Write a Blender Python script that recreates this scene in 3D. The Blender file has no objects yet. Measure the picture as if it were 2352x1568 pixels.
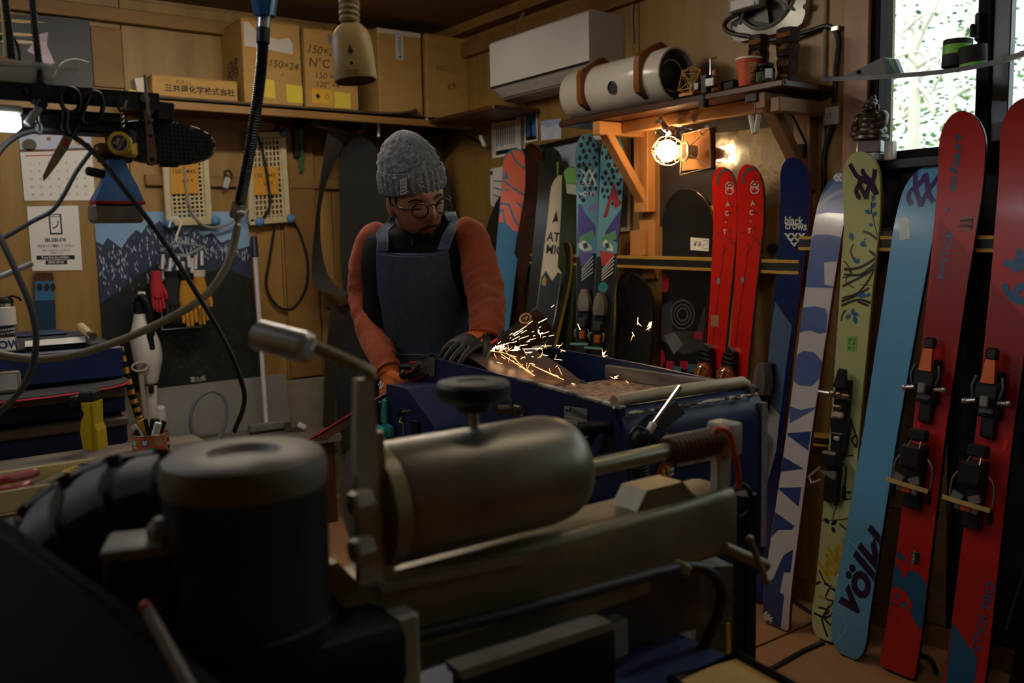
import bpy, bmesh, math, random
from mathutils import Vector as V, Matrix, noise
from mathutils.geometry import tessellate_polygon
random.seed(7)
R = math.radians; PI = math.pi
sc = bpy.context.scene
COL = sc.collection
# ---------------------------------------------------------------- camera
H = 1.37; F = 2050.0
CR = V((0.80771874, -0.58918631, -0.02121148)); CU = V((0.08143065, 0.07585605, 0.99378816)); CF = V((0.58391736, 0.80442859, -0.10924818))
CAM = V((0, 0, H))
cd = bpy.data.cameras.new('camera'); cam = bpy.data.objects.new('camera', cd); COL.objects.link(cam)
cam.matrix_world = Matrix(((CR.x, CU.x, -CF.x, 0), (CR.y, CU.y, -CF.y, 0), (CR.z, CU.z, -CF.z, H), (0, 0, 0, 1)))
cd.sensor_width = 36; cd.lens = 36 * F / 2352; cd.clip_start = .02; cd.clip_end = 200
cd.dof.use_dof = True; cd.dof.focus_distance = 2.45; cd.dof.aperture_fstop = 3.8
sc.camera = cam
sc.view_settings.view_transform = 'Standard'; sc.view_settings.look = 'None'
sc.view_settings.gamma = 1; sc.view_settings.use_curve_mapping = False
sc.view_settings.exposure = 0.52
# ---------------------------------------------------------------- world and sun
w = bpy.data.worlds.new('sky'); sc.world = w; w.use_nodes = True
bg = w.node_tree.nodes['Background']; bg.inputs[0].default_value = (.86, .93, 1, 1); bg.inputs[1].default_value = 1.7
sd = bpy.data.lights.new('sun', 'SUN'); sd.energy = 2.2; sd.angle = R(1); sd.color = (1, .95, .86)
sun = bpy.data.objects.new('sun', sd); COL.objects.link(sun); sun.rotation_euler = (R(38), 0, R(-75))
sc.cycles.max_bounces = 6; sc.cycles.diffuse_bounces = 4; sc.cycles.glossy_bounces = 3; sc.cycles.transmission_bounces = 4
sc.cycles.transparent_max_bounces = 10; sc.cycles.sample_clamp_indirect = 4; sc.cycles.caustics_reflective = False; sc.cycles.caustics_refractive = False
LAMP = 1.0
# ---------------------------------------------------------------- room numbers
XB = 2.83; YA = 4.546; ZC = 2.56; XL = -1.6; YR = -1.5
def ray(x, y): return CR * ((x - 1176) / F) - CU * ((y - 784) / F) + CF
def P(x, y, t): return CAM + ray(x, y) * t                       # a point seen at depth t
def A(x, y, o=0.): d = ray(x, y); return CAM + d * ((YA - o) / d.y)   # on (or o in front of) the back wall
def B(x, y, o=0.): d = ray(x, y); return CAM + d * ((XB - o) / d.x)   # on the right wall
def Zp(x, y, z): d = ray(x, y); return CAM + d * ((z - H) / d.z)
# ---------------------------------------------------------------- materials
def lin(c):
    if isinstance(c, str): c = tuple(int(c[i:i+2], 16) for i in (0, 2, 4))
    o = []
    for v in c[:3]:
        v = v / 255.
        o.append(v / 12.92 if v <= .04045 else ((v + .055) / 1.055) ** 2.4)
    return (*o, 1)
MATS = {}
def mat(name, c, c2=None, rough=.6, metal=0., sc_=12., st=(1, 1, 1), bump=0., spec=.5, mid=.5, det=4., emit=None, alpha=None, trans=0., coat=0., lo=.3, hi=.7, kind='noise', bs=None, sheen=0.):
    if name in MATS: return MATS[name]
    m = bpy.data.materials.new(name); MATS[name] = m; m.use_nodes = True
    nt = m.node_tree; N = nt.nodes; L = nt.links; b = N['Principled BSDF']
    b.inputs['Base Color'].default_value = lin(c); b.inputs['Roughness'].default_value = rough; b.inputs['Metallic'].default_value = metal
    b.inputs['Specular IOR Level'].default_value = spec
    if coat: b.inputs['Coat Weight'].default_value = coat; b.inputs['Coat Roughness'].default_value = .1
    if trans: b.inputs['Transmission Weight'].default_value = trans
    if sheen: b.inputs['Sheen Weight'].default_value = sheen; b.inputs['Sheen Roughness'].default_value = .5
    if alpha is not None: b.inputs['Alpha'].default_value = alpha
    if emit: b.inputs['Emission Color'].default_value = lin(c if emit is True else emit[0]); b.inputs['Emission Strength'].default_value = emit[1]
    if c2 is not None or bump:
        tc = N.new('ShaderNodeTexCoord'); mp = N.new('ShaderNodeMapping'); L.new(tc.outputs['Object'], mp.inputs[0])
        mp.inputs['Scale'].default_value = st
        if kind == 'noise':
            tx = N.new('ShaderNodeTexNoise'); tx.inputs['Scale'].default_value = sc_; tx.inputs['Detail'].default_value = det; out = tx.outputs[0]
            tx.inputs['Roughness'].default_value = .6
        elif kind == 'wave':
            tx = N.new('ShaderNodeTexWave'); tx.inputs['Scale'].default_value = sc_; tx.inputs['Distortion'].default_value = 4; tx.inputs['Detail'].default_value = 3; tx.inputs['Detail Scale'].default_value = 1.2; out = tx.outputs[1]
            tx.bands_direction = 'X'
        else:
            tx = N.new('ShaderNodeTexVoronoi'); tx.inputs['Scale'].default_value = sc_; out = tx.outputs[0]
        L.new(mp.outputs[0], tx.inputs['Vector'])
        if c2 is not None:
            r = N.new('ShaderNodeValToRGB'); L.new(out, r.inputs[0])
            r.color_ramp.elements[0].position = lo; r.color_ramp.elements[1].position = hi
            r.color_ramp.elements[0].color = lin(c); r.color_ramp.elements[1].color = lin(c2)
            L.new(r.outputs[0], b.inputs['Base Color'])
        if bump:
            src = out
            if bs:
                t2 = N.new('ShaderNodeTexNoise'); t2.inputs['Scale'].default_value = bs; t2.inputs['Detail'].default_value = 3
                L.new(tc.outputs['Object'], t2.inputs['Vector']); src = t2.outputs[0]
            bp = N.new('ShaderNodeBump'); bp.inputs['Strength'].default_value = bump; bp.inputs['Distance'].default_value = .004
            L.new(src, bp.inputs['Height']); L.new(bp.outputs[0], b.inputs['Normal'])
    return m
def glassmat(name, tint='ffffff', refl=.12, rough=.02):
    if name in MATS: return MATS[name]
    m = bpy.data.materials.new(name); MATS[name] = m; m.use_nodes = True
    N = m.node_tree.nodes; L = m.node_tree.links; N.remove(N['Principled BSDF'])
    a = N.new('ShaderNodeBsdfTransparent'); a.inputs[0].default_value = lin(tint)
    g = N.new('ShaderNodeBsdfGlossy'); g.inputs['Roughness'].default_value = rough
    x = N.new('ShaderNodeMixShader'); lw = N.new('ShaderNodeLayerWeight'); lw.inputs[0].default_value = refl
    L.new(lw.outputs['Fresnel'], x.inputs[0]); L.new(a.outputs[0], x.inputs[1]); L.new(g.outputs[0], x.inputs[2])
    L.new(x.outputs[0], N['Material Output'].inputs[0]); return m
# ---------------------------------------------------------------- mesh builder
def rotm(e): return Matrix.Rotation(e[2], 3, 'Z') @ Matrix.Rotation(e[1], 3, 'Y') @ Matrix.Rotation(e[0], 3, 'X')
def basis(x, y, z): return Matrix((x, y, z)).transposed()
def aim(d, up=V((0, 0, 1))):                                      # 3x3 with local z along d
    d = V(d).normalized(); u = V(up)
    if abs(d.dot(u)) > .99: u = V((0, 1, 0))
    x = u.cross(d).normalized(); return basis(x, d.cross(x), d)
def cr(pts, k=6, closed=False):                                   # Catmull-Rom resample
    pts = [V(p) for p in pts]; n = len(pts); o = []
    rng = range(n if closed else n - 1)
    for i in rng:
        if closed: a, b, c, d = pts[i-1], pts[i], pts[(i+1) % n], pts[(i+2) % n]
        else: a, b, c, d = pts[max(i-1, 0)], pts[i], pts[i+1], pts[min(i+2, n-1)]
        for j in range(k):
            t = j / k
            o.append(.5 * ((2*b) + (c-a)*t + (2*a-5*b+4*c-d)*t*t + (3*b-a-3*c+d)*t**3))
    if not closed: o.append(pts[-1])
    return o
def lerp(a, b, t): return a + (b - a) * t
def interp(x, tab):
    if x <= tab[0][0]: return tab[0][1]
    for (a, va), (b, vb) in zip(tab, tab[1:]):
        if x <= b:
            t = (x - a) / (b - a); return va + (vb - va) * t
    return tab[-1][1]
class MB:
    def __init__(s): s.bm = bmesh.new()
    def box(s, c, sz, r=None, bev=0., seg=1):
        m = r if isinstance(r, Matrix) else (rotm(r) if r else Matrix.Identity(3))
        q = bmesh.ops.create_cube(s.bm, size=1.)['verts']
        for v in q: v.co = V((v.co.x*sz[0], v.co.y*sz[1], v.co.z*sz[2]))
        if bev:
            es = list({e for v in q for e in v.link_edges})
            g = bmesh.ops.bevel(s.bm, geom=es, offset=min(bev, min(sz)*.45), segments=seg, affect='EDGES', profile=.5)
            q = g['verts']; q = list({v for f in g['faces'] for v in f.verts} | set(v for v in q if v.is_valid))
            q = s._isl(q)
        for v in q: v.co = m @ v.co + V(c)
        return s
    def _isl(s, q):
        seen = set(q); st = list(q)
        while st:
            v = st.pop()
            for e in v.link_edges:
                o = e.other_vert(v)
                if o not in seen: seen.add(o); st.append(o)
        return list(seen)
    def bar(s, a, b, wx, wy, up=(0, 0, 1), bev=0.):
        a = V(a); b = V(b); return s.box((a+b)/2, (wx, wy, (b-a).length), aim(b-a, V(up)), bev)
    def tube(s, pts, r, n=8, cap=True, closed=False, flat=None):
        pts = [V(p) for p in pts]; N = len(pts); rings = []; px = None
        for i, p in enumerate(pts):
            if closed: t = pts[(i+1) % N] - pts[i-1]
            else: t = pts[min(i+1, N-1)] - pts[max(i-1, 0)]
            t = t.normalized() if t.length > 1e-9 else V((0, 0, 1))
            if px is None:
                u = V((0, 0, 1)) if abs(t.z) < .9 else V((1, 0, 0)); px = u.cross(t).normalized()
            else:
                px = px - t * px.dot(t); px = px.normalized() if px.length > 1e-6 else V((1, 0, 0)).cross(t).normalized()
            py = t.cross(px); rr = r[i] if isinstance(r, (list, tuple)) else r
            f = flat or 1.
            rings.append([s.bm.verts.new(p + px*(rr*math.cos(2*PI*k/n)) + py*(rr*f*math.sin(2*PI*k/n))) for k in range(n)])
        M_ = N if closed else N-1
        for i in range(M_):
            a, b = rings[i], rings[(i+1) % N]
            for k in range(n): s.bm.faces.new((a[k], a[(k+1) % n], b[(k+1) % n], b[k]))
        if cap and not closed: s.bm.faces.new(rings[0][::-1]); s.bm.faces.new(rings[-1])
        return s
    def lathe(s, prof, c=(0, 0, 0), r=None, n=24, a0=0., a1=2*PI, sx=1., sy=1.):
        m = r if isinstance(r, Matrix) else (rotm(r) if r else Matrix.Identity(3)); c = V(c)
        full = abs(a1 - a0 - 2*PI) < 1e-6; K = n if full else n+1; rings = []
        for (rr, z) in prof:
            if rr < 1e-6: rings.append([s.bm.verts.new(m @ V((0, 0, z)) + c)])
            else: rings.append([s.bm.verts.new(m @ V((rr*sx*math.cos(a0+(a1-a0)*k/n), rr*sy*math.sin(a0+(a1-a0)*k/n), z)) + c) for k in range(K)])
        for a, b in zip(rings, rings[1:]):
            for k in range(n):
                k2 = (k+1) % K
                if len(a) == 1 and len(b) == 1: continue
                if len(a) == 1: s.bm.faces.new((a[0], b[k2], b[k]))
                elif len(b) == 1: s.bm.faces.new((a[k], a[k2], b[0]))
                else: s.bm.faces.new((a[k], a[k2], b[k2], b[k]))
        return s
    def cyl(s, a, b, r, n=20, r2=None, bev=0.):
        a = V(a); b = V(b); L = (b-a).length; r2 = r if r2 is None else r2
        pr = [(0, 0), (r-bev, 0), (r, bev), (r2, L-bev), (r2-bev, L), (0, L)] if bev else [(0, 0), (r, 0), (r2, L), (0, L)]
        return s.lathe(pr, a, aim(b-a), n)
    def sph(s, c, r, n=12, m=None):
        r = (r, r, r) if not hasattr(r, '__len__') else r
        q = bmesh.ops.create_uvsphere(s.bm, u_segments=n, v_segments=max(6, n*2//3), radius=1.)['verts']
        for v in q:
            p = V((v.co.x*r[0], v.co.y*r[1], v.co.z*r[2])); v.co = (m @ p if m else p) + V(c)
        return s
    def ico(s, c, r, sub=1, jit=0.):
        q = bmesh.ops.create_icosphere(s.bm, subdivisions=sub, radius=1.)['verts']
        r = (r, r, r) if not hasattr(r, '__len__') else r
        for v in q:
            k = 1 + random.uniform(-jit, jit); v.co = V((v.co.x*r[0]*k, v.co.y*r[1]*k, v.co.z*r[2]*k)) + V(c)
        return s
    def prism(s, pts, vec):                                       # polygon of 3-D points pulled along vec
        vec = V(vec); a = [s.bm.verts.new(V(p)) for p in pts]; b = [s.bm.verts.new(V(p) + vec) for p in pts]; n = len(a)
        try: s.bm.faces.new(a[::-1]); s.bm.faces.new(b)
        except ValueError: pass
        for i in range(n): s.bm.faces.new((a[i], a[(i+1) % n], b[(i+1) % n], b[i]))
        return s
    def hexa(s, p):                                               # 8 corners: bottom four, top four
        v = [s.bm.verts.new(V(q)) for q in p]
        for f in ((3, 2, 1, 0), (4, 5, 6, 7), (0, 1, 5, 4), (1, 2, 6, 5), (2, 3, 7, 6), (3, 0, 4, 7)): s.bm.faces.new([v[i] for i in f])
        return s
    def loft(s, rings, cap=True, closed=True):
        q = [[s.bm.verts.new(V(p)) for p in r] for r in rings]; n = len(q[0])
        for a, b in zip(q, q[1:]):
            for k in range(n if closed else n-1): s.bm.faces.new((a[k], a[(k+1) % n], b[(k+1) % n], b[k]))
        if cap and closed: s.bm.faces.new(q[0][::-1]); s.bm.faces.new(q[-1])
        return s
    def strip(s, a, b, th=.001):                                  # thin ribbon between two polylines
        n = len(a); up = []
        for i in range(n):
            t = (V(a[min(i+1, n-1)]) - V(a[max(i-1, 0)])); nn = t.cross(V(b[i]) - V(a[i])); up.append(nn.normalized() * th/2)
        return s.loft([[V(a[i])-up[i], V(b[i])-up[i], V(b[i])+up[i], V(a[i])+up[i]] for i in range(n)])
    def poly(s, pts, mp, mx=None):                                # flat 2-D polygon through map mp(u,v)
        tri = tessellate_polygon([[V((p[0], p[1], 0)) for p in pts]])
        t = bmesh.new(); vs = [t.verts.new((p[0], p[1], 0)) for p in pts]
        for f in tri:
            try: t.faces.new([vs[i] for i in f])
            except ValueError: pass
        s._map(t, mp, mx); return s
    def _map(s, t, mp, mx):
        if mx:
            for _ in range(5):
                es = [e for e in t.edges if e.calc_length() > mx]
                if not es: break
                bmesh.ops.subdivide_edges(t, edges=es, cuts=1); bmesh.ops.triangulate(t, faces=[f for f in t.faces if len(f.verts) > 3])
        vm = {v: s.bm.verts.new(mp(v.co.x, v.co.y)) for v in t.verts}
        for f in t.faces:
            try: s.bm.faces.new([vm[v] for v in f.verts])
            except ValueError: pass
        t.free()
    def text(s, st, mp, pos=(0, 0), size=.05, rot=0., bold=0., shear=0., mx=None, sx=1., sp=1.):
        vs, fs = glyphs(st, bold, shear, sp); t = bmesh.new(); c, sn = math.cos(rot), math.sin(rot); q = []
        for x, y in vs:
            x = x*size*sx; y = y*size; q.append(t.verts.new((pos[0]+x*c-y*sn, pos[1]+x*sn+y*c, 0)))
        for f in fs:
            try: t.faces.new([q[i] for i in f])
            except ValueError: pass
        if mx: bmesh.ops.triangulate(t, faces=t.faces[:])
        s._map(t, mp, mx); return s
    def obj(s, name, m, par=None, smooth=35, label=None, kind=None, cat=None, group=None, sub=0, mod=None):
        bmesh.ops.recalc_face_normals(s.bm, faces=s.bm.faces[:])
        me = bpy.data.meshes.new(name); s.bm.to_mesh(me); s.bm.free()
        return link(name, me, m, par, smooth, label, kind, cat, group, sub)
def link(name, me, m, par=None, smooth=35, label=None, kind=None, cat=None, group=None, sub=0):
    o = bpy.data.objects.new(name, me); COL.objects.link(o)
    if m: me.materials.append(m)
    if par is not None:
        r = par
        while r.parent: r = r.parent
        me.transform(r.matrix_basis.inverted()); o.parent = par
    if smooth:
        for p in me.polygons: p.use_smooth = True
        me.set_sharp_from_angle(angle=R(smooth))
    if sub: mo = o.modifiers.new('s', 'SUBSURF'); mo.levels = sub; mo.render_levels = sub
    for k, v in (('label', label), ('kind', kind), ('category', cat), ('group', group)):
        if v: o[k] = v
    return o
GL = {}
def glyphs(st, bold, shear, sp=1.):
    k = (st, bold, shear, sp)
    if k in GL: return GL[k]
    c = bpy.data.curves.new('t', 'FONT'); c.body = st; c.align_x = 'CENTER'; c.align_y = 'CENTER'; c.offset = bold; c.shear = shear; c.resolution_u = 3; c.space_character = sp
    o = bpy.data.objects.new('t', c); COL.objects.link(o)
    me = bpy.data.meshes.new_from_object(o.evaluated_get(bpy.context.evaluated_depsgraph_get()))
    vs = [(v.co.x, v.co.y) for v in me.vertices]; fs = [tuple(p.vertices) for p in me.polygons]
    bpy.data.meshes.remove(me); bpy.data.objects.remove(o); bpy.data.curves.remove(c)
    if vs:                                                        # centre on the drawn letters
        x0 = (min(v[0] for v in vs)+max(v[0] for v in vs))/2; y0 = (min(v[1] for v in vs)+max(v[1] for v in vs))/2
        vs = [(a-x0, b-y0) for a, b in vs]
    GL[k] = (vs, fs); return GL[k]
def thing(name, label, cat, loc=(0, 0, 0), group=None, kind=None):
    o = bpy.data.objects.new(name, None); COL.objects.link(o); o.location = loc; o.empty_display_size = .1
    o['label'] = label; o['category'] = cat
    if group: o['group'] = group
    if kind: o['kind'] = kind
    return o
def structure(name, loc=(0, 0, 0)):
    o = bpy.data.objects.new(name, None); COL.objects.link(o); o.location = loc; o['kind'] = 'structure'; return o
def kids(o): return [c for c in bpy.data.objects if c.parent == o]
def dup(o, dm, label=None):                                       # copy a thing, its parts and their sub-parts; dm = world move matrix
    r = o.copy(); COL.objects.link(r); r.matrix_basis = dm @ o.matrix_basis
    if label: r['label'] = label
    for c in kids(o):
        d = c.copy(); COL.objects.link(d); d.parent = r
        for g in kids(c):
            h = g.copy(); COL.objects.link(h); h.parent = d
    return r
class Frame:                                                      # a flat surface: origin, right, up
    def __init__(s, o, ex, ey):
        s.o = V(o); s.ex = V(ex).normalized(); s.ey = V(ey).normalized(); s.n = s.ex.cross(s.ey)
    def __call__(s, off=.0008): return lambda u, v: s.o + s.ex*u + s.ey*v + s.n*off
    def uv(s, x, y):
        d = ray(x, y); t = (s.o - CAM).dot(s.n) / d.dot(s.n); q = CAM + d*t - s.o; return (q.dot(s.ex), q.dot(s.ey))
    def at(s, u, v, off=0.): return s.o + s.ex*u + s.ey*v + s.n*off
def rect(u0, v0, u1, v1): return [(u0, v0), (u1, v0), (u1, v1), (u0, v1)]
def disc(u, v, r, n=20, rv=None): return [(u+r*math.cos(2*PI*k/n), v+(rv or r)*math.sin(2*PI*k/n)) for k in range(n)]
def stroke(pts, wd):                                              # a thick polyline as a polygon
    pts = [V((p[0], p[1])) for p in pts]; l = []; r = []; n = len(pts)
    for i, p in enumerate(pts):
        t = (pts[min(i+1, n-1)] - pts[max(i-1, 0)]); t = t.normalized() if t.length else V((1, 0)); q = V((-t.y, t.x))
        ww = (wd[i] if isinstance(wd, (list, tuple)) else wd)/2
        l.append(p+q*ww); r.append(p-q*ww)
    return [(p.x, p.y) for p in l + r[::-1]]
def quads(mb, pts, wd, mp, mx=None):                              # the same stroke as a strip of quads (safe for curls)
    po = stroke(pts, wd); n = len(pts)
    t = bmesh.new(); q = [t.verts.new((p[0], p[1], 0)) for p in po]
    for i in range(n-1): t.faces.new((q[i], q[i+1], q[2*n-2-i], q[2*n-1-i]))
    mb._map(t, mp, mx)
def cr2(pts, k=5): return [(p.x, p.y) for p in cr([(a, b, 0) for a, b in pts], k)]
# common materials
M_ply = mat('plywood', '7a5c2a', 'a37f42', rough=.5, sc_=6, st=(1.6, 1.6, .22), bump=.06, det=6, lo=.25, hi=.75)
M_plyB = mat('plywood dark', '6c5026', '91703a', rough=.5, sc_=6, st=(1.6, 1.6, .22), bump=.06, det=6, lo=.25, hi=.75)
M_batten = mat('batten wood', '745024', '8c6834', rough=.6, sc_=6, st=(.3, 1, 1), bump=.05)
M_dkwood = mat('dark shelf wood', '3a2114', '54301c', rough=.35, sc_=8, st=(3, .5, 3))
M_orange = mat('warm pine', 'b87840', 'cf9355', rough=.5, sc_=7, st=(1, 1, .15), bump=.04)
M_black = mat('black plastic', '0d0d0f', rough=.5, spec=.3)
M_blackmetal = mat('black painted metal', '0f0f10', '171718', rough=.45, metal=.3, sc_=30)
M_rubber = mat('black rubber', '111113', rough=.75)
M_steel = mat('steel', 'a9a8a2', '8b8a84', rough=.32, metal=1., sc_=40)
M_chrome = mat('chrome', 'd8d8d8', rough=.12, metal=1.)
M_white = mat('white plastic', 'dcdad2', rough=.4)
M_paper = mat('paper', 'e9e7df', rough=.8)
M_ink = mat('black ink', '17171b', rough=.8)
M_cream = mat('cream plastic', 'd8c795', 'cdbb86', rough=.45, sc_=20)
M_card = mat('cardboard', 'b08a4c', 'a07a40', rough=.8, sc_=6, st=(1, 1, 3), bump=.05)
M_blue = mat('blue machine paint', '1b2d54', '152448', rough=.4, sc_=9, bump=.05, lo=.35, hi=.65)
M_grey = mat('grey paint', '77756f', '65635e', rough=.5, sc_=9)
# ================================================================ room shell
def slab(name, lo, hi, m, par=None, bev=0., **k):
    lo = V(lo); hi = V(hi); return MB().box((lo+hi)/2, hi-lo, None, bev).obj(name, m, par, **k)
T = .12
M_floorb = mat('floor board', 'a97c55', '916745', rough=.7, sc_=5, bump=.12, lo=.35, hi=.75)
M_gap = mat('dark gap', '1d1712', rough=.9)
fl = slab('floor', (XL, YR, -.1), (XB+T, YA+T, -.012), M_gap, kind='structure', smooth=0)
# plywood floor boards, each its own piece, with a dark joint between them
fx = [XL, -.6, .35, 1.3, 2.02, XB]; fy = [YR, -.3, .9, 1.86, 2.9, YA]
for i in range(5):
    for j in range(5):
        slab('floor_board', (fx[i]+.006, fy[j]+.006, -.012), (fx[i+1]-.006, fy[j+1]-.006, random.uniform(-.003, 0)), M_floorb, fl, .002, smooth=0)
slab('ceiling', (XL-T, YR-T, ZC), (XB+T, YA+T, ZC+.12), mat('ceiling board', '7a5a2e', '6b4e27', rough=.8, sc_=3), kind='structure', smooth=0)
slab('wall_left', (XL-T, YR-T, -.1), (XL, YA+T, ZC), M_ply, kind='structure', smooth=0)
slab('wall_rear', (XL, YR-T, -.1), (XB+T, YR, ZC), M_ply, kind='structure', smooth=0)
# back wall: concrete footing, plywood sheets, battens
wa = slab('wall_back', (XL, YA+.006, -.1), (XB+T, YA+T, ZC), M_plyB, kind='structure', smooth=0)
M_conc = mat('concrete footing', '8b8670', '6f6b58', rough=.9, sc_=7, bump=.3)
zc = A(700, 868).z
slab('concrete_footing', (XL, YA-.03, -.012), (XB, YA+.006, zc), M_conc, wa, .006, smooth=0)
sx = [XL, -.9, A(-40, 300).x, A(285, 200).x, A(640, 440).x, A(760, 440).x, 2.2, XB]
for a, b in zip(sx, sx[1:]):
    slab('plywood_panel', (a+.002, YA-.006, zc+.002), (b-.002, YA+.006, ZC-.02), random.choice((M_ply, M_plyB)), wa, .002, smooth=0)
def batten(p, q, th, name='batten', m=M_batten, par=wa):
    slab(name, (min(p.x, q.x), YA-.006-th, min(p.z, q.z)), (max(p.x, q.x), YA-.006, max(p.z, q.z)), m, par, .003, smooth=0)
batten(A(330, 402), A(1015, 440), .025)                          # horizontal rail behind the racks
batten(A(636, 270), A(738, 860), .02)
batten(A(740, 640), A(850, 700), .03)
batten(V((XL, 0, A(300, 60).z)), V((XB, 0, A(300, 28).z)), .05, 'cornice')
batten(A(205, 60), A(285, 205), .012)
slab('trim_1', (XB-.04, -1.4, B(1230, 60).z-.05), (XB, YA-.06, B(1230, 60).z+.03), M_batten, kind='structure', smooth=0)
slab('trim_2', (XB-.09, -1.4, ZC-.05), (XB, YA-.06, ZC), M_batten, kind='structure', smooth=0)
# right wall with the window opening
wy1 = B(2005, 300).y; wy0 = -.75; wz0 = B(2030, 372).z; wz1 = 2.36
wb = slab('wall_right', (XB+.006, wy1, -.1), (XB+T, YA+T, ZC), M_plyB, kind='structure', smooth=0)
slab('wall_panel_below', (XB+.006, YR, -.1), (XB+T, wy1, wz0), mat('dark board', '1b1c22', rough=.6), wb, smooth=0)
slab('wall_panel_above', (XB+.006, YR, wz1), (XB+T, wy1, ZC), M_plyB, wb, smooth=0)
slab('wall_panel_side', (XB+.006, YR, wz0), (XB+T, wy0, wz1), M_plyB, wb, smooth=0)
ys = [wy1, B(1478, 100).y, B(1060, 400).y, YA]
ys = [wy1+.1, B(1470, 100).y, 3.75, YA-.006]
for a, b in zip(ys, ys[1:]):
    slab('plywood_panel', (XB-.006, a+.002, .02), (XB+.006, b-.002, ZC-.02), M_ply, wb, .002, smooth=0)
slab('baseboard_right', (XB-.03, -1.2, 0), (XB-.006, YA-.05, .07), M_batten, kind='structure', smooth=0)
# window post and frames
post = slab('trim_3', (XB-.05, B(1992, 120, .05).y, B(1965, 350).z-.10), (XB+.02, B(1939, 120, .05).y, ZC), mat('pale oak trim', 'b08468', '98705a', rough=.5, sc_=7, st=(2, 2, .2)), kind='structure', smooth=0)
win = structure('window_1', (XB, (wy0+wy1)/2, wz0))
M_alu = mat('dark bronze frame', '141110', rough=.6, spec=.1); M_stile = mat('grey aluminium stile', '5d5c63', rough=.3, metal=.7)
def wbar(y0, y1, z0, z1, x0, x1, n='window_frame', m=M_alu): slab(n, (x0, min(y0, y1), z0), (x1, max(y0, y1), z1), m, win, .003, smooth=0)
yl = B(2027, 300).y
wbar(wy1, yl, wz0, wz1, XB-.03, XB+.05); wbar(wy1, wy0, wz0, wz0+.03, XB-.03, XB+.05, 'window_sill'); wbar(wy1, wy0, wz1-.04, wz1, XB-.03, XB+.05)
st0 = B(2240, 200).y; st1 = B(2272, 200).y; st2 = B(2312, 200).y
wbar(st0, st1, wz0+.03, wz1-.04, XB+.0, XB+.03, 'window_stile'); wbar(st1, st2, wz0+.03, wz1-.04, XB+.012, XB+.045, 'window_stile', M_stile)
wbar(.32, .26, wz0+.03, wz1-.04, XB, XB+.045, 'window_stile'); wbar(wy0+.05, wy0, wz0, wz1, XB-.03, XB+.05)
gl = glassmat('window glass', 'f4faf6', .06)
slab('window_pane', (XB+.014, st0, wz0+.03), (XB+.018, yl, wz1-.04), gl, win, smooth=0)
slab('window_pane', (XB+.030, .32, wz0+.03), (XB+.034, st2, wz1-.04), gl, win, smooth=0)
slab('window_pane', (XB+.014, wy0+.05, wz0+.03), (XB+.018, .26, wz1-.04), gl, win, smooth=0)
lp = B(2248, 62, .01)
lk = MB(); lk.box(lp, (.02, .022, .085), None, .006).box(lp+V((-.012, .012, -.01)), (.02, .014, .04), None, .005); lk.obj('window_latch', M_black, win)
# the dark ledge under the window
slab('trim_4', (XB-.05, -1.2, wz0-.028), (XB+.006, wy1, wz0), mat('dark sill', '1c1614', rough=.4), kind='structure', smooth=0)
# ================================================================ outside: bank, hedge and bare trees
M_leaf = [mat('leaf %d' % i, c, rough=.8) for i, c in enumerate(('5c7848', '78925c', '44603a', '8aa07a'))]
M_bark = mat('pale bark', 'e6e0d6', 'c9c0b2', rough=.9, sc_=8)
slab('ground', (XB+.3, -8, -.2), (26, 16, 0), mat('grassy ground', '97a07c', '7c8a5e', rough=.95, sc_=3), kind='structure', smooth=0)
def bush(c, rad, n, mi, lab, lf=.13):
    t = thing('bush', lab, 'bush', (c[0], c[1], 0), 'bushes beyond the window')
    mb = MB(); bm = mb.bm
    for _ in range(int(n*1.3)):
        d = V((random.gauss(0, 1), random.gauss(0, 1), random.gauss(0, 1))).normalized() * random.uniform(.55, 1.)
        q = V((c[0]+d.x*rad[0], c[1]+d.y*rad[1], max(.05, c[2]+d.z*rad[2])))
        n3 = (d + V((random.uniform(-1, 1), random.uniform(-1, 1), random.uniform(-.2, 1)))).normalized(); m = aim(n3); s = lf*random.uniform(.5, 1.)
        vs = [bm.verts.new(q + m @ V(p)*s) for p in ((-.5, 0, 0), (0, -.28, .04), (.5, 0, 0), (0, .28, .04))]; bm.faces.new(vs)
    mb.obj('foliage', M_leaf[mi], t, smooth=0, kind='stuff')
    s = MB()
    for k in range(5):
        a = random.uniform(0, 2*PI); s.tube([(c[0], c[1], 0), (c[0]+.3*rad[0]*math.cos(a), c[1]+.3*rad[1]*math.sin(a), c[2]*.6), (c[0]+.6*rad[0]*math.cos(a), c[1]+.6*rad[1]*math.sin(a), c[2])], [.05, .035, .01], 5)
    s.obj('stem', M_bark, t)
bush((8.2, 1.2, 1.1), (1.0, 2.0, 1.3), 1500, 1, 'pale green bush low behind the bare tree beyond the window')
bush((9.5, 5.0, 1.6), (1.2, 1.9, 2.0), 1500, 0, 'green bush at the frame edge of the window, by the statue')
bush((11.5, 2.2, 3.4), (1.4, 2.4, 2.4), 1500, 2, 'dark green tall shrub high in the middle of the window')
bush((7.0, -1.0, 2.6), (.8, .9, 1.5), 900, 3, 'pale needle foliage seen through the right pane')
bush((13, 7.5, 3.), (2, 2.4, 3.2), 1500, 2, 'tall dark shrub furthest off behind the window post')
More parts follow.
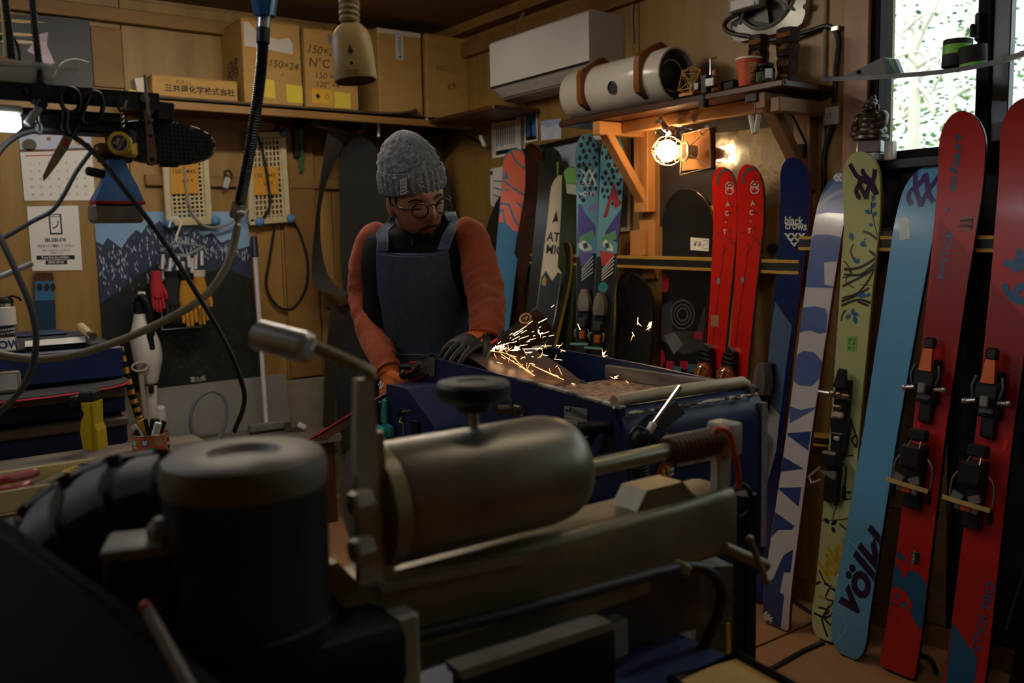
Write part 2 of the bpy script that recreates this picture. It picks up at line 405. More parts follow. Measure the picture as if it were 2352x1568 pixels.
def tree(name, lab, base, limbs):
    t = thing(name, lab, 'tree', base, 'bare trees beyond the window')
    for nm, pts, r in limbs:
        q = cr(pts, 4); n = len(q); mb = MB(); mb.tube(q, [lerp(r, r*.35, i/(n-1)) for i in range(n)], 6)
        for k in range(3 if nm == 'branch' else 0):
            i = random.randrange(2, n-1); d = V((random.uniform(-.2, .2), random.uniform(-.5, .5), random.uniform(-.25, .45)))
            mb.tube(cr([q[i], q[i]+d*.5+V((0, 0, .05)), q[i]+d], 3), [r*.4]*3+[r*.3]*2+[r*.15]*2, 5)
        mb.obj(nm, M_bark, t)
def W(x, y, X): d = ray(x, y); return CAM + d*(X/d.x)
X = 5.6
tree('bare_tree', 'bare pale twisted tree filling the left window pane', (W(2110, 330, X).x, W(2110, 330, X).y, 0), [
    ('trunk', [V((X, W(2095, 330, X).y, 0)), W(2098, 330, X), W(2100, 200, X), W(2096, 120, X), W(2092, 60, X), W(2090, -120, X)], .05),
    ('branch', [W(2096, 130, X), W(2120, 70, X), W(2150, 10, X), W(2165, -60, X)], .03),
    ('branch', [W(2096, 90, X), W(2060, 70, X), W(2035, 20, X), W(2050, -50, X)], .024),
    ('branch', [W(2098, 190, X), W(2135, 150, X), W(2110, 120, X), W(2060, 130, X), W(2025, 160, X)], .02),
    ('branch', [W(2098, 190, X), W(2130, 220, X), W(2145, 260, X), W(2125, 225, X), W(2160, 200, X)], .02),
    ('branch', [W(2098, 240, X), W(2075, 270, X), W(2050, 240, X), W(2040, 300, X)], .018),
    ('branch', [W(2098, 160, X), W(2150, 130, X), W(2190, 140, X), W(2220, 100, X)], .018),
    ('branch', [W(2096, 60, X), W(2070, 20, X), W(2080, -40, X)], .02)])
X = 6.4
tree('bare_tree', 'thin bare sapling with straight stem right of the twisted tree', (W(2190, 300, X).x, W(2190, 300, X).y, 0), [
    ('trunk', [V((X, W(2186, 320, X).y, 0)), W(2186, 320, X), W(2178, 150, X), W(2172, 60, X), W(2168, -90, X)], .03),
    ('branch', [W(2178, 150, X), W(2210, 90, X), W(2225, 20, X)], .016), ('branch', [W(2175, 110, X), W(2150, 60, X), W(2140, 0, X)], .014),
    ('branch', [W(2182, 230, X), W(2230, 200, X), W(2330, 190, X)], .014)])
# a pale house wall glimpsed high up between the trunks
t = thing('house', 'pale house wall far behind the trees, high in the window', 'house', (15, 4.6, 0))
hw = MB().box((15.2, 4.6, 2.6), (.3, 4.4, 5.2)); hw.obj('wall', mat('pale render', 'e5e6e6', rough=.9), t, smooth=0)
hw = MB().box((15.05, 4.6, 5.3), (1.2, 5.0, .2), None, .02); hw.obj('roof', mat('slate roof', '6a6f78', rough=.7), t, smooth=0)
hw = MB().box((15.04, 4.0, 3.9), (.05, 1.0, .9), None, .01); hw.obj('window', mat('far window', '6f7c86', rough=.2), t, smooth=0)
# ================================================================ lamps of the room
def tube_lamp(name, lab, c, d, L, e, hue='ffffff'):
    t = thing(name, lab, 'lamp', c); d = V(d).normalized(); c = V(c); m = basis(d, V((0, 0, 1)).cross(d), V((0, 0, 1)))
    MB().box(c+V((0, 0, .045)), (L+.06, .16, .05), m, .01).obj('housing', M_white, t)
    for s in (-1, 1):
        a = c+m @ V((0, s*.04, 0)); MB().cyl(a-d*L/2, a+d*L/2, .014, 12).obj('fluorescent_tube', mat('lit tube %d %s' % (e, hue), hue, emit=(hue, e), rough=.4), t)
    return t
L1 = tube_lamp('ceiling_lamp', 'twin tube ceiling lamp above the grinder, out of sight overhead', (1.2, 3.05, ZC-.075), (1, 0, 0), 1.2, 34*LAMP, 'fff2e0')
L2 = tube_lamp('ceiling_lamp', 'twin tube ceiling lamp near the left wall, out of sight overhead', (-.75, 2.4, ZC-.075), (0, 1, 0), 1.2, 20*LAMP, 'e4efff')
L3 = tube_lamp('ceiling_lamp', 'twin tube ceiling lamp beside the blue sander, out of sight overhead', (1.35, .8, ZC-.075), (1, 0, 0), 1.2, 8*LAMP, 'fff2e0')
# ================================================================ things on the right wall
FB = Frame((XB-.006, 0, 0), (0, -1, 0), (0, 0, 1))               # the right wall as a surface facing the room
def wallpaper(name, lab, cat, px, m, off=.004, fr=None, group=None):   # sheet pinned on the wall, four corners by pixel
    fr = fr or FB; q = [fr.uv(x, y) for x, y in px]; c = [sum(a[i] for a in q)/4 for i in (0, 1)]
    t = thing(name, lab, cat, fr.at(c[0], min(a[1] for a in q), off), group)
    MB().prism([fr.at(a, b, off) for a, b in q], fr.n*.0012).obj('sheet', m, t, smooth=0)
    def mp(a, b, o=.0016):                                        # unit square on the sheet
        u = lerp(V(q[3]), V(q[2]), a); v = lerp(V(q[0]), V(q[1]), a); s = lerp(u, v, b); return fr.at(s.x, s.y, off+o)
    return t, mp
# air conditioner
o = .21; y1 = B(1124, 98, o).y; y0 = B(1352, 19, o).y; zt = B(1124, 98, o).z; zb = B(1130, 199, o).z
t = thing('air_conditioner', 'white wall mounted air conditioner high on the wall by the corner', 'air conditioner', (XB-.1, (y0+y1)/2, zb-.05))
x0 = XB-.006; xf = XB-o
MB().prism([(x0, y0, zt), (xf+.012, y0, zt), (xf, y0, zt-.012), (xf, y0, zb), (xf+.012, y0, zb-.008), (x0, y0, zb-.008)], (0, y1-y0, 0)).obj('body', M_white, t, smooth=0)
MB().prism([(x0-.01, y0+.004, zb-.006), (xf+.006, y0+.004, zb-.012), (xf+.07, y0+.004, zb-.06), (xf+.11, y0+.004, zb-.068), (x0-.01, y0+.004, zb-.068)], (0, y1-y0-.008, 0)).obj('underside', mat('grey white plastic', 'b9b6b0', rough=.4), t, smooth=0)
d = (V((xf+.07, 0, zb-.06))-V((xf+.006, 0, zb-.012)))
MB().prism([V((xf+.012, y0+.03, zb-.018))-V((.002, 0, .002)), V((xf+.056, y0+.03, zb-.05))-V((.002, 0, .002)), V((xf+.06, y0+.03, zb-.052)), V((xf+.016, y0+.03, zb-.018))], (0, y1-y0-.06, 0)).obj('air_flap', M_white, t, smooth=0)
MB().box((xf+.02, (y0+y1)/2, zb-.004), (.045, y1-y0-.004, .005)).obj('gap_line', M_black, t, smooth=0)
# shelf over the lamp
zs = 1.894; so = .30; ysl = B(1285, 272, so).y; ysr = B(1800, 180, so).y
t = thing('wall_shelf', 'dark topped wooden shelf on diagonal brackets above the bare bulb', 'shelf', (XB-.15, (ysl+ysr)/2, zs-.02))
MB().box((XB-.006-so/2+.0, (ysl+ysr)/2, zs-.012), (so, ysl-ysr, .024), None, .004).obj('shelf_board', M_dkwood, t)
MB().box((XB-so+.008, (ysl+ysr)/2, zs-.006), (.014, ysl-ysr+.01, .02), None, .004).obj('front_lip', mat('black lip', '17110e', rough=.3), t)
def bracket(yb, m, pw, xl, zl, w=.045):
    MB().box((XB-.03, yb, (zs-.024+zl)/2), (.05, pw, zs-.024-zl), None, .003).obj('bracket_post', m, t, smooth=0)
    MB().box((XB-xl/2-.01, yb, zs-.055), (xl, w, .055), None, .003).obj('bracket_arm', m, t, smooth=0)
    MB().bar((XB-xl+.03, yb+.002, zs-.05), (XB-.03, yb+.002, zl+.04), w*.8, .05, (0, 1, 0), .003).obj('bracket_brace', m, t, smooth=0)
bracket(B(1492, 380).y, M_orange, .085, .30, B(1490, 488).z)
bracket(B(1842, 380, .05).y, mat('weathered wood', '7d5a3a', '8f6a46', rough=.6, sc_=6), .07, .28, B(1840, 440).z)
MB().box((XB-.17, (B(1842, 380, .05).y+B(1492, 380).y)/2, zs-.05), (.035, B(1492, 380).y-B(1842, 380, .05).y-.05, .05), None, .003).obj('cross_rail', M_orange, t, smooth=0)
MB().box((XB-.15, ysr+.05, zs-.075), (.26, .04, .05), None, .004).obj('end_rail', mat('weathered wood', '7d5a3a'), t, smooth=0)
# pipe loudspeaker lying on the shelf
pr = .108; pxo = .20
pa = B(1326, 196, pxo); pb = B(1556, 146, pxo)
t = thing('pipe_loudspeaker', 'white round pipe loudspeaker with brown hexagon supports lying on the shelf', 'loudspeaker', (XB-pxo, (pa.y+pb.y)/2, zs))
zc_ = zs+.115; pa = V((XB-pxo, pa.y, zc_)); pb = V((XB-pxo, pb.y, zc_)); dn = (pb-pa).normalized(); Lp = (pb-pa).length
M_pipe = mat('glossy white pipe', 'd9d4c4', 'cfc8b4', rough=.22, sc_=6)
MB().lathe([(0, 0), (pr*.96, 0), (pr, .008), (pr, Lp-.006), (pr-.004, Lp), (pr-.012, Lp), (pr-.014, Lp-.03), (0, Lp-.03)], pa, aim(dn), 40).obj('pipe_body', M_pipe, t)
MB().lathe([(0, .002), (.03, .0), (.034, .012), (.062, -.004), (.07, .012), (.085, .012), (.092, .004), (.093, -.01), (0, -.01)], pb-dn*.028, aim(dn), 32).obj('speaker_cone', mat('speaker black', '221a17', rough=.6), t)
hp = pa + dn*(Lp*.42); hd = V((-.93, 0, .02)).normalized()
q = B(1406, 184, pxo+pr); hp = V((XB-pxo-pr*.985, q.y, zc_-.02))
MB().lathe([(0, -.004), (.024, -.004), (.026, .004), (.022, .005), (.022, .001), (0, .001)], hp, aim(V((-1, 0, -.12))), 20).obj('bass_port', mat('port dark', '20262a', rough=.5), t)
M_hex = mat('brown varnished wood', '6d3413', '8a4a20', rough=.35, sc_=8)
for xx in (1345, 1478):
    yc = B(xx+35, 170, pxo).y; m = aim(dn); mb = MB(); n = 32; w_ = .028
    outer = []; inner = []
    for k in range(n):
        a = 2*PI*k/n; hx = .145*math.cos(PI/6)/math.cos(((a) % (PI/3))-PI/6)
        hx = min(hx, .14); outer.append((hx*math.cos(a+PI/2), hx*math.sin(a+PI/2))); inner.append((pr*math.cos(a+PI/2), pr*math.sin(a+PI/2)))
    def rg(l, s): return [V((XB-pxo, yc, zc_)) + V((-p[0], 0, p[1]*(.112/.14 if p[1] < 0 else 1))) + V((0, s, 0)) for p in l]
    r = [rg(outer, -w_/2), rg(outer, w_/2), rg(inner, w_/2), rg(inner, -w_/2)]; r.append(r[0]); mb.loft(r, cap=False); mb.obj('hexagon_support', M_hex, t)
# bulb in its wire cage
bc = B(1532, 346, .20); wl = B(1612, 350, .07)
t = thing('caged_bulb', 'lit bare bulb in a bent wire cage under the dark shelf', 'lamp', (wl.x, wl.y, wl.z))
ax = (bc-wl).normalized(); m = aim(ax)
MB().sph(bc, .042, 20).obj('bulb', mat('lit bulb', 'ffdca8', emit=('ffd7a0', 46*LAMP)), t)
MB().lathe([(0, 0), (.026, 0), (.028, .05), (.022, .085), (0, .085)], bc-ax*.12, m, 16).obj('socket', mat('socket', 'c9b08c', rough=.5), t)
M_wire = mat('cage wire', 'cdbb95', rough=.35, metal=.7)
for k in range(8):
    a = 2*PI*k/8; e = m @ V((math.cos(a), math.sin(a), 0))
    MB().tube(cr([bc-ax*.06+e*.03, bc-ax*.02+e*.056, bc+ax*.03+e*.05, bc+ax*.06+e*.012], 4), .0016, 5).obj('cage_rib', M_wire, t)
for s, rr in ((-.045, .044), (.0, .058), (.035, .047)):
    MB().tube([bc+ax*s+m @ V((rr*math.cos(2*PI*k/20), rr*math.sin(2*PI*k/20), 0)) for k in range(20)], .0018, 5, closed=True).obj('cage_ring', M_wire, t)
MB().tube([bc-ax*.075+m @ V((.036*math.cos(2*PI*k/20), .036*math.sin(2*PI*k/20), 0)) for k in range(20)], .006, 6, closed=True).obj('collar', M_wire, t)
cs = [B(x, y, .10) for x, y in ((1568, 308), (1630, 293), (1632, 384), (1562, 402))]
MB().tube(cs, .0032, 6, closed=True).obj('square_wire', M_wire, t)
for q in cs: MB().tube([q, bc-ax*.07], .0028, 5).obj('stay', M_wire, t)
b4 = [B(x, y, .035) for x, y in ((1568, 306), (1632, 296), (1632, 385), (1566, 392))]
MB().prism(b4, (.03, 0, 0)).obj('wooden_block', M_orange, t, smooth=0)
# black backing board and the map in a clear sleeve
t = thing('backing_board', 'matt black board on the wall behind the bulb', 'board', B(1650, 520, .01))
MB().prism([B(x, y, .012) for x, y in ((1516, 275), (1835, 250), (1835, 520), (1516, 520))], (.01, 0, 0)).obj('panel', mat('matt black board', '2a211c', '211a16', rough=.5, sc_=4), t, smooth=0)
M_map = mat('map print', 'cfc3a6', 'b9a98c', rough=.3, sc_=30, lo=.4, hi=.6, det=6)
t, mp = wallpaper('map_sheet', 'crumpled hiking map in a clear sleeve right of the bulb', 'map', [(1650, 306), (1806, 290), (1815, 480), (1652, 470)], M_map, .014)
mb = MB()
for k in range(14):
    a, b = random.uniform(.1, .9), random.uniform(.1, .7); mb.poly(cr2([(a+random.uniform(-.1, .1), b+random.uniform(-.08, .08)) for _ in range(3)], 3) + [(a, b)], lambda u, v: mp(u, v))
mb.obj('map_contours', mat('map pink', 'b98a72', '8f9a6a', rough=.4, sc_=20), t, smooth=0)
MB().text('1:25000', lambda u, v: mp(u, v), (.3, .93), .05).obj('map_title', M_ink, t, smooth=0)
mb = MB(); n = 12
g = [[V(mp(i/n, j/n, .004+.004*noise.noise((i*.9, j*.9, 3)))) for i in range(n+1)] for j in range(n+1)]
mb.loft(g, cap=False, closed=False); mb.obj('clear_sleeve', glassmat('clear film', 'fbf8f2', .35, .12), t, smooth=80)
# crumpled clear film hanging under the shelf
t = thing('plastic_film', 'crumpled clear plastic film tacked under the shelf above the bulb', 'film', B(1560, 280, .2))
mb = MB(); g = []
for j in range(7):
    g.append([lerp(B(1500, 262+j*7, .22), B(1645, 248+j*9, .16), i/10)+V((noise.noise((i*.8, j*.8, 0))*.03, 0, noise.noise((i*.7, j*.9, 5))*.025-.01)) for i in range(11)])
mb.loft(g, cap=False, closed=False); mb.obj('film', glassmat('clear film', 'fbf8f2', .35, .12), t, smooth=80)
# bulldog clips on a chain from the shelf end
t = thing('hanging_clips', 'pair of white clips hanging from the right bracket of the shelf', 'clips', B(1728, 230, .27))
q0 = B(1728, 225, .29); q1 = B(1733, 262, .29)
MB().box(q0, (.02, .05, .03), None, .003).obj('holder', M_blackmetal, t)
MB().tube([q0, lerp(q0, q1, .5)+V((0, -.01, 0)), q1], .003, 6).obj('hook', M_steel, t)
for a, b in (((1724, 264), (1732, 308)), ((1743, 262), (1736, 306))):
    MB().bar(B(*a, .29), B(*b, .29), .01, .022, (1, 0, 0), .003).obj('clip', M_white, t)
# small black box and cable on the right bracket
t = thing('adaptor', 'small black power adaptor beside the right shelf bracket', 'adaptor', B(1838, 352, .05))
MB().box(B(1838, 348, .06), (.03, .05, .05), None, .005).obj('case', M_black, t)
MB().tube(cr([B(1790, 258, .1), B(1815, 262, .1), B(1832, 290, .08), B(1846, 320, .06), B(1850, 336, .06)], 5), .005, 6).obj('cable', M_black, t)
# ----- things standing on the shelf
zt_ = zs+.006
def sxy(x, y, o): q = B(x, y, o); return q.y
# tikis
def tiki(x, y0, y1, o, w_, lab):
    yc = sxy(x, y1, o); zt = B(x, y0, o).z; h = zt-zt_; xc = XB-o
    t = thing('tiki_statue', lab, 'statue', (xc, yc, zt_)); M_t = mat('carved dark wood', '3d2317', '22140d', rough=.3, sc_=14); M_l = mat('carved light wood', '8a5a2c', rough=.4)
    MB().lathe([(0, 0), (w_*.55, 0), (w_*.5, h*.12), (w_*.42, h*.2), (w_*.46, h*.28), (w_*.5, h*.4), (w_*.43, h*.48), (w_*.5, h*.56), (w_*.52, h*.7), (w_*.46, h*.74), (w_*.52, h*.82), (w_*.5, h*.98), (w_*.44, h), (0, h)], (xc, yc, zt_), (0, 0, R(45)), 8).obj('body', M_t, t, smooth=20)
    f = V((-1, -.25, 0)).normalized(); s = V((-f.y, f.x, 0)); c = V((xc, yc, zt_))
    mb = MB()
    for k in range(3): mb.tube([c+f*(w_*.5)+s*(-w_*.3+.3*w_*0)+V((0, 0, h*(.9-.03*k))), c+f*(w_*.54)+V((0, 0, h*(.87-.025*k))), c+f*(w_*.5)+s*(w_*.3)+V((0, 0, h*(.9-.03*k)))], .003, 6)
    mb.obj('brow', M_l, t)
    mb = MB(); mb.sph(c+f*(w_*.5)+V((0, 0, h*.62)), (w_*.16, w_*.2, h*.045), 10); mb.obj('nose', M_l, t)
    for k in (-1, 1): MB().sph(c+f*(w_*.42)+s*(k*w_*.26)+V((0, 0, h*.71)), (w_*.12, w_*.14, h*.03), 8).obj('eye', M_t, t)
    mb = MB(); mb.box(c+f*(w_*.45)+V((0, 0, h*.5)), (w_*.3, w_*.6, h*.04), basis(f, s, V((0, 0, 1))), .004); mb.obj('mouth', M_t, t)
    mb = MB()
    for k in range(4): mb.box(c+f*(w_*.44)+s*(w_*.12*(k-1.5))+V((0, 0, h*.33)), (w_*.2, w_*.06, h*.07), basis(f, s, V((0, 0, 1))), .002)
    mb.obj('carved_teeth', M_l, t); MB().box(c+f*(w_*.42)+V((0, 0, h*.12)), (w_*.2, w_*.4, h*.1), basis(f, s, V((0, 0, 1))), .006).obj('carved_foot', M_l, t)
tiki(1743, 82, 160, .14, .072, 'shorter carved wooden tiki standing behind the orange paper cup')
tiki(1809, 66, 175, .17, .078, 'taller carved wooden tiki at the right end of the dark shelf')
# paper cup
yc = sxy(1720, 165, .24); t = thing('paper_cup', 'orange paper cup with cream lettering on the dark shelf', 'cup', (XB-.24, yc, zt_)); c = V((XB-.24, yc, zt_))
hh = B(1720, 136, .24).z-zt_
MB().lathe([(0, .004), (.031, .004), (.030, 0), (.033, 0), (.045, hh), (.043, hh), (.032, .006), (0, .006)], c, None, 28).obj('cup_body', mat('orange paper', 'c9522a', rough=.6), t)
MB().lathe([(.0435, hh-.004), (.0465, hh-.003), (.0465, hh+.003), (.0435, hh+.003)], c, None, 28).obj('rim', M_paper, t)
mb = MB()
def cupmap(u, v):
    a = PI+.62+u/.04; r = .033+.012*v/hh+.0008; return c+V((r*math.cos(a), r*math.sin(a), v))
for k, st in enumerate(('HOUSE', 'BLEND')): mb.text(st, cupmap, (.008+.013*k, hh*.5), .02, -PI/2, .01, mx=.01)
mb.obj('lettering', M_cream, t, smooth=0)
# jar
yc = sxy(1757, 165, .26); c = V((XB-.26, yc, zt_)); t = thing('glass_jar', 'small glass jar with black lid beside the orange cup', 'jar', c); hh = B(1757, 148, .26).z-zt_
MB().lathe([(0, 0), (.031, 0), (.034, .006), (.034, hh*.72), (.027, hh*.82), (.027, hh*.9)], c, None, 24).obj('glass_body', glassmat('jar glass', 'c9d2cc', .3, .05), t)
MB().lathe([(0, hh*.02), (.030, hh*.02), (.030, hh*.55), (0, hh*.6)], c, None, 20).obj('contents', mat('green candies', '3c6a3c', 'c9c7b4', rough=.5, sc_=90, kind='vor'), t)
MB().lathe([(0, hh*.86), (.029, hh*.86), (.03, hh*.88), (.03, hh), (.028, hh*1.03), (0, hh*1.03)], c, None, 24).obj('lid', M_black, t)
mb = MB()
def jm(u, v): a = PI+1.0+u/.034; return c+V((.0348*math.cos(a), .0348*math.sin(a), v))
mb.poly(rect(-.011, hh*.18, .011, hh*.68), jm, .006); mb.obj('paper_label', M_paper, t, smooth=0)
# straw star, little vise, nesting doll
yc = sxy(1587, 190, .27); c = V((XB-.27, yc, B(1587, 186, .27).z)); t = thing('straw_star', 'gold straw polyhedron ornament in front of the speaker cone', 'ornament', (c.x, c.y, zt_)); rr = .052
vs = [c+V((rr*math.cos(a)*.9, rr*math.sin(a)*.9, rr*.62*s)) for s, a0 in ((1, 0), (-1, PI/4)) for a in (a0, a0+PI/2, a0+PI, a0+1.5*PI)] + [c+V((0, 0, rr)), c-V((0, 0, rr))]
for v in vs:
    MB().tube([c, v], .0018, 5).obj('straw', mat('straw', 'c79a4a', rough=.5), t)
for i, a in enumerate(vs):
    for b in vs[i+1:]:
        if (a-b).length < rr*1.45: MB().tube([a, b], .0018, 5).obj('straw', mat('straw', 'c79a4a'), t)
MB().box((c.x, c.y, zt_+.006), (.06, .07, .012), None, .002).obj('foot', M_orange, t)
c0 = V((XB-.285, sxy(1622, 200, .285), zt_)); t = thing('small_vise', 'small black and silver vise clamped on the shelf edge', 'vise', c0)
MB().box(c0+V((0, 0, .03)), (.03, .03, .07), None, .004).box(c0+V((-.012, 0, -.03)), (.03, .028, .05), None, .004).obj('body', M_blackmetal, t)
MB().box(c0+V((-.01, -.036, .03)), (.035, .038, .034), None, .004).obj('jaw', M_steel, t); MB().box(c0+V((-.01, .03, .025)), (.03, .02, .03), None, .004).obj('jaw', M_steel, t)
MB().cyl(c0+V((0, -.02, .06)), c0+V((0, -.02, .118)), .0035, 10).obj('screw', M_chrome, t)
MB().cyl(c0+V((0, -.046, .116)), c0+V((0, .01, .12)), .003, 8).sph(c0+V((0, -.046, .116)), .005, 8).obj('handle', M_chrome, t)
c0 = V((XB-.2, sxy(1643, 175, .2), zt_)); t = thing('nesting_doll', 'tiny red and gold nesting doll behind the vise', 'doll', c0)
hh = B(1643, 158, .2).z-zt_
MB().lathe([(0, 0), (.018, 0), (.023, hh*.3), (.018, hh*.6), (.014, hh*.66), (.016, hh*.8), (.011, hh*.95), (0, hh)], c0, None, 16).obj('body', mat('doll paint', '7c2a20', 'a8732e', rough=.3, sc_=40, kind='vor'), t)
t = thing('dark_case', 'flat black case lying on the shelf behind the cup', 'case', (XB-.12, sxy(1680, 195, .12), zt_))
MB().box((XB-.11, sxy(1680, 195, .11), zt_+.025), (.16, .16, .05), None, .006).obj('case_body', M_black, t)
# ventilator
vc = B(1768, 20, .0); t = thing('exhaust_fan', 'grey square exhaust fan with round duct high on the wall beside the post', 'fan', (XB, vc.y, B(1768, 110).z))
M_fan = mat('fan grey', 'a6a49c', rough=.35, metal=.3)
py0 = B(1862, 40).y; py1 = B(1690, 40).y; pz0 = B(1690, 104).z; pc = V((XB-.02, (py0+py1)/2, pz0+(py1-py0)/2)); S = py1-py0
n = 48; mb = MB()
def sqr(k):
    a = 2*PI*k/n; ca, sa = math.cos(a), math.sin(a); m_ = (abs(ca)**8+abs(sa)**8)**(-1/8); return (ca*m_*S/2, sa*m_*S/2)
rD = S*.42
def rr_(f, x): return [V((x, pc.y-f(k)[0], pc.z+f(k)[1])) for k in range(n)]
circ = lambda r: (lambda k: (r*math.cos(2*PI*k/n), r*math.sin(2*PI*k/n)))
mb.loft([rr_(sqr, XB-.006), rr_(sqr, XB-.03), rr_(circ(rD*1.05), XB-.034), rr_(circ(rD), XB-.045), rr_(circ(rD*.96), XB-.04), rr_(circ(rD*.93), XB+.02)], cap=False); mb.obj('frame_plate', M_fan, t)
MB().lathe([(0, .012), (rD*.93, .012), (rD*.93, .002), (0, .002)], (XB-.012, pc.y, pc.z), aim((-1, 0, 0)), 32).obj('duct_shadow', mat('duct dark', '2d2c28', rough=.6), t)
hub = V((XB-.05, pc.y, pc.z))
MB().cyl(hub+V((.03, 0, 0)), hub-V((.03, 0, 0)), .045, 24, bev=.006).obj('motor_hub', M_fan, t)
for k in range(5):
    a = 2*PI*k/5; e1 = V((0, math.cos(a), math.sin(a))); e2 = V((0, -math.sin(a), math.cos(a))); mb = MB()
    g = [[hub+e1*(.04+(rD*.82-.04)*i/5)+e2*((j-1)*(.02+.04*i/5))+V((.012*(j-1)+.02, 0, 0)) for j in range(3)] for i in range(6)]
    mb.loft(g, cap=False, closed=False); mb.obj('blade', mat('fan blade', '8f8d86', rough=.4, metal=.3), t)
for a in (R(40), R(140), R(220), R(-40)):
    e = V((0, math.cos(a), math.sin(a))); MB().tube([hub-V((.01, 0, 0)), hub+e*rD*.6-V((.02, 0, 0)), V((XB-.035, pc.y, pc.z))+e*rD*1.12], .008, 6, flat=.6).obj('support_arm', M_fan, t)
jb = B(1706, 5, .07); MB().box(jb+V((0, -.02, .01)), (.05, .15, .09), None, .012, 2).obj('terminal_box', M_fan, t)
MB().box(jb+V((-.027, -.02, -.012)), (.003, .11, .035), None, .002).obj('rating_label', M_paper, t)
for x, y in ((1852, 15), (1691, 54)): MB().cyl(B(x, y, .03), B(x, y, .037), .012, 12).obj('bolt', M_steel, t)
# cable from the fan and grey conduit
M_cab = mat('black cable', '17171a', rough=.5)
t = thing('fan_cable', 'thick black cable looping from the fan past the conduit to the switch', 'cable', B(1900, 250, .02))
MB().tube(cr([B(1700, 30, .06), B(1672, 45, .06), B(1664, 62, .05), B(1680, 76, .05), B(1712, 82, .05), B(1770, 92, .05), B(1850, 74, .03), B(1895, 60, .02), B(1916, 68, .02), B(1926, 100, .015), B(1920, 160, .015), B(1917, 235, .015)], 6), .0085, 8).obj('cable_run', M_cab, t)
MB().tube(cr([B(1914, 288, .015), B(1902, 320, .015), B(1893, 360, .015), B(1893, 430, .02), B(1890, 560, .03)], 5), .0085, 8).obj('cable_run', M_cab, t)
MB().box(B(1920, 66, .02), (.02, .03, .02), None, .003).obj('saddle_clip', M_steel, t)
t = thing('conduit', 'thin grey conduit running down the wall left of the window post', 'conduit', B(1893, 430, .012))
MB().tube([B(1897, -30, .012), B(1896, 60, .012), B(1893, 180, .012), B(1891, 395, .012), B(1889, 520, .012)], .0065, 8).obj('pipe', mat('conduit grey', '8b8880', rough=.4), t)
sw = B(1913, 266, .015); t = thing('wall_switch', 'white plastic switch box on the black cable beside the post', 'switch', sw)
MB().box(sw, (.028, .062, .062), None, .005, 2).obj('box', M_white, t); MB().box(sw+V((-.015, .008, 0)), (.003, .02, .022), None, .001).obj('rocker', mat('rocker grey', 'bdbab2', rough=.4), t)
# ceiling wires by the corner
t = thing('ceiling_wire', 'bundle of wires tacked along the ceiling trim above the air conditioner', 'wire', B(1150, 40, .1))
for k, c in ((0, '8d7f6c'), (1, '5b5046'), (2, '7a6c58')):
    MB().tube(cr([B(1075+6*k, 74-2*k, .06), B(1110+4*k, 57-2*k, .06), B(1160, 34+3*k, .06), B(1200, 22+2*k, .06), B(1235, 3+2*k, .06), B(1290, -16, .06)], 5), .005, 6).obj('wire_run', mat('wire%d' % k, c, rough=.5), t)
MB().tube(cr([B(1240, 4, .06), B(1210, 22, .05), B(1195, 45, .05), B(1186, 75, .03), B(1180, 120, .02)], 5), .006, 6).obj('wire_drop', mat('wire0', '8d7f6c'), t)
t = thing('wall_cable', 'white cable hanging below the air conditioner', 'cable', B(1200, 300, .02))
MB().tube(cr([B(1198, 225, .02), B(1205, 250, .015), B(1206, 300, .012), B(1204, 345, .012)], 4), .004, 6).obj('cable_run', M_white, t)
t = thing('wall_cable', 'thin grey cable rising to the ceiling right of the air conditioner', 'cable', B(1456, 60, .02))
MB().tube(cr([B(1458, -20, .012), B(1452, 30, .012), B(1455, 100, .012)], 4), .005, 6).obj('cable_run', mat('conduit grey', '8b8880'), t)
# peg on its dark rod
t = thing('coat_peg', 'dark rod with white clip sticking out of the wall left of the certificate', 'peg', B(1105, 325, .05))
MB().tube([A(1028, 290, .12), B(1100, 326, .1), B(1114, 334, .03)], .006, 6).obj('rod', M_blackmetal, t); MB().bar(B(1103, 312, .1), B(1113, 336, .1), .014, .02, (1, 0, 0), .003).obj('clip', M_white, t)
# papers and photographs on the wall
t, mp = wallpaper('certificate', 'framed white certificate with black bands left of the small photos', 'certificate', [(1130, 270), (1197, 257), (1199, 352), (1132, 364)], M_paper)
MB().poly(rect(.14, .84, .86, .94), mp).obj('black_band', M_ink, t, smooth=0); MB().poly(rect(.14, .06, .86, .16), mp).obj('black_band', M_ink, t, smooth=0)
mb = MB()
for k in range(9): mb.poly(rect(.16+.075*k, .24+.04*random.random(), .19+.075*k, .78), mp)
mb.obj('text_column', mat('grey ink', '75736a', rough=.8), t, smooth=0)
t, mp = wallpaper('photo', 'small upright photo of a tower on blue sky', 'photo', [(1206, 260), (1235, 256), (1237, 323), (1208, 328)], M_paper)
MB().poly(rect(.07, .06, .93, .95), mp).obj('blue_sky', mat('photo blue', '3a6cb0', rough=.4), t, smooth=0)
MB().poly([(.3, .08), (.45, .4), (.47, .8), (.55, .8), (.57, .4), (.7, .08)], lambda u, v: mp(u, v, .002)).poly(rect(.3, .6, .7, .64), lambda u, v: mp(u, v, .002)).poly([(.07, .06), (.93, .06), (.93, .16), (.07, .2)], lambda u, v: mp(u, v, .002)).obj('tower_print', M_ink, t, smooth=0)
t, mp = wallpaper('photo', 'pale snowy mountain photo pinned right of the tower photo', 'photo', [(1244, 278), (1290, 272), (1291, 318), (1245, 323)], mat('snow photo', 'b8c3d2', 'e6e9ee', rough=.4, sc_=16))
MB().poly([(0, .8), (.4, .6), (.7, .75), (1, .62), (1, 1), (0, 1)], mp).obj('sky_print', mat('pale sky', '9db4d4', rough=.4), t, smooth=0)
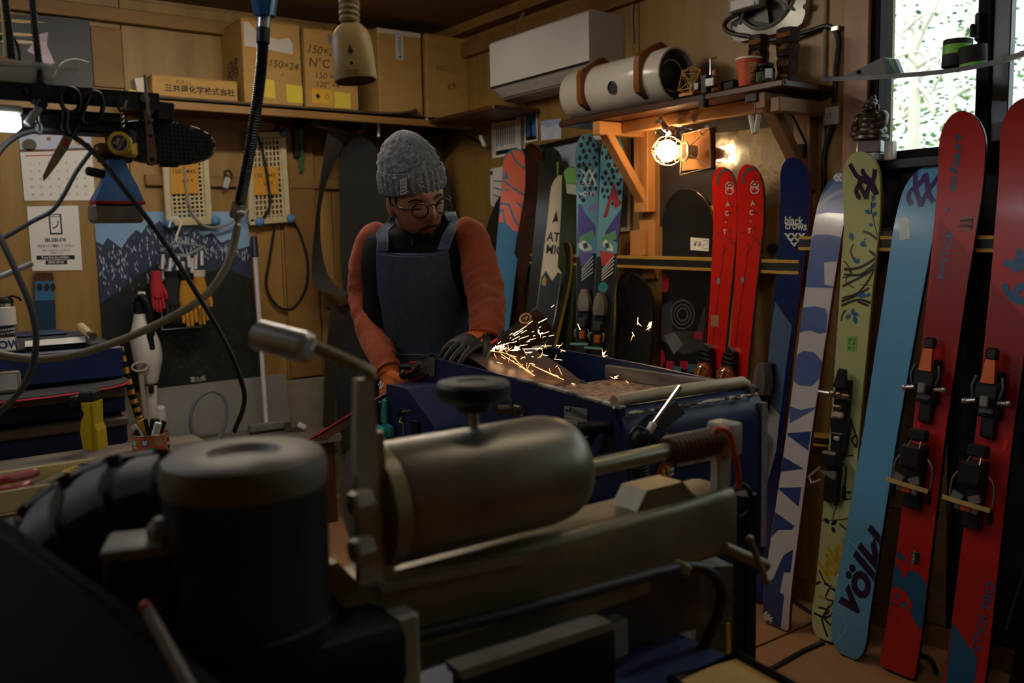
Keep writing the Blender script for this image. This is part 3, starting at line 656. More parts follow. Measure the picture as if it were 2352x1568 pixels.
t, mp = wallpaper('notice', 'plain white sheet half hidden behind the coral and blue ski', 'paper', [(1128, 388), (1175, 378), (1172, 500), (1128, 470)], M_paper)
mb = MB()
for k in range(3): mb.poly(rect(.15, .3+.18*k, .7, .33+.18*k), mp)
mb.obj('text_line', mat('grey ink', '75736a'), t, smooth=0); MB().cyl(B(1130, 397, .004), B(1130, 397, .014), .012, 10).obj('pin', M_blackmetal, t)
t, mp = wallpaper('landscape_poster', 'black framed landscape poster behind the upright skis', 'poster', [(1205, 348), (1345, 316), (1340, 640), (1200, 640)], mat('poster sky', '8ea4bd', 'b9c4cf', rough=.35, sc_=9), .006)
mb = MB()
mb.poly([(0, 0), (1, 0), (1, .6), (.7, .52), (.4, .58), (0, .5)], mp); mb.obj('meadow_print', mat('poster green', '4d5f3a', '2a3a24', rough=.4, sc_=14), t, smooth=0)
mb = MB(); mb.poly([(.3, .2), (.7, .18), (.6, .42), (.4, .44)], lambda u, v: mp(u, v, .0022)).obj('tent_print', mat('poster pale', 'a8a58c', rough=.4), t, smooth=0)
for a, b in (((0, 1), (1, 1)), ((0, 0), (1, 0)), ((0, 0), (0, 1)), ((1, 0), (1, 1))):
    MB().bar(mp(*a, .006), mp(*b, .006), .022, .014, (1, 0, 0)).obj('frame_bar', M_black, t, smooth=0)
t, mp = wallpaper('picture', 'white edged picture with orange corner behind the leopard skis', 'picture', [(1330, 316), (1453, 304), (1450, 530), (1330, 540)], M_paper, .007)
MB().poly(rect(.05, .04, .95, .96), mp).obj('picture_print', mat('picture brown', '4a4436', '6a5b42', rough=.4, sc_=8), t, smooth=0)
MB().poly([(.75, .75), (.95, .7), (.95, .96), (.6, .96)], lambda u, v: mp(u, v, .0022)).obj('orange_print', mat('picture orange', 'd08a3c', rough=.4), t, smooth=0)
# ----- ski rails: yellow edged black rails
M_yel = mat('yellow rail edge', 'c39a3e', 'b38a34', rough=.5, sc_=12); M_rblk = mat('rail black', '1a1917', rough=.5)
def rail(lab, a, b, o=.075, h=.04):
    a = V((XB-o, a.y, a.z)); b = V((XB-o, b.y, b.z)); t = thing('ski_rail', lab, 'rail', ((a+b)/2)); u = V((0, 0, h/2))
    MB().bar(a, b, .05, h*.55, (0, 0, 1)).obj('rail_core', M_rblk, t, smooth=0)
    MB().bar(a+u*.77, b+u*.77, .054, h*.22, (0, 0, 1)).obj('yellow_strip', M_yel, t, smooth=0); MB().bar(a-u*.77, b-u*.77, .054, h*.22, (0, 0, 1)).obj('yellow_strip', M_yel, t, smooth=0)
rail('yellow edged black rail crossing behind the skis under the bulb', B(1195, 592, .06), B(1850, 613, .06), h=.052)
rail('yellow edged black rail behind the skis under the window', B(1850, 558, .06), B(2420, 560, .06), h=.05)
rail('yellow edged black rail low down behind the blue skis', B(1640, 985, .06), B(2000, 1018, .06))
t = thing('rail_support', 'pine block fixed to the wall holding the ski rail below the left bracket', 'block', B(1490, 640, .04))
MB().prism([B(x, y, .03) for x, y in ((1468, 506), (1505, 504), (1503, 640), (1478, 640))], (.024, 0, 0)).obj('upright_block', M_orange, t, smooth=0)
MB().prism([B(x, y, .045) for x, y in ((1448, 530), (1482, 526), (1482, 585), (1448, 588))], (.03, 0, 0)).obj('side_block', M_orange, t, smooth=0)
# flattened cardboard behind the skis
FBc = Frame((XB-.016, 0, 0), (0, -1, 0), (0, 0, 1))
def board(name, lab, cat, px, m, o, th=.006):
    q = [B(x, y, o) for x, y in px]; q[2].z = q[3].z = .075; t = thing(name, lab, cat, (q[0].x, (q[0].y+q[1].y)/2, .08)); MB().prism(q, (th, 0, 0)).obj('sheet', m, t, smooth=0); return t
t = board('cardboard_sheet', 'tall flattened cardboard behind the red pair of skis', 'cardboard', [(1627, 472), (1790, 470), (1800, 1300), (1620, 1300)], mat('card light', 'b08a4e', 'a27e46', rough=.8, sc_=5, st=(1, 1, 3)), .026)
MB().text('NA', FBc(.02), FBc.uv(1752, 575), .03, 0, .02).text('5', FBc(.02), FBc.uv(1748, 600), .03, 0, .02).poly([FBc.uv(x, y) for x, y in ((1768, 570), (1776, 560), (1790, 560), (1798, 570), (1783, 588))], FBc(.02)).obj('print', mat('card print', '2e2a33', rough=.8), t, smooth=0)
t = board('cardboard_sheet', 'brown flattened carton behind the yellow and blue skis', 'cardboard', [(1930, 525), (2180, 520), (2170, 1500), (1880, 1400)], mat('card dark', '7c5e36', '6e5330', rough=.8, sc_=5, st=(1, 1, 3)), .018)
MB().poly([FBc.uv(x, y) for x, y in ((2030, 530), (2060, 530), (2060, 553), (2030, 553))], FBc(.012)).obj('printed_band', mat('card grey print', '9a938a', rough=.8), t, smooth=0); MB().poly([FBc.uv(x, y) for x, y in ((2142, 530), (2156, 530), (2156, 548), (2142, 548))], FBc(.012)).obj('printed_band', mat('card grey print', '9a938a'), t, smooth=0)
for yy in (900, 960, 1150): MB().bar(B(1925, yy, .02), B(2165, yy+22, .02), .004, .006, (1, 0, 0)).obj('fold_line', mat('card fold', '9b7a48', rough=.8), t, smooth=0)
# statue on a tin by the window
so_ = .07; q = B(1999, 352, so_); ztop = B(1999, 226, so_).z; h = ztop-q.z; c = q
t = thing('seated_statue', 'bronze brown seated guardian statue by the window post', 'statue', c); M_br = mat('bronze brown', '5c4a3e', '3c2f28', rough=.35, sc_=16, metal=.2)
k = h/.19
mb = MB(); mb.sph(c+V((0, 0, .078*k)), (.046*k, .056*k, .026*k), 14).sph(c+V((0, 0, .110*k)), (.034*k, .044*k, .036*k), 14).sph(c+V((-.012*k, 0, .095*k)), (.034*k, .038*k, .028*k), 12)
for sg in (-1, 1):
    mb.sph(c+V((0, sg*.044*k, .122*k)), (.022*k, .020*k, .022*k), 10).tube(cr([c+V((0, sg*.050*k, .118*k)), c+V((-.014*k, sg*.056*k, .095*k)), c+V((-.034*k, sg*.04*k, .088*k))], 4), .013*k, 8).sph(c+V((-.036*k, sg*.034*k, .086*k)), (.013*k, .014*k, .012*k), 8).sph(c+V((-.026*k, sg*.034*k, .068*k)), (.026*k, .028*k, .016*k), 10)
mb.obj('body', M_br, t, smooth=60)
mb = MB(); mb.sph(c+V((-.006*k, 0, .158*k)), (.026*k, .027*k, .024*k), 12).sph(c+V((-.026*k, 0, .152*k)), (.012*k, .018*k, .010*k), 8).sph(c+V((0, 0, .178*k)), (.020*k, .022*k, .014*k), 10).sph(c+V((.002*k, -.006*k, .192*k)), (.010*k, .011*k, .010*k), 8)
for sg in (-1, 1): mb.sph(c+V((-.004*k, sg*.027*k, .156*k)), (.007*k, .006*k, .012*k), 8)
mb.obj('head', M_br, t, smooth=60)
MB().lathe([(0, .045*k), (.05*k, .045*k), (.06*k, .05*k), (.058*k, .06*k), (0, .06*k)], c, None, 12).obj('pedestal', M_br, t); MB().box(c+V((0, 0, .022*k)), (.07*k, .08*k, .046*k), (0, 0, R(20)), .004).obj('tin_box', mat('tin box', '7b6a6a', '8f8a9a', rough=.3, metal=.4, sc_=20), t)
t = thing('tin_stand', 'pale upright tin that carries the seated statue', 'tin', (c.x, c.y, wz0)); MB().box((c.x, c.y, (wz0+c.z)/2-.001), (.07, .08, max(.01, c.z-wz0-.002)), None, .003).obj('tin_body', mat('grey tin', 'a7a6b2', rough=.4, metal=.3), t)
MB().box((c.x+.02, c.y-.06, wz0+.03), (.03, .03, .06), None, .003).obj('tag', M_paper, t)
# ================================================================ skis and boards leaning on the right wall
class Ski:
    def __init__(s, name, lab, tip, mid, df, wd, base, edge, back=None, group=None, tipo=.075, cat='ski', rock=.05, trock=.02, tailr=.25, th=.012, flip=1, tw=None, yaw=0, z0=.006):
        # tip: pixel of the tip; mid: pixel of a lower point of the centre line; df: how far the tail stands from the wall; wd: half widths tip, waist, tail
        T = B(*tip, tipo)
        n = V((-T.z, 0, df-tipo)).normalized()       # normal of the leaning plane (faces the room)
        d = ray(*mid); t = (T-CAM).dot(n)/d.dot(n); Q = CAM+d*t; dr = (Q-T).normalized()
        L = (T.z-z0)/-dr.z; s.T = T; s.d = dr; s.L = L; s.N = n; s.W = dr.cross(n).normalized()
        if s.W.dot(V((0, -1, 0))) < 0: s.W = -s.W
        if yaw: q = Matrix.Rotation(R(yaw), 3, dr); q = q if (q @ n).y < n.y else Matrix.Rotation(R(-yaw), 3, dr); s.W = q @ s.W; s.N = q @ s.N
        s.wd = wd; s.rock = rock*flip; s.trock = trock*flip; s.tailr = tailr; s.th = th
        f = T+dr*L; s.root = thing(name, lab, cat, f, group)
        s.tw = tw
        # body: closed loft
        K = 44; rings = []; tops = []
        for i in range(K+1):
            u = i/K; ss = .5*(1-math.cos(PI*u)) if True else u
            sm = ss*L; h = s.hw(sm)
            if i in (0, K): h = max(h, .004)
            row = []
            for a, b in ((-1, -1), (1, -1), (1, .55), (.93, 1), (0, 1), (-.93, 1), (-1, .55)):
                row.append(s.S(sm, a*h, b*th/2-th/2))
            rings.append(row)
        MB().loft(rings).obj('ski_body', edge, s.root, 40)
        # face sheet
        rows = [[s.S(sm, a*(s.hw(sm)-.0015), .0004) for a in (-1, -.5, 0, .5, 1)] for sm in [L*.5*(1-math.cos(PI*i/K)) for i in range(1, K)]]
        m = MB(); m.loft(rows, cap=False, closed=False); m.obj('top_sheet', base, s.root, 60)
    def hw(s, sm):
        L = s.L; a, b, c = s.wd; sm = min(max(sm, 0), L); u = sm/L
        w = interp(u, [(0, a), (.07, a), (.14, a*.98), (.3, lerp(a, b, .6)), (.55, b), (.75, lerp(b, c, .45)), (.94, c), (1, c)])
        e = s.tw or a*1.25
        if sm < e: q = 1-sm/e; w *= max(0, 1-q**2.3)**.5
        r = s.tailr*c*2
        if L-sm < r: q = 1-(L-sm)/r; w *= lerp(1, max(0, 1-q**3)**.5, .35 if s.tailr < .3 else .8)
        return max(w, 0)
    def S(s, sm, v, h=0.):
        r = s.rk(sm); return s.T + s.d*sm + s.W*v + s.N*(h+r)
    def rk(s, sm):
        L = s.L; r = 0; tl = .16*L; tl2 = .12*L; sm = min(max(sm, 0), L)
        if sm < tl: r = s.rock*((1-sm/tl)**2)
        if sm > L-tl2: r += s.trock*(1-(L-sm)/tl2)**2
        return r
    def mp(s, off=.0012):
        def f(v, y):                                              # decals use u = across (right), y = -distance from the tip
            sm = min(max(-y, .004), s.L-.004); h = max(s.hw(sm)-.0028, .0005)
            return s.S(sm, min(max(v, -h), h), off)
        return f
    def uv(s, x, y):                                              # pixel on the face -> (v, -distance)
        d = ray(x, y); t = (s.T-CAM).dot(s.N)/d.dot(s.N); q = CAM+d*t-s.T; sm = q.dot(s.d)
        for _ in range(2):
            o = s.T+s.N*s.rk(sm); t = (o-CAM).dot(s.N)/d.dot(s.N); q = CAM+d*t-s.T; sm = q.dot(s.d)
        return (q.dot(s.W), -sm)
    def dec(s, name, m, polys=(), strokes=(), texts=(), off=.0012, mx=.025, label=None, ext=1.):
        b = MB(); k = 0
        for p in polys: b.poly([(a*ext, c) for a, c in [s.uv(x, y) for x, y in p]], s.mp(off), mx); k += 1
        for pts, w in strokes:
            q = cr2([s.uv(x, y) for x, y in pts], 4)
            quads(b, q, w, s.mp(off)); k += 1
        for st, px, size, rot, bold, sh, sxx in texts: b.text(st, s.mp(off), s.uv(*px), size, rot, bold, sh, mx, sxx); k += 1
        o = b.obj(name, m, s.root, 0, label=label)
        if k > 1 or texts: o['kind'] = 'stuff'
        return o
    def at(s, x, y, h=0.):
        u, v = s.uv(x, y); return s.S(-v, u, h)
    def M3(s): return basis(s.W, -s.d, s.N)
def inkm(n, c, r=.35): return mat('print '+n, c, rough=r)
G_OFF = .0011
# bindings ------------------------------------------------------
def bindings(s, toe, heel, k=1., style='tour'):
    m = s.M3()
    bk = mat('binding black', '141416', rough=.4); sil = mat('binding silver', 'b9b7b2', rough=.3, metal=.8); org = mat('binding orange', 'd2601c', rough=.45); amb = mat('amber plastic', '8a3d0c', 'b5601a', rough=.25, sc_=30)
    def loc(px): u, v = s.uv(*px); return lambda a, b, c: s.S(-v, u, 0)+s.W*(a*k)+(-s.d)*(b*k)+s.N*(c*k)
    q = loc(toe); out = []
    def bx(mb, q, a, b, c, w, h, d, bev=.004): mb.box(q(a, b, c), (w*k, h*k, d*k), m, bev*k); return mb
    if style == 'tour':
        mb = MB(); bx(mb, q, 0, .005, .012, .05, .11, .022); bx(mb, q, 0, -.06, .008, .034, .075, .016); o = mb.obj('toe_binding', bk, s.root, label='black toe binding'); out.append(o)
        mb = MB(); bx(mb, q, 0, .01, .03, .066, .05, .026, .01); mb.obj('toe_housing', bk, o)
        mb = MB(); mb.prism([q(-.016, .03, .03), q(.016, .03, .03), q(.011, .085, .026), q(-.011, .085, .026)], s.N*.012*k); mb.obj('toe_lever', org, o, label='orange toe lever')
        mb = MB(); bx(mb, q, 0, .098, .03, .028, .03, .016, .005); mb.obj('lever_tip', bk, o)
        for sg in (-1, 1):
            mb = MB(); mb.tube([q(sg*.03, .045, .03), q(sg*.036, .02, .035), q(sg*.03, -.005, .036)], .005*k, 6); mb.obj('wing', bk, o)
            mb = MB(); mb.cyl(q(sg*.026, -.012, .03), q(sg*.05, -.014+.004*sg, .034), .006*k, 10).sph(q(sg*.05, -.014+.004*sg, .034), .008*k, 10); mb.obj('pin_arm', sil, o)
        mb = MB(); bx(mb, q, 0, -.012, .045, .02, .026, .008, .003); mb.obj('indicator', sil, o)
        mb = MB(); bx(mb, q, 0, -.035, .03, .034, .012, .008, .003); mb.obj('badge', mat('badge', '6b7080', rough=.3, metal=.5), o)
        q = loc(heel)
        mb = MB(); bx(mb, q, 0, -.02, .012, .044, .16, .022); o = mb.obj('heel_binding', bk, s.root, label='black heel binding'); out.append(o)
        mb = MB(); bx(mb, q, .006, .085, .035, .048, .03, .022, .005); mb.obj('heel_lever', bk, o)
        mb = MB(); bx(mb, q, 0, .03, .035, .06, .06, .036, .008); mb.obj('heel_housing', bk, o)
        for sg in (-1, 1):
            mb = MB(); mb.tube([q(sg*.012+.006, .075, .04), q(sg*.016+.004, .05, .05), q(sg*.02, .045, .045)], .0022*k, 5); mb.obj('spring_wire', sil, o)
            mb = MB(); mb.tube(cr([q(sg*.034, .03, .03), q(sg*.048, .01, .03), q(sg*.05, -.03, .03), q(sg*.046, -.045, .03)], 3), .0024*k, 6); mb.obj('brake_wire', sil, o)
            mb = MB(); bx(mb, q, sg*.046, -.062, .03, .012, .034, .012, .003); mb.obj('brake_pad', bk, o)
            mb = MB(); mb.prism([q(sg*.004, -.022, .05), q(sg*.03, -.012, .05), q(sg*.034, -.03, .05), q(sg*.012, -.038, .05)], s.N*.008*k); mb.obj('clamp_plate', sil, o)
        mb = MB(); bx(mb, q, -.002, -.052, .045, .026, .014, .01, .003); mb.obj('heel_tab', org, o)
        for sg in (-1, 1):
            mb = MB(); bx(mb, q, -.002+sg*.02, -.052+sg*-.002, .044, .014, .016, .01, .003); mb.obj('heel_pad', sil, o)
        mb = MB(); a = [q(x, -.04-.002*i, .056+.004*math.sin(i)) for i, x in enumerate((-.054, -.03, 0, .03, .056))]; b = [p+(-s.d)*.011*k for p in a]; mb.strip(a, b, .002); mb.obj('rubber_band', mat('rubber band', 'b39a5e', rough=.6), o, label='tan rubber band')
    elif style == 'metal':
        mb = MB(); bx(mb, q, 0, -.02, .012, .05, .13, .022); o = mb.obj('toe_binding', bk, s.root)
        mb = MB(); mb.prism([q(-.02, .02, .02), q(.02, .02, .02), q(.012, .075, .02), q(-.004, .078, .02)], s.N*.02*k); mb.obj('toe_lever', bk, o)
        for a, b, w, h in ((0, -.005, .022, .022), (-.025, -.002, .03, .018), (.025, -.006, .03, .018), (0, -.04, .03, .016)):
            mb = MB(); bx(mb, q, a, b, .036, w, h, .014, .005); mb.obj('jaw_plate', mat('binding chrome', 'a39a8c', rough=.2, metal=.9), o)
        mb = MB(); mb.cyl(q(-.03, 0, .036), q(-.062, .002, .045), .009*k, 10, .006*k); mb.obj('pin_arm', mat('binding chrome', 'a39a8c'), o)
        mb = MB(); bx(mb, q, 0, -.063, .028, .036, .02, .014, .005); mb.obj('heel_rest', mat('ivory', 'b3aa96', rough=.4), o)
        mb = MB(); mb.prism([q(-.032, -.075, .004), q(.032, -.07, .004), q(.026, -.175, .004), q(-.02, -.175, .004)], s.N*.016*k); mb.obj('plate', bk, s.root)
        q = loc(heel)
        mb = MB(); bx(mb, q, 0, .06, .012, .04, .1, .022); bx(mb, q, -.008, -.05, .01, .05, .11, .02); o = mb.obj('heel_binding', bk, s.root)
        mb = MB(); bx(mb, q, -.004, .03, .035, .058, .045, .034, .008); mb.obj('heel_housing', bk, o)
        mb = MB(); bx(mb, q, .004, .092, .026, .02, .014, .008, .004); mb.obj('button', mat('ivory', 'b3aa96'), o)
        mb = MB(); mb.prism([q(-.03, -.008, .05), q(.03, -.002, .05), q(.028, -.028, .05), q(0, -.018, .05)], s.N*.008*k); mb.obj('clamp_plate', sil, o)
        mb = MB(); mb.tube([q(-.03, -.0, .05), q(-.062, -.035, .055), q(-.05, -.052, .055), q(-.016, -.034, .055)], .004*k, 6); mb.obj('crampon_bail', sil, o)
        mb = MB(); mb.tube(cr([q(.03, .03, .03), q(.046, .01, .03), q(.046, -.045, .03)], 3), .0026*k, 6); bx(mb, q, .045, -.065, .03, .012, .04, .012, .003); mb.obj('brake_arm', bk, o)
    elif style == 'amber':
        mb = MB(); mb.prism([q(-.035, -.05, .0), q(.035, -.05, .0), q(.02, .06, .0), q(-.01, .075, .0)], s.N*.03*k); o = mb.obj('toe_binding', bk, s.root)
        for i in range(4):
            mb = MB(); mb.tube([q(-.026+.003*i, -.0+.016*i, .03), q(0, .006+.016*i, .045), q(.026-.003*i, .016*i, .03)], .006*k, 6); mb.obj('rib', bk, o)
        mb = MB(); mb.sph(q(0, -.035, .03), (.036*k, .05*k, .03*k), 14, m); mb.obj('amber_housing', amb, o, label='amber toe housing')
        for yy, rw in ((-.03, .036), (-.065, .042)):
            mb = MB(); mb.tube(cr([q(-rw, yy-.02, .03), q(-rw*.7, yy+.012, .05), q(0, yy+.02, .058), q(rw*.7, yy+.012, .05), q(rw, yy-.02, .03)], 4), .0045*k, 7); mb.obj('chrome_bail', M_chrome, o)
        mb = MB(); mb.bar(q(-.012, -.09, .06), q(.012, -.01, .062), .008*k, .004*k, s.N); mb.obj('label_strip', mat('tan strip', 'b58a55', rough=.5), o)
    elif style == 'alpine':
        mb = MB(); mb.prism([q(-.03, -.04, .0), q(.03, -.04, .0), q(.022, .05, .0), q(-.012, .055, .0)], s.N*.02*k); o = mb.obj('toe_binding', bk, s.root)
        g = [[q(a*w_, b, c) for a, c in ((-1, .02), (-.7, .048), (0, .06), (.7, .048), (1, .02))] for b, w_ in ((.05, .016), (.02, .03), (-.02, .036), (-.05, .03))]
        mb = MB(); mb.loft([g0+[q(0, b, .015)] for g0, b in zip(g, (.05, .02, -.02, -.05))]); mb.obj('toe_housing', mat('binding silver', 'b9b7b2'), o, label='silver toe housing')
        mb = MB(); bx(mb, q, .004, -.075, .014, .04, .06, .02, .006); mb.obj('anti_friction_plate', bk, o)
        q = loc(heel)
        mb = MB(); bx(mb, q, 0, -.02, .016, .05, .13, .028, .006); o = mb.obj('heel_binding', bk, s.root)
        mb = MB(); bx(mb, q, 0, .055, .035, .05, .05, .03, .01); mb.obj('heel_lever', mat('dark rubber', '262422', rough=.7), o)
        mb = MB(); bx(mb, q, .004, .0, .036, .028, .04, .02, .006); mb.obj('amber_window', amb, o, label='amber window')
        for sg in (-1, 1):
            mb = MB(); mb.tube(cr([q(sg*.024, .03, .03), q(sg*.032, .02, .036), q(sg*.03, -.01, .036)], 3), .003*k, 6); mb.obj('spring_wire', sil, o)
        mb = MB(); a = [q(x, -.045, .05) for x in (-.05, 0, .034)]; b = [p+(-s.d)*.01*k for p in a]; mb.strip(a, b, .002); mb.obj('rubber_band', mat('green band', '5d9a86', rough=.6), o, label='green rubber band')
    return out
# ---------------------------------------------------------------- far ones first
E_dk = mat('ski edge dark', '222224', rough=.35); E_st = mat('ski edge steel', 'a9a9a8', rough=.25, metal=.9); E_yel = mat('ski edge yellow', 'b08a2c', rough=.4)
def gloss(n, c, c2=None, r=.25, **k): return mat('ski '+n, c, c2, rough=r, coat=.3, **k)
# dark pair in a corner and brown, black ones
s = Ski('ski', 'dark bare ski behind the coral and blue ski', (1146, 440), (1115, 600), .28, (.055, .045, .05), gloss('charcoal', '2c2929'), E_dk, flip=-1)
s = Ski('ski', 'dark brown ski with curved tip between the coral ski and the black one', (1248, 333), (1197, 600), .24, (.052, .043, .05), gloss('brown', '4a2417', '2c1712', sc_=6), E_dk, rock=.14, yaw=30)
s = Ski('ski', 'black ski with small lime logo behind the cream ski', (1271, 342), (1243, 600), .32, (.058, .048, .055), gloss('black', '1d1e1b'), E_dk, yaw=34)
s.dec('logo', inkm('lime', '8fbf2c'), strokes=[([(1281, 372), (1281, 405)], .006), ([(1281, 405), (1286, 405)], .006), ([(1278, 375), (1284, 373)], .004)])
s = Ski('ski', 'light green tipped ski standing behind the leopard print pair', (1322, 385), (1296, 700), .22, (.055, .046, .05), gloss('dark olive', '2a3a1a', '1c2812', sc_=4), mat('ski edge green', '5d9a2c', rough=.4), yaw=32)
s.dec('green_tip', inkm('light green', '7fc068'), polys=[[(1290, 372), (1345, 372), (1338, 425), (1300, 420)]]); s.dec('white_tip', inkm('white', 'cfd3c8'), polys=[[(1300, 421), (1338, 426), (1334, 448), (1302, 444)]])
s = Ski('ski', 'narrow yellow edged ski left of the green edged ski', (1300, 560), (1250, 760), .50, (.030, .026, .03), gloss('black', '1d1e1b'), E_yel, z0=.006, th=.016)
s = Ski('ski', 'narrow yellow edged ski just right of its twin', (1318, 560), (1266, 790), .46, (.030, .026, .03), gloss('black', '1d1e1b'), E_yel, th=.016)
k2 = Ski('ski', 'coral and blue ski with giant lettering beside the man', (1190, 347), (1170, 530), .42, (.066, .052, .060), gloss('k2 blue', '3d7fa8', '3a769e', sc_=5), E_st, tw=.07, yaw=46)
cor = inkm('coral', 'e0694a')
def tp(l, o=(1100, 300), k=2.613): return [(o[0]+x/k, o[1]+y/k) for x, y in l]
k2.dec('coral_letter', cor, ext=1.05, polys=[tp([(150, 175), (175, 140), (210, 118), (255, 116), (300, 160), (306, 240), (290, 330), (268, 450), (262, 560), (240, 608), (205, 600), (180, 572), (160, 552), (112, 548), (128, 400), (140, 280)])])
kb = MATS['ski k2 blue']
k2.dec('blue_gap', kb, off=.0018, strokes=[(tp(l), w_) for l, w_ in (([(196, 128), (214, 168), (250, 210), (310, 240)], .008), ([(258, 112), (280, 150), (315, 190)], .014), ([(138, 292), (200, 340), (300, 402)], .009), ([(118, 438), (178, 445), (200, 500), (222, 548), (240, 566)], .010), ([(120, 360), (150, 352), (180, 362)], .008), ([(228, 432), (262, 462), (285, 480)], .010), ([(118, 505), (140, 470), (150, 520), (160, 560)], .010))])
k2.dec('blue_gap', kb, off=.0018, polys=[tp([(158, 238), (182, 288), (146, 292)])])
s = at_ = Ski('ski', 'cream ski with black lettering and green lower half', (1296, 407), (1266, 630), .40, (.055, .048, .052), gloss('cream', 'd5cfb4', 'cbc4a6', sc_=4), mat('ski edge teal', '1d4a44', rough=.4), tw=.10, yaw=40)
at_.dec('black_logo', M_ink, polys=[tp([(465, 475), (478, 560), (470, 545), (455, 545), (438, 562)])])
for k, (st, x, y) in enumerate((('ATO', 470, 640), ('MIC', 455, 715))): at_.dec('lettering', M_ink, texts=[(st, tp([(x, y)])[0], .062, R(0), .02, .0, .78)])
at_.dec('dark_half', inkm('dark green', '16231f'), polys=[tp([(375, 880), (402, 840), (440, 900), (475, 850), (500, 860), (420, 1290), (300, 1290)])]); at_.dec('fruit_emblem', inkm('amber', 'b08a3c'), polys=[tp([(376, 920), (382, 890), (395, 870), (406, 895), (404, 925), (390, 932)])], off=.0018)
# leopard print pair with painted cat face
for i, (tip, mid, dx) in enumerate((((1352, 312), (1346, 650), 0), ((1412, 312), (1389, 650), 50))):
    lab = ('leopard print ski with painted cat eye, nearer the cream ski', 'leopard print ski with painted cat eye, behind the pine brace')[i]
    s = Ski('ski', lab, tip, mid, .26, (.055, .043, .050), gloss('ice blue leopard', '4f8aa0', '6299ac', sc_=6), mat('ski edge black', '17171a', rough=.3), tw=.10, group='leopard print skis', yaw=36)
    b = MB(); L_ = s.L; rnd = random.Random(3+i)
    for r in range(11):
        for c in range(4):
            u = (c-1.5)*.029+rnd.uniform(-.006, .006)+(.013 if r % 2 else 0); v = -.02-.028*r+rnd.uniform(-.006, .006); q = rnd.uniform(.008, .0115)
            if abs(u) < s.hw(-v)-.008 and -v < .30: b.poly([(u+q*math.cos(a)*rnd.uniform(.7, 1.1), v+q*1.3*math.sin(a)*rnd.uniform(.7, 1.1)) for a in [2*PI*t/7 for t in range(7)]], s.mp())
    b.obj('leopard_spot', M_ink, s.root, 0, kind='stuff')
    J = lambda l: [(x+dx+(y-560)*(-.05 if i else 0), y) for x, y in l]
    if i == 0:
        wht = inkm('white', 'e3e6e4')
        s.dec('logo', wht, strokes=[([(1334, 388), (1346, 404), (1343, 414), (1352, 428)], .008), ([(1354, 388), (1344, 408), (1336, 428)], .008), ([(1352, 388), (1362, 408), (1368, 428)], .008), ([(1368, 388), (1358, 408), (1352, 428)], .008)]); s.dec('lettering', wht, texts=[('VÖLKL', (1350, 444), .026, 0, .02, 0, 1.)])
    s.dec('black_face', M_ink, polys=[J([(1322, 590), (1375, 580), (1370, 850), (1318, 850)])])
    pur = inkm('purple', '3b2f80')
    s.dec('purple_fur', pur, polys=[J([(1328, 470), (1334, 468), (1345, 490), (1368, 520), (1366, 545), (1326, 560)]) if not i else J([(1340, 530), (1372, 480), (1382, 478), (1376, 560), (1338, 545)])], off=.0016)
    if i: s.dec('red_ear', inkm('dark red', '7a1c24'), polys=[J([(1332, 500), (1352, 418), (1372, 470), (1358, 480), (1350, 455), (1342, 498)])], off=.0018)
    else: s.dec('purple_bar', inkm('violet', '8a6ab0'), polys=[[(1352, 478), (1372, 466), (1372, 478), (1354, 486)]], off=.0018)
    s.dec('green_brow', inkm('green', '4f8a5c'), polys=[J([(1330, 545), (1362, 528), (1366, 548), (1332, 562)])], off=.002)
    s.dec('eye_white', inkm('white', 'e3e6e4'), polys=[J([(1328, 560), (1342, 552), (1358, 565), (1360, 574), (1344, 578), (1330, 568)]) if not i else J([(1334, 556), (1342, 550), (1358, 566), (1360, 578), (1346, 574), (1336, 566)])], off=.0022)
    s.dec('iris', inkm('teal', '1f6a64'), polys=[J([(1338, 560), (1348, 556), (1352, 568), (1342, 573)])], off=.0025); s.dec('pupil', M_ink, polys=[J([(1343, 562), (1347, 560), (1348, 567), (1344, 569)])], off=.0028)
    s.dec('painted_cheek', inkm('red', 'a83a2c') if i else inkm('lilac', '5a4a90'), polys=[J([(1328, 575), (1362, 582), (1352, 605), (1336, 612)])], off=.002)
    s.dec('whiskers', inkm('white', 'e3e6e4'), strokes=[(J([(1336, 620+6*k), (1362, 588+9*k)]), .004) for k in range(5)], off=.0022)
    if i: s.dec('teal_disc', inkm('teal2', '2f7f86'), polys=[J([(1340+11*math.cos(a), 660+13*math.sin(a)) for a in [2*PI*t/14 for t in range(14)]])], off=.002)
    bindings(s, (1345+36*i, 690+8*i), (1340+34*i, 770+8*i), 1., 'alpine')
# snowboard with the price tag
s = sb = Ski('snowboard', 'black snowboard with copper edge and handwritten price tag', (1582, 434), (1570, 700), .07, (.142, .118, .140), gloss('board black', '121112', '191718', .25, sc_=5), mat('copper edge', '8c5a3c', rough=.3, metal=.7), cat='snowboard', rock=.02, tw=.17, tailr=.8, tipo=.03, th=.010)
sb.dec('price_tag', M_paper, polys=[[(1587, 545), (1630, 548), (1629, 577), (1587, 574)]], off=.003)
sb.dec('tag_writing', M_ink, texts=[('¥ 8', (1603, 560), .03, 0, .01, .1, 1)], strokes=[([(1616, 553), (1626, 552), (1627, 560), (1617, 562), (1618, 570), (1627, 571)], .002)], off=.0036)
grp = inkm('grey print', '5b5a58')
for x, y, r, c in ((1527, 650, 22, 'red2'), (1518, 822, 20, 'red2')): sb.dec('red_disc', inkm(c, '9c2030'), polys=[[(x+r*.5*math.cos(a), y+r*math.sin(a)) for a in [2*PI*t/16 for t in range(16)]]])
sb.dec('lens_print', grp, strokes=[([(1568+r*math.cos(a), 722+r*1.2*math.sin(a)) for a in [2*PI*t/18 for t in range(19)]], .006) for r in (12, 19, 27)])
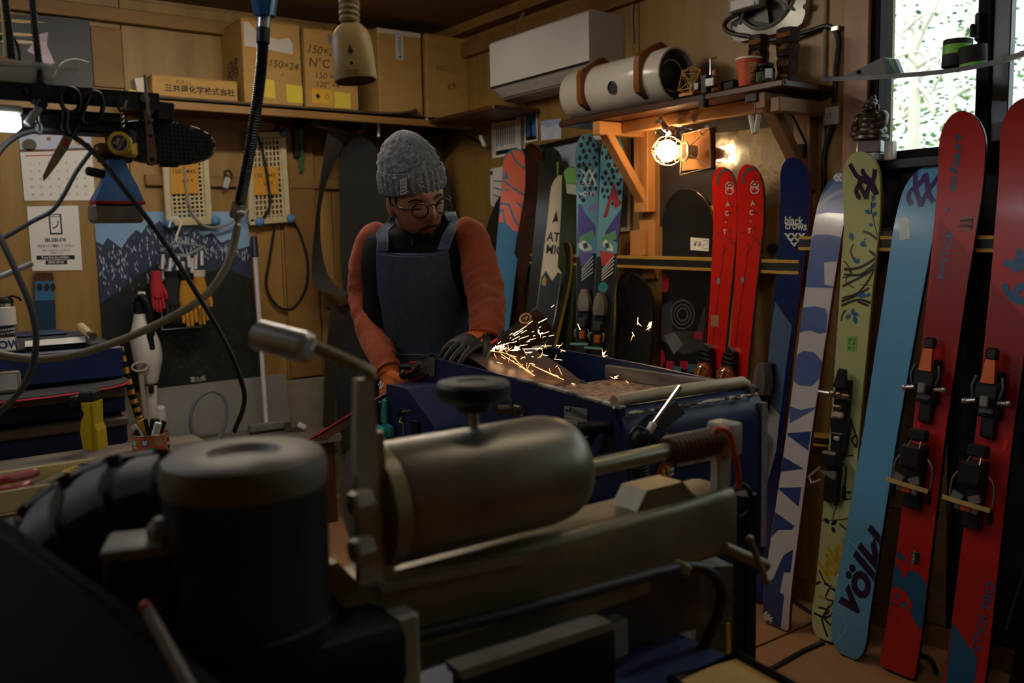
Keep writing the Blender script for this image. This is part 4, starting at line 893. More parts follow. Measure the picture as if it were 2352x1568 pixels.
sb.dec('camera_body_print', inkm('dark grey', '39393b'), polys=[[(1520, 700), (1545, 690), (1545, 760), (1600, 760), (1620, 700), (1632, 720), (1620, 800), (1570, 815), (1518, 780)]], off=.0009)
sb.dec('tile_print', inkm('mid grey', '6d6a66'), polys=[[(1525, 770), (1550, 762), (1570, 790), (1548, 815)]], off=.0014)
for x, y, c in ((1540, 838, '9c2030'), (1556, 850, '2f6a74'), (1572, 838, '9c2030'), (1590, 845, '2f6a74'), (1605, 770, '9c2030')): sb.dec('square_print', inkm('sq'+c, c), polys=[[(x-9, y-10), (x+9, y-8), (x+8, y+10), (x-10, y+8)]], off=.0014)
# second, plainer black boards in the shade behind the rail
s = Ski('snowboard', 'plain black snowboard in shade between the leopard skis and the tagged board', (1462, 625), (1452, 800), .16, (.120, .110, .120), gloss('board black', '121112'), E_dk, cat='snowboard', tw=.17, tailr=.8)
# red pair
for i, (tip, mid) in enumerate((((1676, 387), (1640, 860)), ((1735, 381), (1694, 860)))):
    lab = ('left one of the red ski pair, with a small foil sticker', 'right one of the red ski pair, nearer the dark blue ski')[i]
    s = Ski('ski', lab, tip, mid, .24, (.062, .045, .055), gloss('red', 'd11a12', 'c0150f', sc_=4), mat('ski edge grey', '6d6a66', rough=.3, metal=.5), tw=.10, group='red pair of skis')
    J = lambda l: [(x+dx_-(y-388)*.012*i, y+dy_) for x, y in l]; dx_, dy_ = (0, 0) if i == 0 else (58, -2)
    s.dec('grey_tip', mat('ski edge grey', '6d6a66'), strokes=[(J([(1648, 425), (1652, 402), (1664, 391), (1678, 387), (1692, 393), (1701, 408), (1703, 425)]), .012)])
    wht = inkm('white', 'e3e6e4')
    s.dec('badge_print', wht, strokes=[(J([(1676+x*1.0, 432+y) for x, y in ((-5, -13), (5, -13), (9, -6), (7, 0), (9, 6), (5, 13), (-5, 13), (-9, 6), (-7, 0), (-9, -6), (-5, -13))]), .004), (J([(1672, 438), (1674, 426), (1679, 426), (1681, 438)]), .004), (J([(1674, 432), (1680, 432)]), .003)])
    for st, y in (('A', 468), ('C', 490), ('-', 510), ('T', 532)):
        s.dec('lettering', wht, texts=[(st, J([(1676-(y-432)*.11, y)])[0], .026, R(3), .02, 0, 1)])
    rnd = random.Random(11); stx = []
    for k in range(14):
        x, y = 1660+rnd.uniform(-6, 34)-(0 if k < 9 else 6), 400+k*13; l = [(x, y)]
        for _ in range(4): l.append((l[-1][0]+rnd.uniform(-7, 9), l[-1][1]+rnd.uniform(-3, 9)))
        stx.append((J(l), .0028))
    s.dec('crack_print', M_ink, strokes=stx, off=.0014)
    s.dec('side_stripe', inkm('deep red', '7e0f0c'), strokes=[(J([(1664, 560), (1655, 640), (1645, 720), (1636, 800)]), .004)], off=.0013)
    s.dec('silver_dot', mat('silver dot', 'b9c3cc', rough=.2, metal=.7), polys=[J([(1651+4*math.cos(a), 645+8*math.sin(a)) for a in [2*PI*t/12 for t in range(12)]])], off=.002)
    if i == 0: s.dec('foil_sticker', mat('foil', 'a2785c', rough=.3), polys=[[(1634, 723), (1652, 724), (1651, 750), (1633, 748)]], off=.002)
    bindings(s, (1630+52*i, 836+9*i), (1600, 1000), 1.08, 'amber')
# black crows pair
s = bc = Ski('ski', 'dark blue ski with white chevrons and rosy edge left of the striped ski', (1840, 364), (1793, 800), .175, (.064, .050, .058), gloss('navy', '0e2057', '0c1c4c', sc_=5), mat('ski edge rose', '7c2a48', rough=.4), tw=.09)
wht = inkm('white', 'e3e6e4')
def t5(l): return [(1550+x/2.571, 350+y/2.571) for x, y in l]
for st, x, y in (('black', 705, 402), ('crows', 716, 440)): bc.dec('lettering', wht, texts=[(st, t5([(x, y)])[0], .040 if st == 'black' else .040, 0, .022, 0, .95)])
for x, y in ((668, 490), (708, 490), (750, 490), (686, 516), (728, 516), (705, 543)):
    bc.dec('chevron', wht, polys=[t5([(x-23, y-12), (x-9, y-14), (x, y-3), (x+10, y-14), (x+23, y-14), (x+2, y+14)])])
bc.dec('slate_panel', inkm('slate', '49607c'), polys=[t5([(594, 880), (692, 1022), (660, 1250), (540, 1250), (560, 1100)])])
bc.dec('slate_panel', inkm('slate', '49607c'), polys=[t5([(540, 1250), (660, 1250), (625, 1540), (545, 1460), (520, 1330)])]); bc.dec('pale_panel', inkm('pale grey', '9fa2a4'), polys=[t5([(520, 1440), (545, 1460), (622, 1545), (600, 1760), (480, 2200), (420, 2700), (330, 2700), (470, 1700)])], off=.0015)
bc.dec('small_print', inkm('slate', '49607c'), texts=[('4 8 4 7', (1760, 942), .016, R(-4), .01, 0, 1), ('L', (1766, 961), .022, 0, .02, 0, 1)], off=.002)
bindings(bc, (1765, 868), (1748, 1030), 1.15, 'alpine')
s = bw = Ski('ski', 'white and slate blue ski base with giant letters, tail marked with chevrons', (1920, 384), (1789, 1326), .335, (.062, .052, .058), gloss('white base', 'c9c8c8', 'c0bfc2', sc_=5), mat('ski edge rose', '7c2a48'), flip=-1, tw=.13, tailr=.2)
sl = inkm('slate blue', '4b5f96'); dk = inkm('navy2', '2a3c72')
bw.dec('blue_tip', sl, polys=[t5([(830, 235), (900, 80), (1030, 70), (1030, 260), (1005, 360), (900, 355), (830, 370)])]); bw.dec('arc_print', inkm('pale slate', '8c90a8'), strokes=[(t5([(830, 335), (900, 275), (960, 240), (1020, 215)]), .018)], off=.0016)
bw.dec('tip_chevrons', wht, polys=[[(1912+x, 398+y), (1918+x, 404+y), (1924+x, 398+y), (1927+x, 400+y), (1918+x, 410+y), (1909+x, 400+y)] for x, y in ((0, 0), (9, 0), (18, -1), (5, 9), (14, 8))], off=.002)
bw.dec('giant_letter', sl, ext=1.2, polys=[t5([(800, 520), (840, 485), (910, 485), (970, 500), (950, 640), (880, 650), (880, 780), (930, 790), (920, 800), (760, 795)])])
bw.dec('giant_letter', sl, ext=1.2, polys=[t5([(755, 920), (830, 908), (880, 920), (890, 960), (880, 1060), (850, 1070), (800, 1050), (745, 1065)])])
bw.dec('giant_letter', sl, ext=1.2, polys=[t5([(722, 1200), (770, 1172), (820, 1180), (860, 1230), (850, 1330), (800, 1380), (740, 1375), (700, 1340)])])
bw.dec('giant_letter', sl, ext=1.2, polys=[t5([(690, 1500), (745, 1520), (835, 1495), (820, 1510), (690, 1600)])])
def t6(l): return [(1650+x/2.348, 900+y/2.348) for x, y in l]
bw.dec('giant_letter', dk, ext=1.2, polys=[t6([(372, 225), (490, 210), (475, 315)])]); bw.dec('giant_letter', dk, ext=1.2, polys=[t6([(350, 345), (452, 410), (340, 435)])]); bw.dec('giant_letter', dk, ext=1.2, polys=[t6([(330, 520), (440, 510), (425, 615)])]); bw.dec('giant_letter', dk, ext=1.2, polys=[t6([(305, 640), (405, 720), (390, 740), (330, 745), (285, 800), (268, 850)])])
bw.dec('giant_letter', dk, ext=1.2, polys=[t6([(395, 845), (350, 880), (300, 1010), (225, 1045), (200, 1280), (330, 1290), (350, 1090), (330, 1080), (350, 970), (380, 970)])])
bw.dec('tail_chevrons', wht, polys=[t6([(245+x, 1195+y), (258+x, 1180+y), (272+x, 1186+y), (262+x, 1196+y), (268+x, 1205+y), (255+x, 1215+y)]) for x, y in ((0, 0), (-12, 16), (14, 14), (0, 26), (26, 30))], off=.002)
# yellow one with branches
s = ki = Ski('ski', 'pale yellow ski with black branches and blue leaves', (1991, 353), (1939, 1000), .265, (.070, .056, .066), gloss('yellow green', 'c3bb6a', 'a9ba92', .25, sc_=1.2, lo=.25, hi=.6), mat('ski edge mustard', '9a8a3a', rough=.4), tw=.10, tailr=.8)
pu = inkm('aubergine', '2a1838'); brn = inkm('branch', '24221c'); lf = inkm('leaf blue', '1f5f94')
def vv(s, o, k, m, wd=.013):
    X = lambda l: [(o[0]+x/k, o[1]+y/k) for x, y in l]
    s.dec('logo_stroke', m, strokes=[(X([(335, 1230), (380, 1310), (430, 1350), (480, 1380), (530, 1460)]), wd), (X([(425, 1270), (450, 1320), (500, 1370), (540, 1460)]), wd), (X([(525, 1270), (510, 1350), (470, 1420), (460, 1495)]), wd), (X([(460, 1490), (430, 1430), (405, 1370), (440, 1330)]), wd), (X([(440, 1330), (385, 1420), (395, 1470), (415, 1485)]), wd)], off=.0014)
vv(ki, (1850, 0), 3.267, pu, .016)
ki.dec('branch_print', brn, strokes=[(t5(l), w_) for l, w_ in (([(1180, 250), (1160, 320), (1180, 420), (1210, 540)], .003), ([(1115, 465), (1160, 485), (1210, 525)], .008), ([(1055, 540), (1040, 590), (1070, 650)], .005), ([(1150, 580), (1195, 620), (1190, 660)], .008), ([(1000, 690), (1090, 680), (1195, 620)], .009), ([(1000, 720), (1100, 720), (1190, 650)], .008), ([(990, 790), (1090, 740), (1170, 690), (1195, 640)], .008), ([(990, 860), (1080, 830), (1140, 760), (1180, 690)], .007), ([(985, 905), (1080, 870), (1165, 890)], .009), ([(985, 880), (1060, 850), (1150, 800)], .008), ([(1000, 640), (1040, 700), (1010, 760), (1060, 800)], .004), ([(990, 740), (1050, 720), (1010, 680)], .004), ([(1080, 880), (1145, 905)], .008), ([(985, 995), (990, 960), (1010, 930)], .006), ([(1095, 780), (1180, 785)], .002))])
def leaf(s, c, l, a, m, off=.0016):
    c = V(c); d = V((math.cos(a), math.sin(a))); n = V((-d.y, d.x)); s.dec('leaf_print', m, polys=[[tuple(c+d*l*t+n*l*.28*math.sin(PI*t)) for t in (0, .25, .5, .75, 1)]+[tuple(c+d*l*t-n*l*.28*math.sin(PI*t)) for t in (.75, .5, .25)]], off=off)
for x, y, l, a in ((1180, 285, 14, -2), (1165, 330, 17, -1), (1160, 360, 17, 3.6), (1170, 380, 16, -.9), (1175, 430, 12, 3.3), (1050, 520, 20, -1.8), (1095, 550, 16, -.7), (1100, 545, 14, .2), (1120, 520, 8, -1), (1075, 655, 16, -2), (1080, 660, 14, -1.3), (1075, 840, 24, .1), (1130, 850, 14, -.6), (1045, 955, 15, -1.2), (1045, 950, 18, .2), (1040, 955, 16, 2.4), (1060, 965, 20, 1.3)): leaf(ki, t5([(x, y)])[0], l, a, lf)
ki.dec('green_sticker', inkm('sticker green', '7fae62'), polys=[t5([(1020, 1085), (1078, 1085), (1075, 1175), (1018, 1170)])], off=.002)
ki.dec('sticker_writing', M_ink, texts=[('もくも', t5([(1035, 1130)])[0], .014, -PI/2, .01, 0, 1), ('スキー', t5([(1060, 1128)])[0], .014, -PI/2, .01, 0, 1)], off=.0026)
ki.dec('branch_print', brn, strokes=[(t6(l), w_) for l, w_ in (([(720, 170), (750, 260), (735, 300)], .006), ([(745, 230), (720, 260), (750, 300)], .006), ([(730, 340), (690, 345)], .004), ([(728, 575), (660, 590), (630, 640), (615, 690)], .003), ([(560, 690), (640, 690), (710, 680)], .003), ([(545, 960), (580, 1030), (640, 1080)], .006), ([(610, 1040), (580, 1110), (640, 1130)], .006), ([(515, 1190), (580, 1215), (640, 1180)], .008), ([(540, 1160), (600, 1180), (560, 1220), (590, 1320)], .007), ([(600, 1150), (570, 1210), (610, 1260)], .007), ([(620, 1050), (640, 1100), (600, 1160)], .005), ([(655, 710), (700, 750)], .006))])
for x, y, l, a in ((600, 710, 18, -2.3), (610, 720, 18, -.8), (615, 725, 16, 1.2), (690, 540, 12, 0), (700, 575, 12, 3), (650, 595, 12, 2.6), (555, 1020, 14, 2.6), (570, 1030, 14, .4)): leaf(ki, t6([(x, y)])[0], l, a, pu)
ki.dec('lettering', inkm('mustard', 'b59a1c'), texts=[('kiku', t6([(625, 895)])[0], .10, R(58), .03, .3, .9)], off=.002); ki.dec('size_print', inkm('mustard', 'b59a1c'), texts=[('162', t6([(562, 1103)])[0], .022, R(-6), .01, 0, 1)], off=.002)
bindings(ki, (1942, 905), (1925, 1075), 1.12, 'metal')
# sky blue base
s = vo = Ski('ski', 'sky blue ski base with dark purple script on its tail', (2124, 368), (1967, 1326), .345, (.072, .060, .068), gloss('sky blue', '63a6d2', '5c9dca', .3, sc_=3), mat('ski edge navy', '1d2a4a', rough=.3), flip=-1, tw=.12, tailr=.9)
vv2 = lambda l: [(1850+x/3.267, y/3.267) for x, y in l]; pv = inkm('purple2', '3a2468')
for l in ([(825, 1265), (825, 1330), (830, 1420), (850, 1490), (870, 1550)], [(900, 1300), (915, 1380), (930, 1460), (965, 1515)], [(1020, 1300), (975, 1360), (930, 1420), (890, 1490), (865, 1550)], [(900, 1320), (850, 1390), (790, 1430), (775, 1490), (800, 1535)], [(905, 1300), (880, 1345), (840, 1390)]):
    vo.dec('logo_stroke', pv, strokes=[(vv2(l), .016)])
vo.dec('sticker_residue', mat('residue', 'c3d6dc', rough=.5), polys=[t5([(1328, 400), (1345, 380), (1370, 378), (1390, 400), (1390, 515), (1370, 510), (1345, 520), (1328, 515)])], off=.0014)
vo.dec('script_lettering', pu, texts=[('völkl', t6([(782, 965)])[0], .140, R(70), .035, .22, 1.05)], off=.0014)
vo.dec('scratch', mat('residue', 'c3d6dc'), strokes=[(t6([(640, 1190), (680, 1210), (690, 1280), (640, 1340)]), .0015), (t6([(700, 800), (760, 850), (735, 900), (690, 930)]), .0015)])
# the red pair by the window
eb = inkm('elan blue', '2a5a78'); eu = inkm('ripstick blue', '2b62a0')
el = []
for i, (tip, mid, g) in enumerate((((2226, 262), (2091, 1326), 0), ((2373, 233), (2244, 1326), 1))):
    lab = ('red ski with vertical blue lettering left of its twin at the frame edge', 'rightmost red ski cut by the frame edge, under the right window pane')[i]
    s = Ski('ski', lab, tip, mid, (.30, .30)[i], (.073, .054, .060), gloss('dark red', 'b32420', 'a51d1b', .35, sc_=4), mat('ski edge midnight', '101c30', rough=.4), tw=.12, tailr=.12, trock=.012); el.append(s)
    if i == 0:
        for l in ([(1370, 495), (1340, 500), (1335, 640)],): pass
        s.dec('lettering', eb, texts=[('elan', (2194, 374), .036, R(85), .02, .15, 3.0)]); s.dec('name_lettering', eu, texts=[('RIPSTICK', t5([(1598, 600)])[0], .028, R(85), .012, 0, 1.35)], strokes=[(t5([(1585, 740), (1577, 820)]), .002), (t5([(1600, 345), (1625, 325), (1600, 360), (1628, 340)]), .003)])
        s.dec('dark_panel', inkm('wine', '8a1416'), polys=[t5([(1565, 390), (1765, 620), (1690, 1150), (1450, 1150), (1520, 700)])], off=.0008)
        s.dec('note', mat('kraft', '9a6a55', rough=.5), polys=[t5([(1690, 378), (1762, 380), (1748, 465), (1675, 458)])], off=.002); s.dec('note_writing', M_ink, texts=[('Guest', t5([(1720, 405)])[0], .016, R(184), .01, .2, 1), ('Happy', t5([(1718, 435)])[0], .016, R(184), .01, .2, 1)], off=.0026)
        s.dec('blue_panel', inkm('tail blue', '1f5a86'), polys=[t6([(970, 850), (1140, 1052), (1132, 1330), (1060, 1240), (1030, 1165), (925, 1140), (940, 1000)])])
        s.dec('number', inkm('tail red', 'b8201e'), texts=[('9', t6([(990, 1110)])[0], .105, R(84), .03, .1, 1.1), ('4', t6([(1000, 950)])[0], .095, R(84), .03, .1, 1.1)], off=.0018)
        s.dec('black_sticker', M_ink, polys=[t6([(1045, 858), (1088, 868), (1085, 930), (1042, 925)])], off=.002); s.dec('sticker_writing', wht, texts=[('HAPPY', t6([(1055, 890)])[0], .015, R(84), .01, 0, 1.)], off=.0026)
        s.dec('red_sticker', inkm('bright red', 'd02a22'), polys=[[(2105, 972), (2116, 973), (2112, 996), (2104, 995)]], off=.002)
        bindings(s, (2140, 880), (2112, 1075), 1.25)
    else:
        s.dec('dark_panel', inkm('wine', '8a1416'), polys=[t5([(1875, 765), (2160, 1080), (2160, 1500), (1790, 1500)])], off=.0008)
        s.dec('number', inkm('tail blue', '1f5a86'), texts=[('9', t5([(2015, 830)])[0], .12, R(-96), .03, .1, 1.1), ('4', t5([(2045, 640)])[0], .12, R(-96), .03, .1, 1.1)], off=.0018)
        s.dec('blue_panel', inkm('tail blue', '1f5a86'), polys=[t6([(1262, 1240), (1395, 1440), (1370, 1700), (1215, 1700), (1240, 1450)])])
        s.dec('name_lettering', eu, texts=[('RIPSTICK PRO', t6([(1420, 1260)])[0], .034, R(84), .012, 0, 1.3)], off=.002); s.dec('red_sticker', inkm('bright red', 'd02a22'), polys=[t6([(1540, 255), (1565, 260), (1555, 320), (1530, 315)])], off=.002)
        bindings(s, (2283, 910), (2248, 1115), 1.25)
# tall dark bag at the frame edge
t = thing('ski_bag', 'tall black board bag standing at the frame edge behind the rightmost red ski', 'bag', Zp(2330, 1500, 0))
a = Zp(2372, 1600, .0); b = B(2560, 560, .14)
MB().loft([[lerp(V((a.x-.02, a.y, .004)), V((XB-.16, b.y, 1.15)), q)+V((dx, dy, 0)) for dx, dy in ((-.035, .05), (-.035, -.20), (.035, -.20), (.035, .05))] for q in (0, .3, .6, .9, 1)]).obj('bag_body', mat('black cloth', '131315', rough=.9), t, 50)
MB().tube([V((a.x-.05, a.y+.06, .2)), V((a.x+.1, a.y-.0, .7)), V((XB-.21, b.y+.06, 1.15))], .006, 6).obj('zip', mat('zip grey', '3a3a3c', rough=.6), t)
# cable on the floor in the joint
t = thing('floor_cable', 'flat black cable lying in the floor joint before the skis', 'cable', Zp(1800, 1510, .004))
MB().tube(cr([Zp(1690, 1568, .006), Zp(1770, 1535, .006), Zp(1840, 1496, .006), Zp(1890, 1474, .006)], 5), .009, 8, flat=.5).obj('cable_run', M_cab, t)
t = thing('floor_cable', 'round black cable on the floor between the striped and yellow skis', 'cable', Zp(1835, 1390, .006))
MB().tube(cr([Zp(1805, 1366, .008), Zp(1850, 1398, .008), Zp(1900, 1428, .008)], 5), .007, 8).obj('cable_run', M_cab, t)
t = thing('floor_cable', 'short curled black cable on the floor behind the red ski tail', 'cable', Zp(2130, 1520, .006))
MB().tube(cr([Zp(2105, 1500, .008), Zp(2135, 1512, .008), Zp(2148, 1535, .008), Zp(2150, 1545, .008)], 5), .008, 8).obj('cable_run', M_cab, t)
# ================================================================ blue wet belt sander
MO = Zp(1425, 935, 1.057); E1 = V((.07, .9975, 0)).normalized(); E2 = V((.9975, -.07, 0)).normalized(); EZ = V((0, 0, 1)); BW = .372
def mm(a, b, c): return MO + E1*a + E2*b + EZ*c
FN = Frame(MO, -E1, EZ)                                           # near long side (faces the camera's left)
FE = Frame(MO, E2, EZ)                                            # end face
def nside(px, b=0.): f = Frame(mm(0, b, 0), -E1, EZ); return [f.at(*f.uv(x, y)) for x, y in px]
sander = thing('belt_sander', 'big dark blue wet belt sander in the middle of the workshop', 'machine', (mm(.4, BW/2, 0).x, mm(.4, BW/2, 0).y, 0))
prof = [(1427, 938), (1300, 902), (1185, 869), (1080, 843), (1003, 824), (978, 827), (957, 862), (1000, 985), (1010, 1330), (1250, 1330), (1335, 1180), (1427, 1262)]
MB().prism(nside(prof), E2*.01).obj('side_panel', M_blue, sander, smooth=0)
MB().prism([p+E2*(BW-.01) for p in nside(prof)], E2*.01).obj('side_panel', M_blue, sander, smooth=0)
# rounded end
cs_ = [(0, .0, -.30), (0, 0, -.10), (-.004, 0, -.06), (0, 0, -.035), (.012, 0, -.012), (.03, 0, 0)]
en = [(.0, -.40), (.0, -.075), (.004, -.045), (.016, -.02), (.034, -.004), (.046, -.004), (.03, -.03), (.02, -.05), (.018, -.40)]
MB().prism([mm(a-.02, 0, c) for a, c in en], E2*BW).obj('end_panel', M_blue, sander, 50)
MB().box(mm(.30, BW/2, -.42), (BW-.03, .6, .04), basis(E2, E1, EZ)).obj('bottom_pan', M_blue, sander, smooth=0)
M_spk = mat('gritty tray', 'a37f66', '2a2422', rough=.75, sc_=60, bump=.3, lo=.42, hi=.66, det=5)
MB().hexa([mm(.02, .01, -.06), mm(.02, BW-.01, -.06), mm(.47, BW-.01, -.06), mm(.47, .01, -.06), mm(.02, .01, -.034), mm(.02, BW-.01, -.03), mm(.47, BW-.01, -.036), mm(.47, .01, -.04)]).obj('grit_tray', M_spk, sander, smooth=0)
M_wood_g = mat('weathered grey plank', '8c8578', '5d574d', rough=.85, sc_=9, st=(6, .6, 6), bump=.3)
q = nside([(1395, 838), (1640, 884)], BW-.012)
MB().bar(q[0]-EZ*.016, mm(.0, BW-.012, -.012), .018, .034, EZ, .002).obj('grey_plank', M_wood_g, sander, smooth=0)
M_chip = mat('chipped rim paint', 'b5ada0', '4b463f', rough=.8, sc_=25, bump=.2, lo=.45, hi=.6)
rp = nside([(1427, 938), (1300, 902), (1185, 869)]); mb = MB()
for a, b in zip(rp, rp[1:]): mb.bar(a+EZ*.001+E2*.005, b+EZ*.001+E2*.005, .013, .005, EZ)
mb.obj('rim_strip', M_chip, sander, smooth=0)
MB().tube([mm(.02, .0, .008), mm(.022, .1, .0105), mm(.024, .25, .0105), mm(.026, BW-.02, .009), mm(.026, BW-.005, .002)], [.012, .013, .013, .013, .01], 12).obj('beige_bumper', mat('beige rubber', 'b9ab8c', 'a89a7e', rough=.4, sc_=20), sander)
MB().tube([mm(-.012+.003*math.sin(k*2.3), .01+k*.0182, -.012+.002*math.sin(k*3.1)) for k in range(20)], [.0035+.0015*math.sin(k*1.7) for k in range(20)], 6).obj('sealant_bead', mat('sealant', 'cfc9b6', '3b3833', rough=.7, sc_=45, lo=.48, hi=.52), sander)
MB().prism([mm(-.023, BW-.012, -.03), mm(-.023, BW+.004, -.03), mm(-.023, BW+.004, -.34), mm(-.023, BW-.012, -.34)], E1*.03).obj('edge_strip', mat('bare edge', '8d8794', rough=.6, bump=.2, sc_=60, c2='77727f'), sander, smooth=0)
for px in ((1702, 906), (1412, 938)):
    f = FE if px[0] > 1500 else FN; u, v = f.uv(*px); MB().sph(f.at(u, v, .022 if f is FE else 0.), .005, 10).obj('rivet', M_steel, sander)
# belt and rollers
M_belt = mat('abrasive belt', '5c4a44', '4a3b37', rough=.32, sc_=90, bump=.05, spec=.7)
bp = [(.40, -.075), (.46, -.045), (.52, -.018), (.60, .006), (.68, .024), (.745, .036), (.79, .036), (.82, .015), (.83, -.03), (.80, -.08)]
bp = [(p.x, p.y) for p in cr([(a, c, 0) for a, c in bp], 4)]
MB().loft([[mm(a, b, c) for b in (.055, .09, .16, .23, .262)] for a, c in bp], cap=False, closed=False).obj('abrasive_belt', M_belt, sander, 80)
for a, c, r in ((.775, -.012, .046), (.50, -.085, .05)): MB().cyl(mm(a, .05, c), mm(a, .27, c), r, 28, bev=.004).obj('roller', mat('roller rubber', '2a2829', rough=.5), sander)
MB().prism([mm(.38, .262, -.05), mm(.85, .262, -.05), mm(.85, .262, -.012), mm(.60, .262, -.012)], E2*.006).obj('belt_guard', M_blue, sander, smooth=0)
# toothed scale plate at the peak
pts = [(966, 834), (986, 820), (1002, 826), (1000, 866), (996, 862), (992, 866), (985, 856), (982, 862), (976, 854), (972, 858)]
pl_ = MB().prism([p-E2*.004 for p in nside(pts)], E2*.003).obj('scale_plate', mat('stamped steel', '8f8c80', '757266', rough=.4, metal=.7, sc_=30), sander, smooth=0)
MB().text('1°', Frame(mm(0, -.0045, 0), -E1, EZ)(), FN.uv(978, 833), .016, 0, .02).obj('scale_mark', M_ink, pl_, smooth=0)
# protruding belt box
bb = -.10; pr_ = nside([(887, 882), (935, 893), (1000, 985), (1020, 1300), (893, 1300)], bb)
MB().prism(pr_, E2*.11).obj('gear_box', M_blue, sander, smooth=0)
FBx = Frame(mm(0, bb, 0), -E1, EZ)
u, v = FBx.uv(922, 958); MB().lathe([(0, .0005), (.018, .0005), (.021, .001), (.021, -.001)], FBx.at(u, v), aim(-E2), 24, sx=1).obj('cable_hole', M_black, sander)
MB().tube(cr([FBx.at(u, v), FBx.at(u, v, .01)+E1*-.01-EZ*.01, FBx.at(u+.022, v-.012, .006), FBx.at(u+.02, v-.04, .004)], 4), .0022, 5).obj('earth_wire', mat('earth wire', '9aa33a', rough=.5), sander)
MB().cyl(FBx.at(*FBx.uv(932, 944), .008), FBx.at(*FBx.uv(952, 941), .008), .0025, 8).obj('pin', M_chrome, sander)
MB().box(FBx.at(*FBx.uv(958, 985), .004), (.034, .008, .045), basis(-E1, E2, EZ), .002).obj('socket_plate', M_black, sander)
for a, b in ((.06, .02), (.06, BW-.03), (.92, -.08), (.92, BW-.03)):
    q = mm(a, b, 0); q0 = V((q.x, q.y, .05)); MB().bar(q0, V((q.x, q.y, .66)), .05, .05, (1, 0, 0), .004).obj('leg', M_blue, sander, smooth=0)
    w_ = MB(); w_.lathe([(0, -.014), (.026, -.014), (.03, -.008), (.03, .008), (.026, .014), (0, .014)], V((q.x, q.y, .032)), aim(E2), 20); w_.obj('caster', mat('caster white', 'a7a49d', rough=.5), sander)
for b in (.02, BW-.03): MB().bar(mm(.06, b, -.9), mm(.92, b if b > .1 else -.08, -.9), .04, .04, (0, 0, 1), .003).obj('base_rail', M_blue, sander, smooth=0)
MB().prism([mm(.1, .03, -.70), mm(.85, .03, -.70), mm(.78, .03, -.42), mm(.15, .03, -.42)], E2*(BW-.06)).obj('motor_cabinet', M_blue, sander, smooth=0)
# label, stickers
pl_ = MB(); pl_.prism([FN.at(*FN.uv(x, y), .001) for x, y in ((1298, 932), (1350, 939), (1350, 1005), (1298, 993))], -E2*.001); pl_ = pl_.obj('maker_plate', mat('plate paper', 'b5b2aa', rough=.6), sander, smooth=0, label='pale maker plate')
f2 = FN(.0028); gr = mat('plate grey', '8a8a8c', rough=.6)
MB().poly([FN.uv(x, y) for x, y in ((1299, 933), (1349, 940), (1349, 961), (1299, 953))], FN(.0024)).obj('plate_header', gr, pl_, smooth=0)
b_ = MB(); b_.text('FONTAINE', f2, FN.uv(1331, 949), .0125, R(-9), .03, 0); b_.text('SKI TUNE UP SYSTEM', f2, FN.uv(1332, 955.5), .0042, R(-9), .02, 0)
b_.text('MACHINE N°', f2, FN.uv(1310, 961), .004, R(-9), .01).text('VOLTAGE', f2, FN.uv(1308, 970), .004, R(-9), .01).text('SERIAL NO', f2, FN.uv(1310, 979), .004, R(-9), .01).text('OPTIONS', f2, FN.uv(1308, 988), .004, R(-9), .01)
for y in (958, 966, 974, 982, 990):
    for x0, x1 in ((1299, 1323), (1329, 1348)): b_.poly(stroke([FN.uv(x0, y+(x0-1299)*.17), FN.uv(x1, y+(x1-1299)*.17)], .0008), f2)
b_.poly(disc(*FN.uv(1305, 942), .0042, 12, .003), f2).poly(disc(*FN.uv(1311, 943), .0042, 12, .003), f2).obj('plate_print', M_ink, pl_, smooth=0, kind='stuff')
FEo = Frame(mm(-.021, 0, 0), E2, EZ)
def est(name, pts, m, off=.001, par=None, **k): return MB().poly([FEo.uv(x, y) for x, y in pts], FEo(off)).obj(name, m, par or sander, smooth=0, **k)
wc = FEo.uv(1527, 1082); stk = MB().poly(disc(*wc, .021, 28), FEo(.001)).obj('warranty_sticker', mat('sticker red', 'a8242a', rough=.5), sander, smooth=0, label='round two year warranty sticker')
wc2 = (wc[0], wc[1])
MB().poly([(wc[0]-.021, wc[1]-.005), (wc[0]-.012, wc[1]-.003), (wc[0]-.012, wc[1]-.022), (wc[0]-.021, wc[1]-.024)], FEo(.0016)).poly([(wc[0]+.010, wc[1]+.004), (wc[0]+.022, wc[1]+.006), (wc[0]+.022, wc[1]-.01), (wc[0]+.010, wc[1]-.012)], FEo(.0016)).obj('white_band', mat('sticker white', 'c9c6bd', rough=.5), stk, smooth=0, kind='stuff')
MB().poly(disc(wc[0]+.001, wc[1]+.001, .0105, 20), FEo(.002)).obj('yellow_disc', mat('sticker yellow', 'c3a82c', rough=.5), stk, smooth=0)
MB().text('2', FEo(.0026), (wc[0]+.001, wc[1]+.001), .021, R(8), .03).text('YEAR', FEo(.0026), (wc[0]+.016, wc[1]-.003), .008, R(10), .02).obj('sticker_numeral', M_ink, stk, smooth=0, kind='stuff')
MB().text('WARRANTY', FEo(.0016), (wc[0]-.001, wc[1]-.028), .0085, R(9), .03).obj('sticker_lettering', mat('sticker white', 'c9c6bd'), stk, smooth=0)
est('warning_label', [(1512, 1018), (1531, 990), (1552, 1016), (1535, 1046)], mat('warning orange', 'a86a3c', rough=.6), label='tan diamond warning label'); est('tape_label', [(1552, 1050), (1700, 1020), (1702, 1044), (1554, 1072)], mat('tan tape', '8f7764', rough=.6), label='tan tape label')
MB().text('CAUTION', FEo(.002), FEo.uv(1620, 1046), .014, R(10), .02).obj('tape_lettering', M_ink, sander, smooth=0)
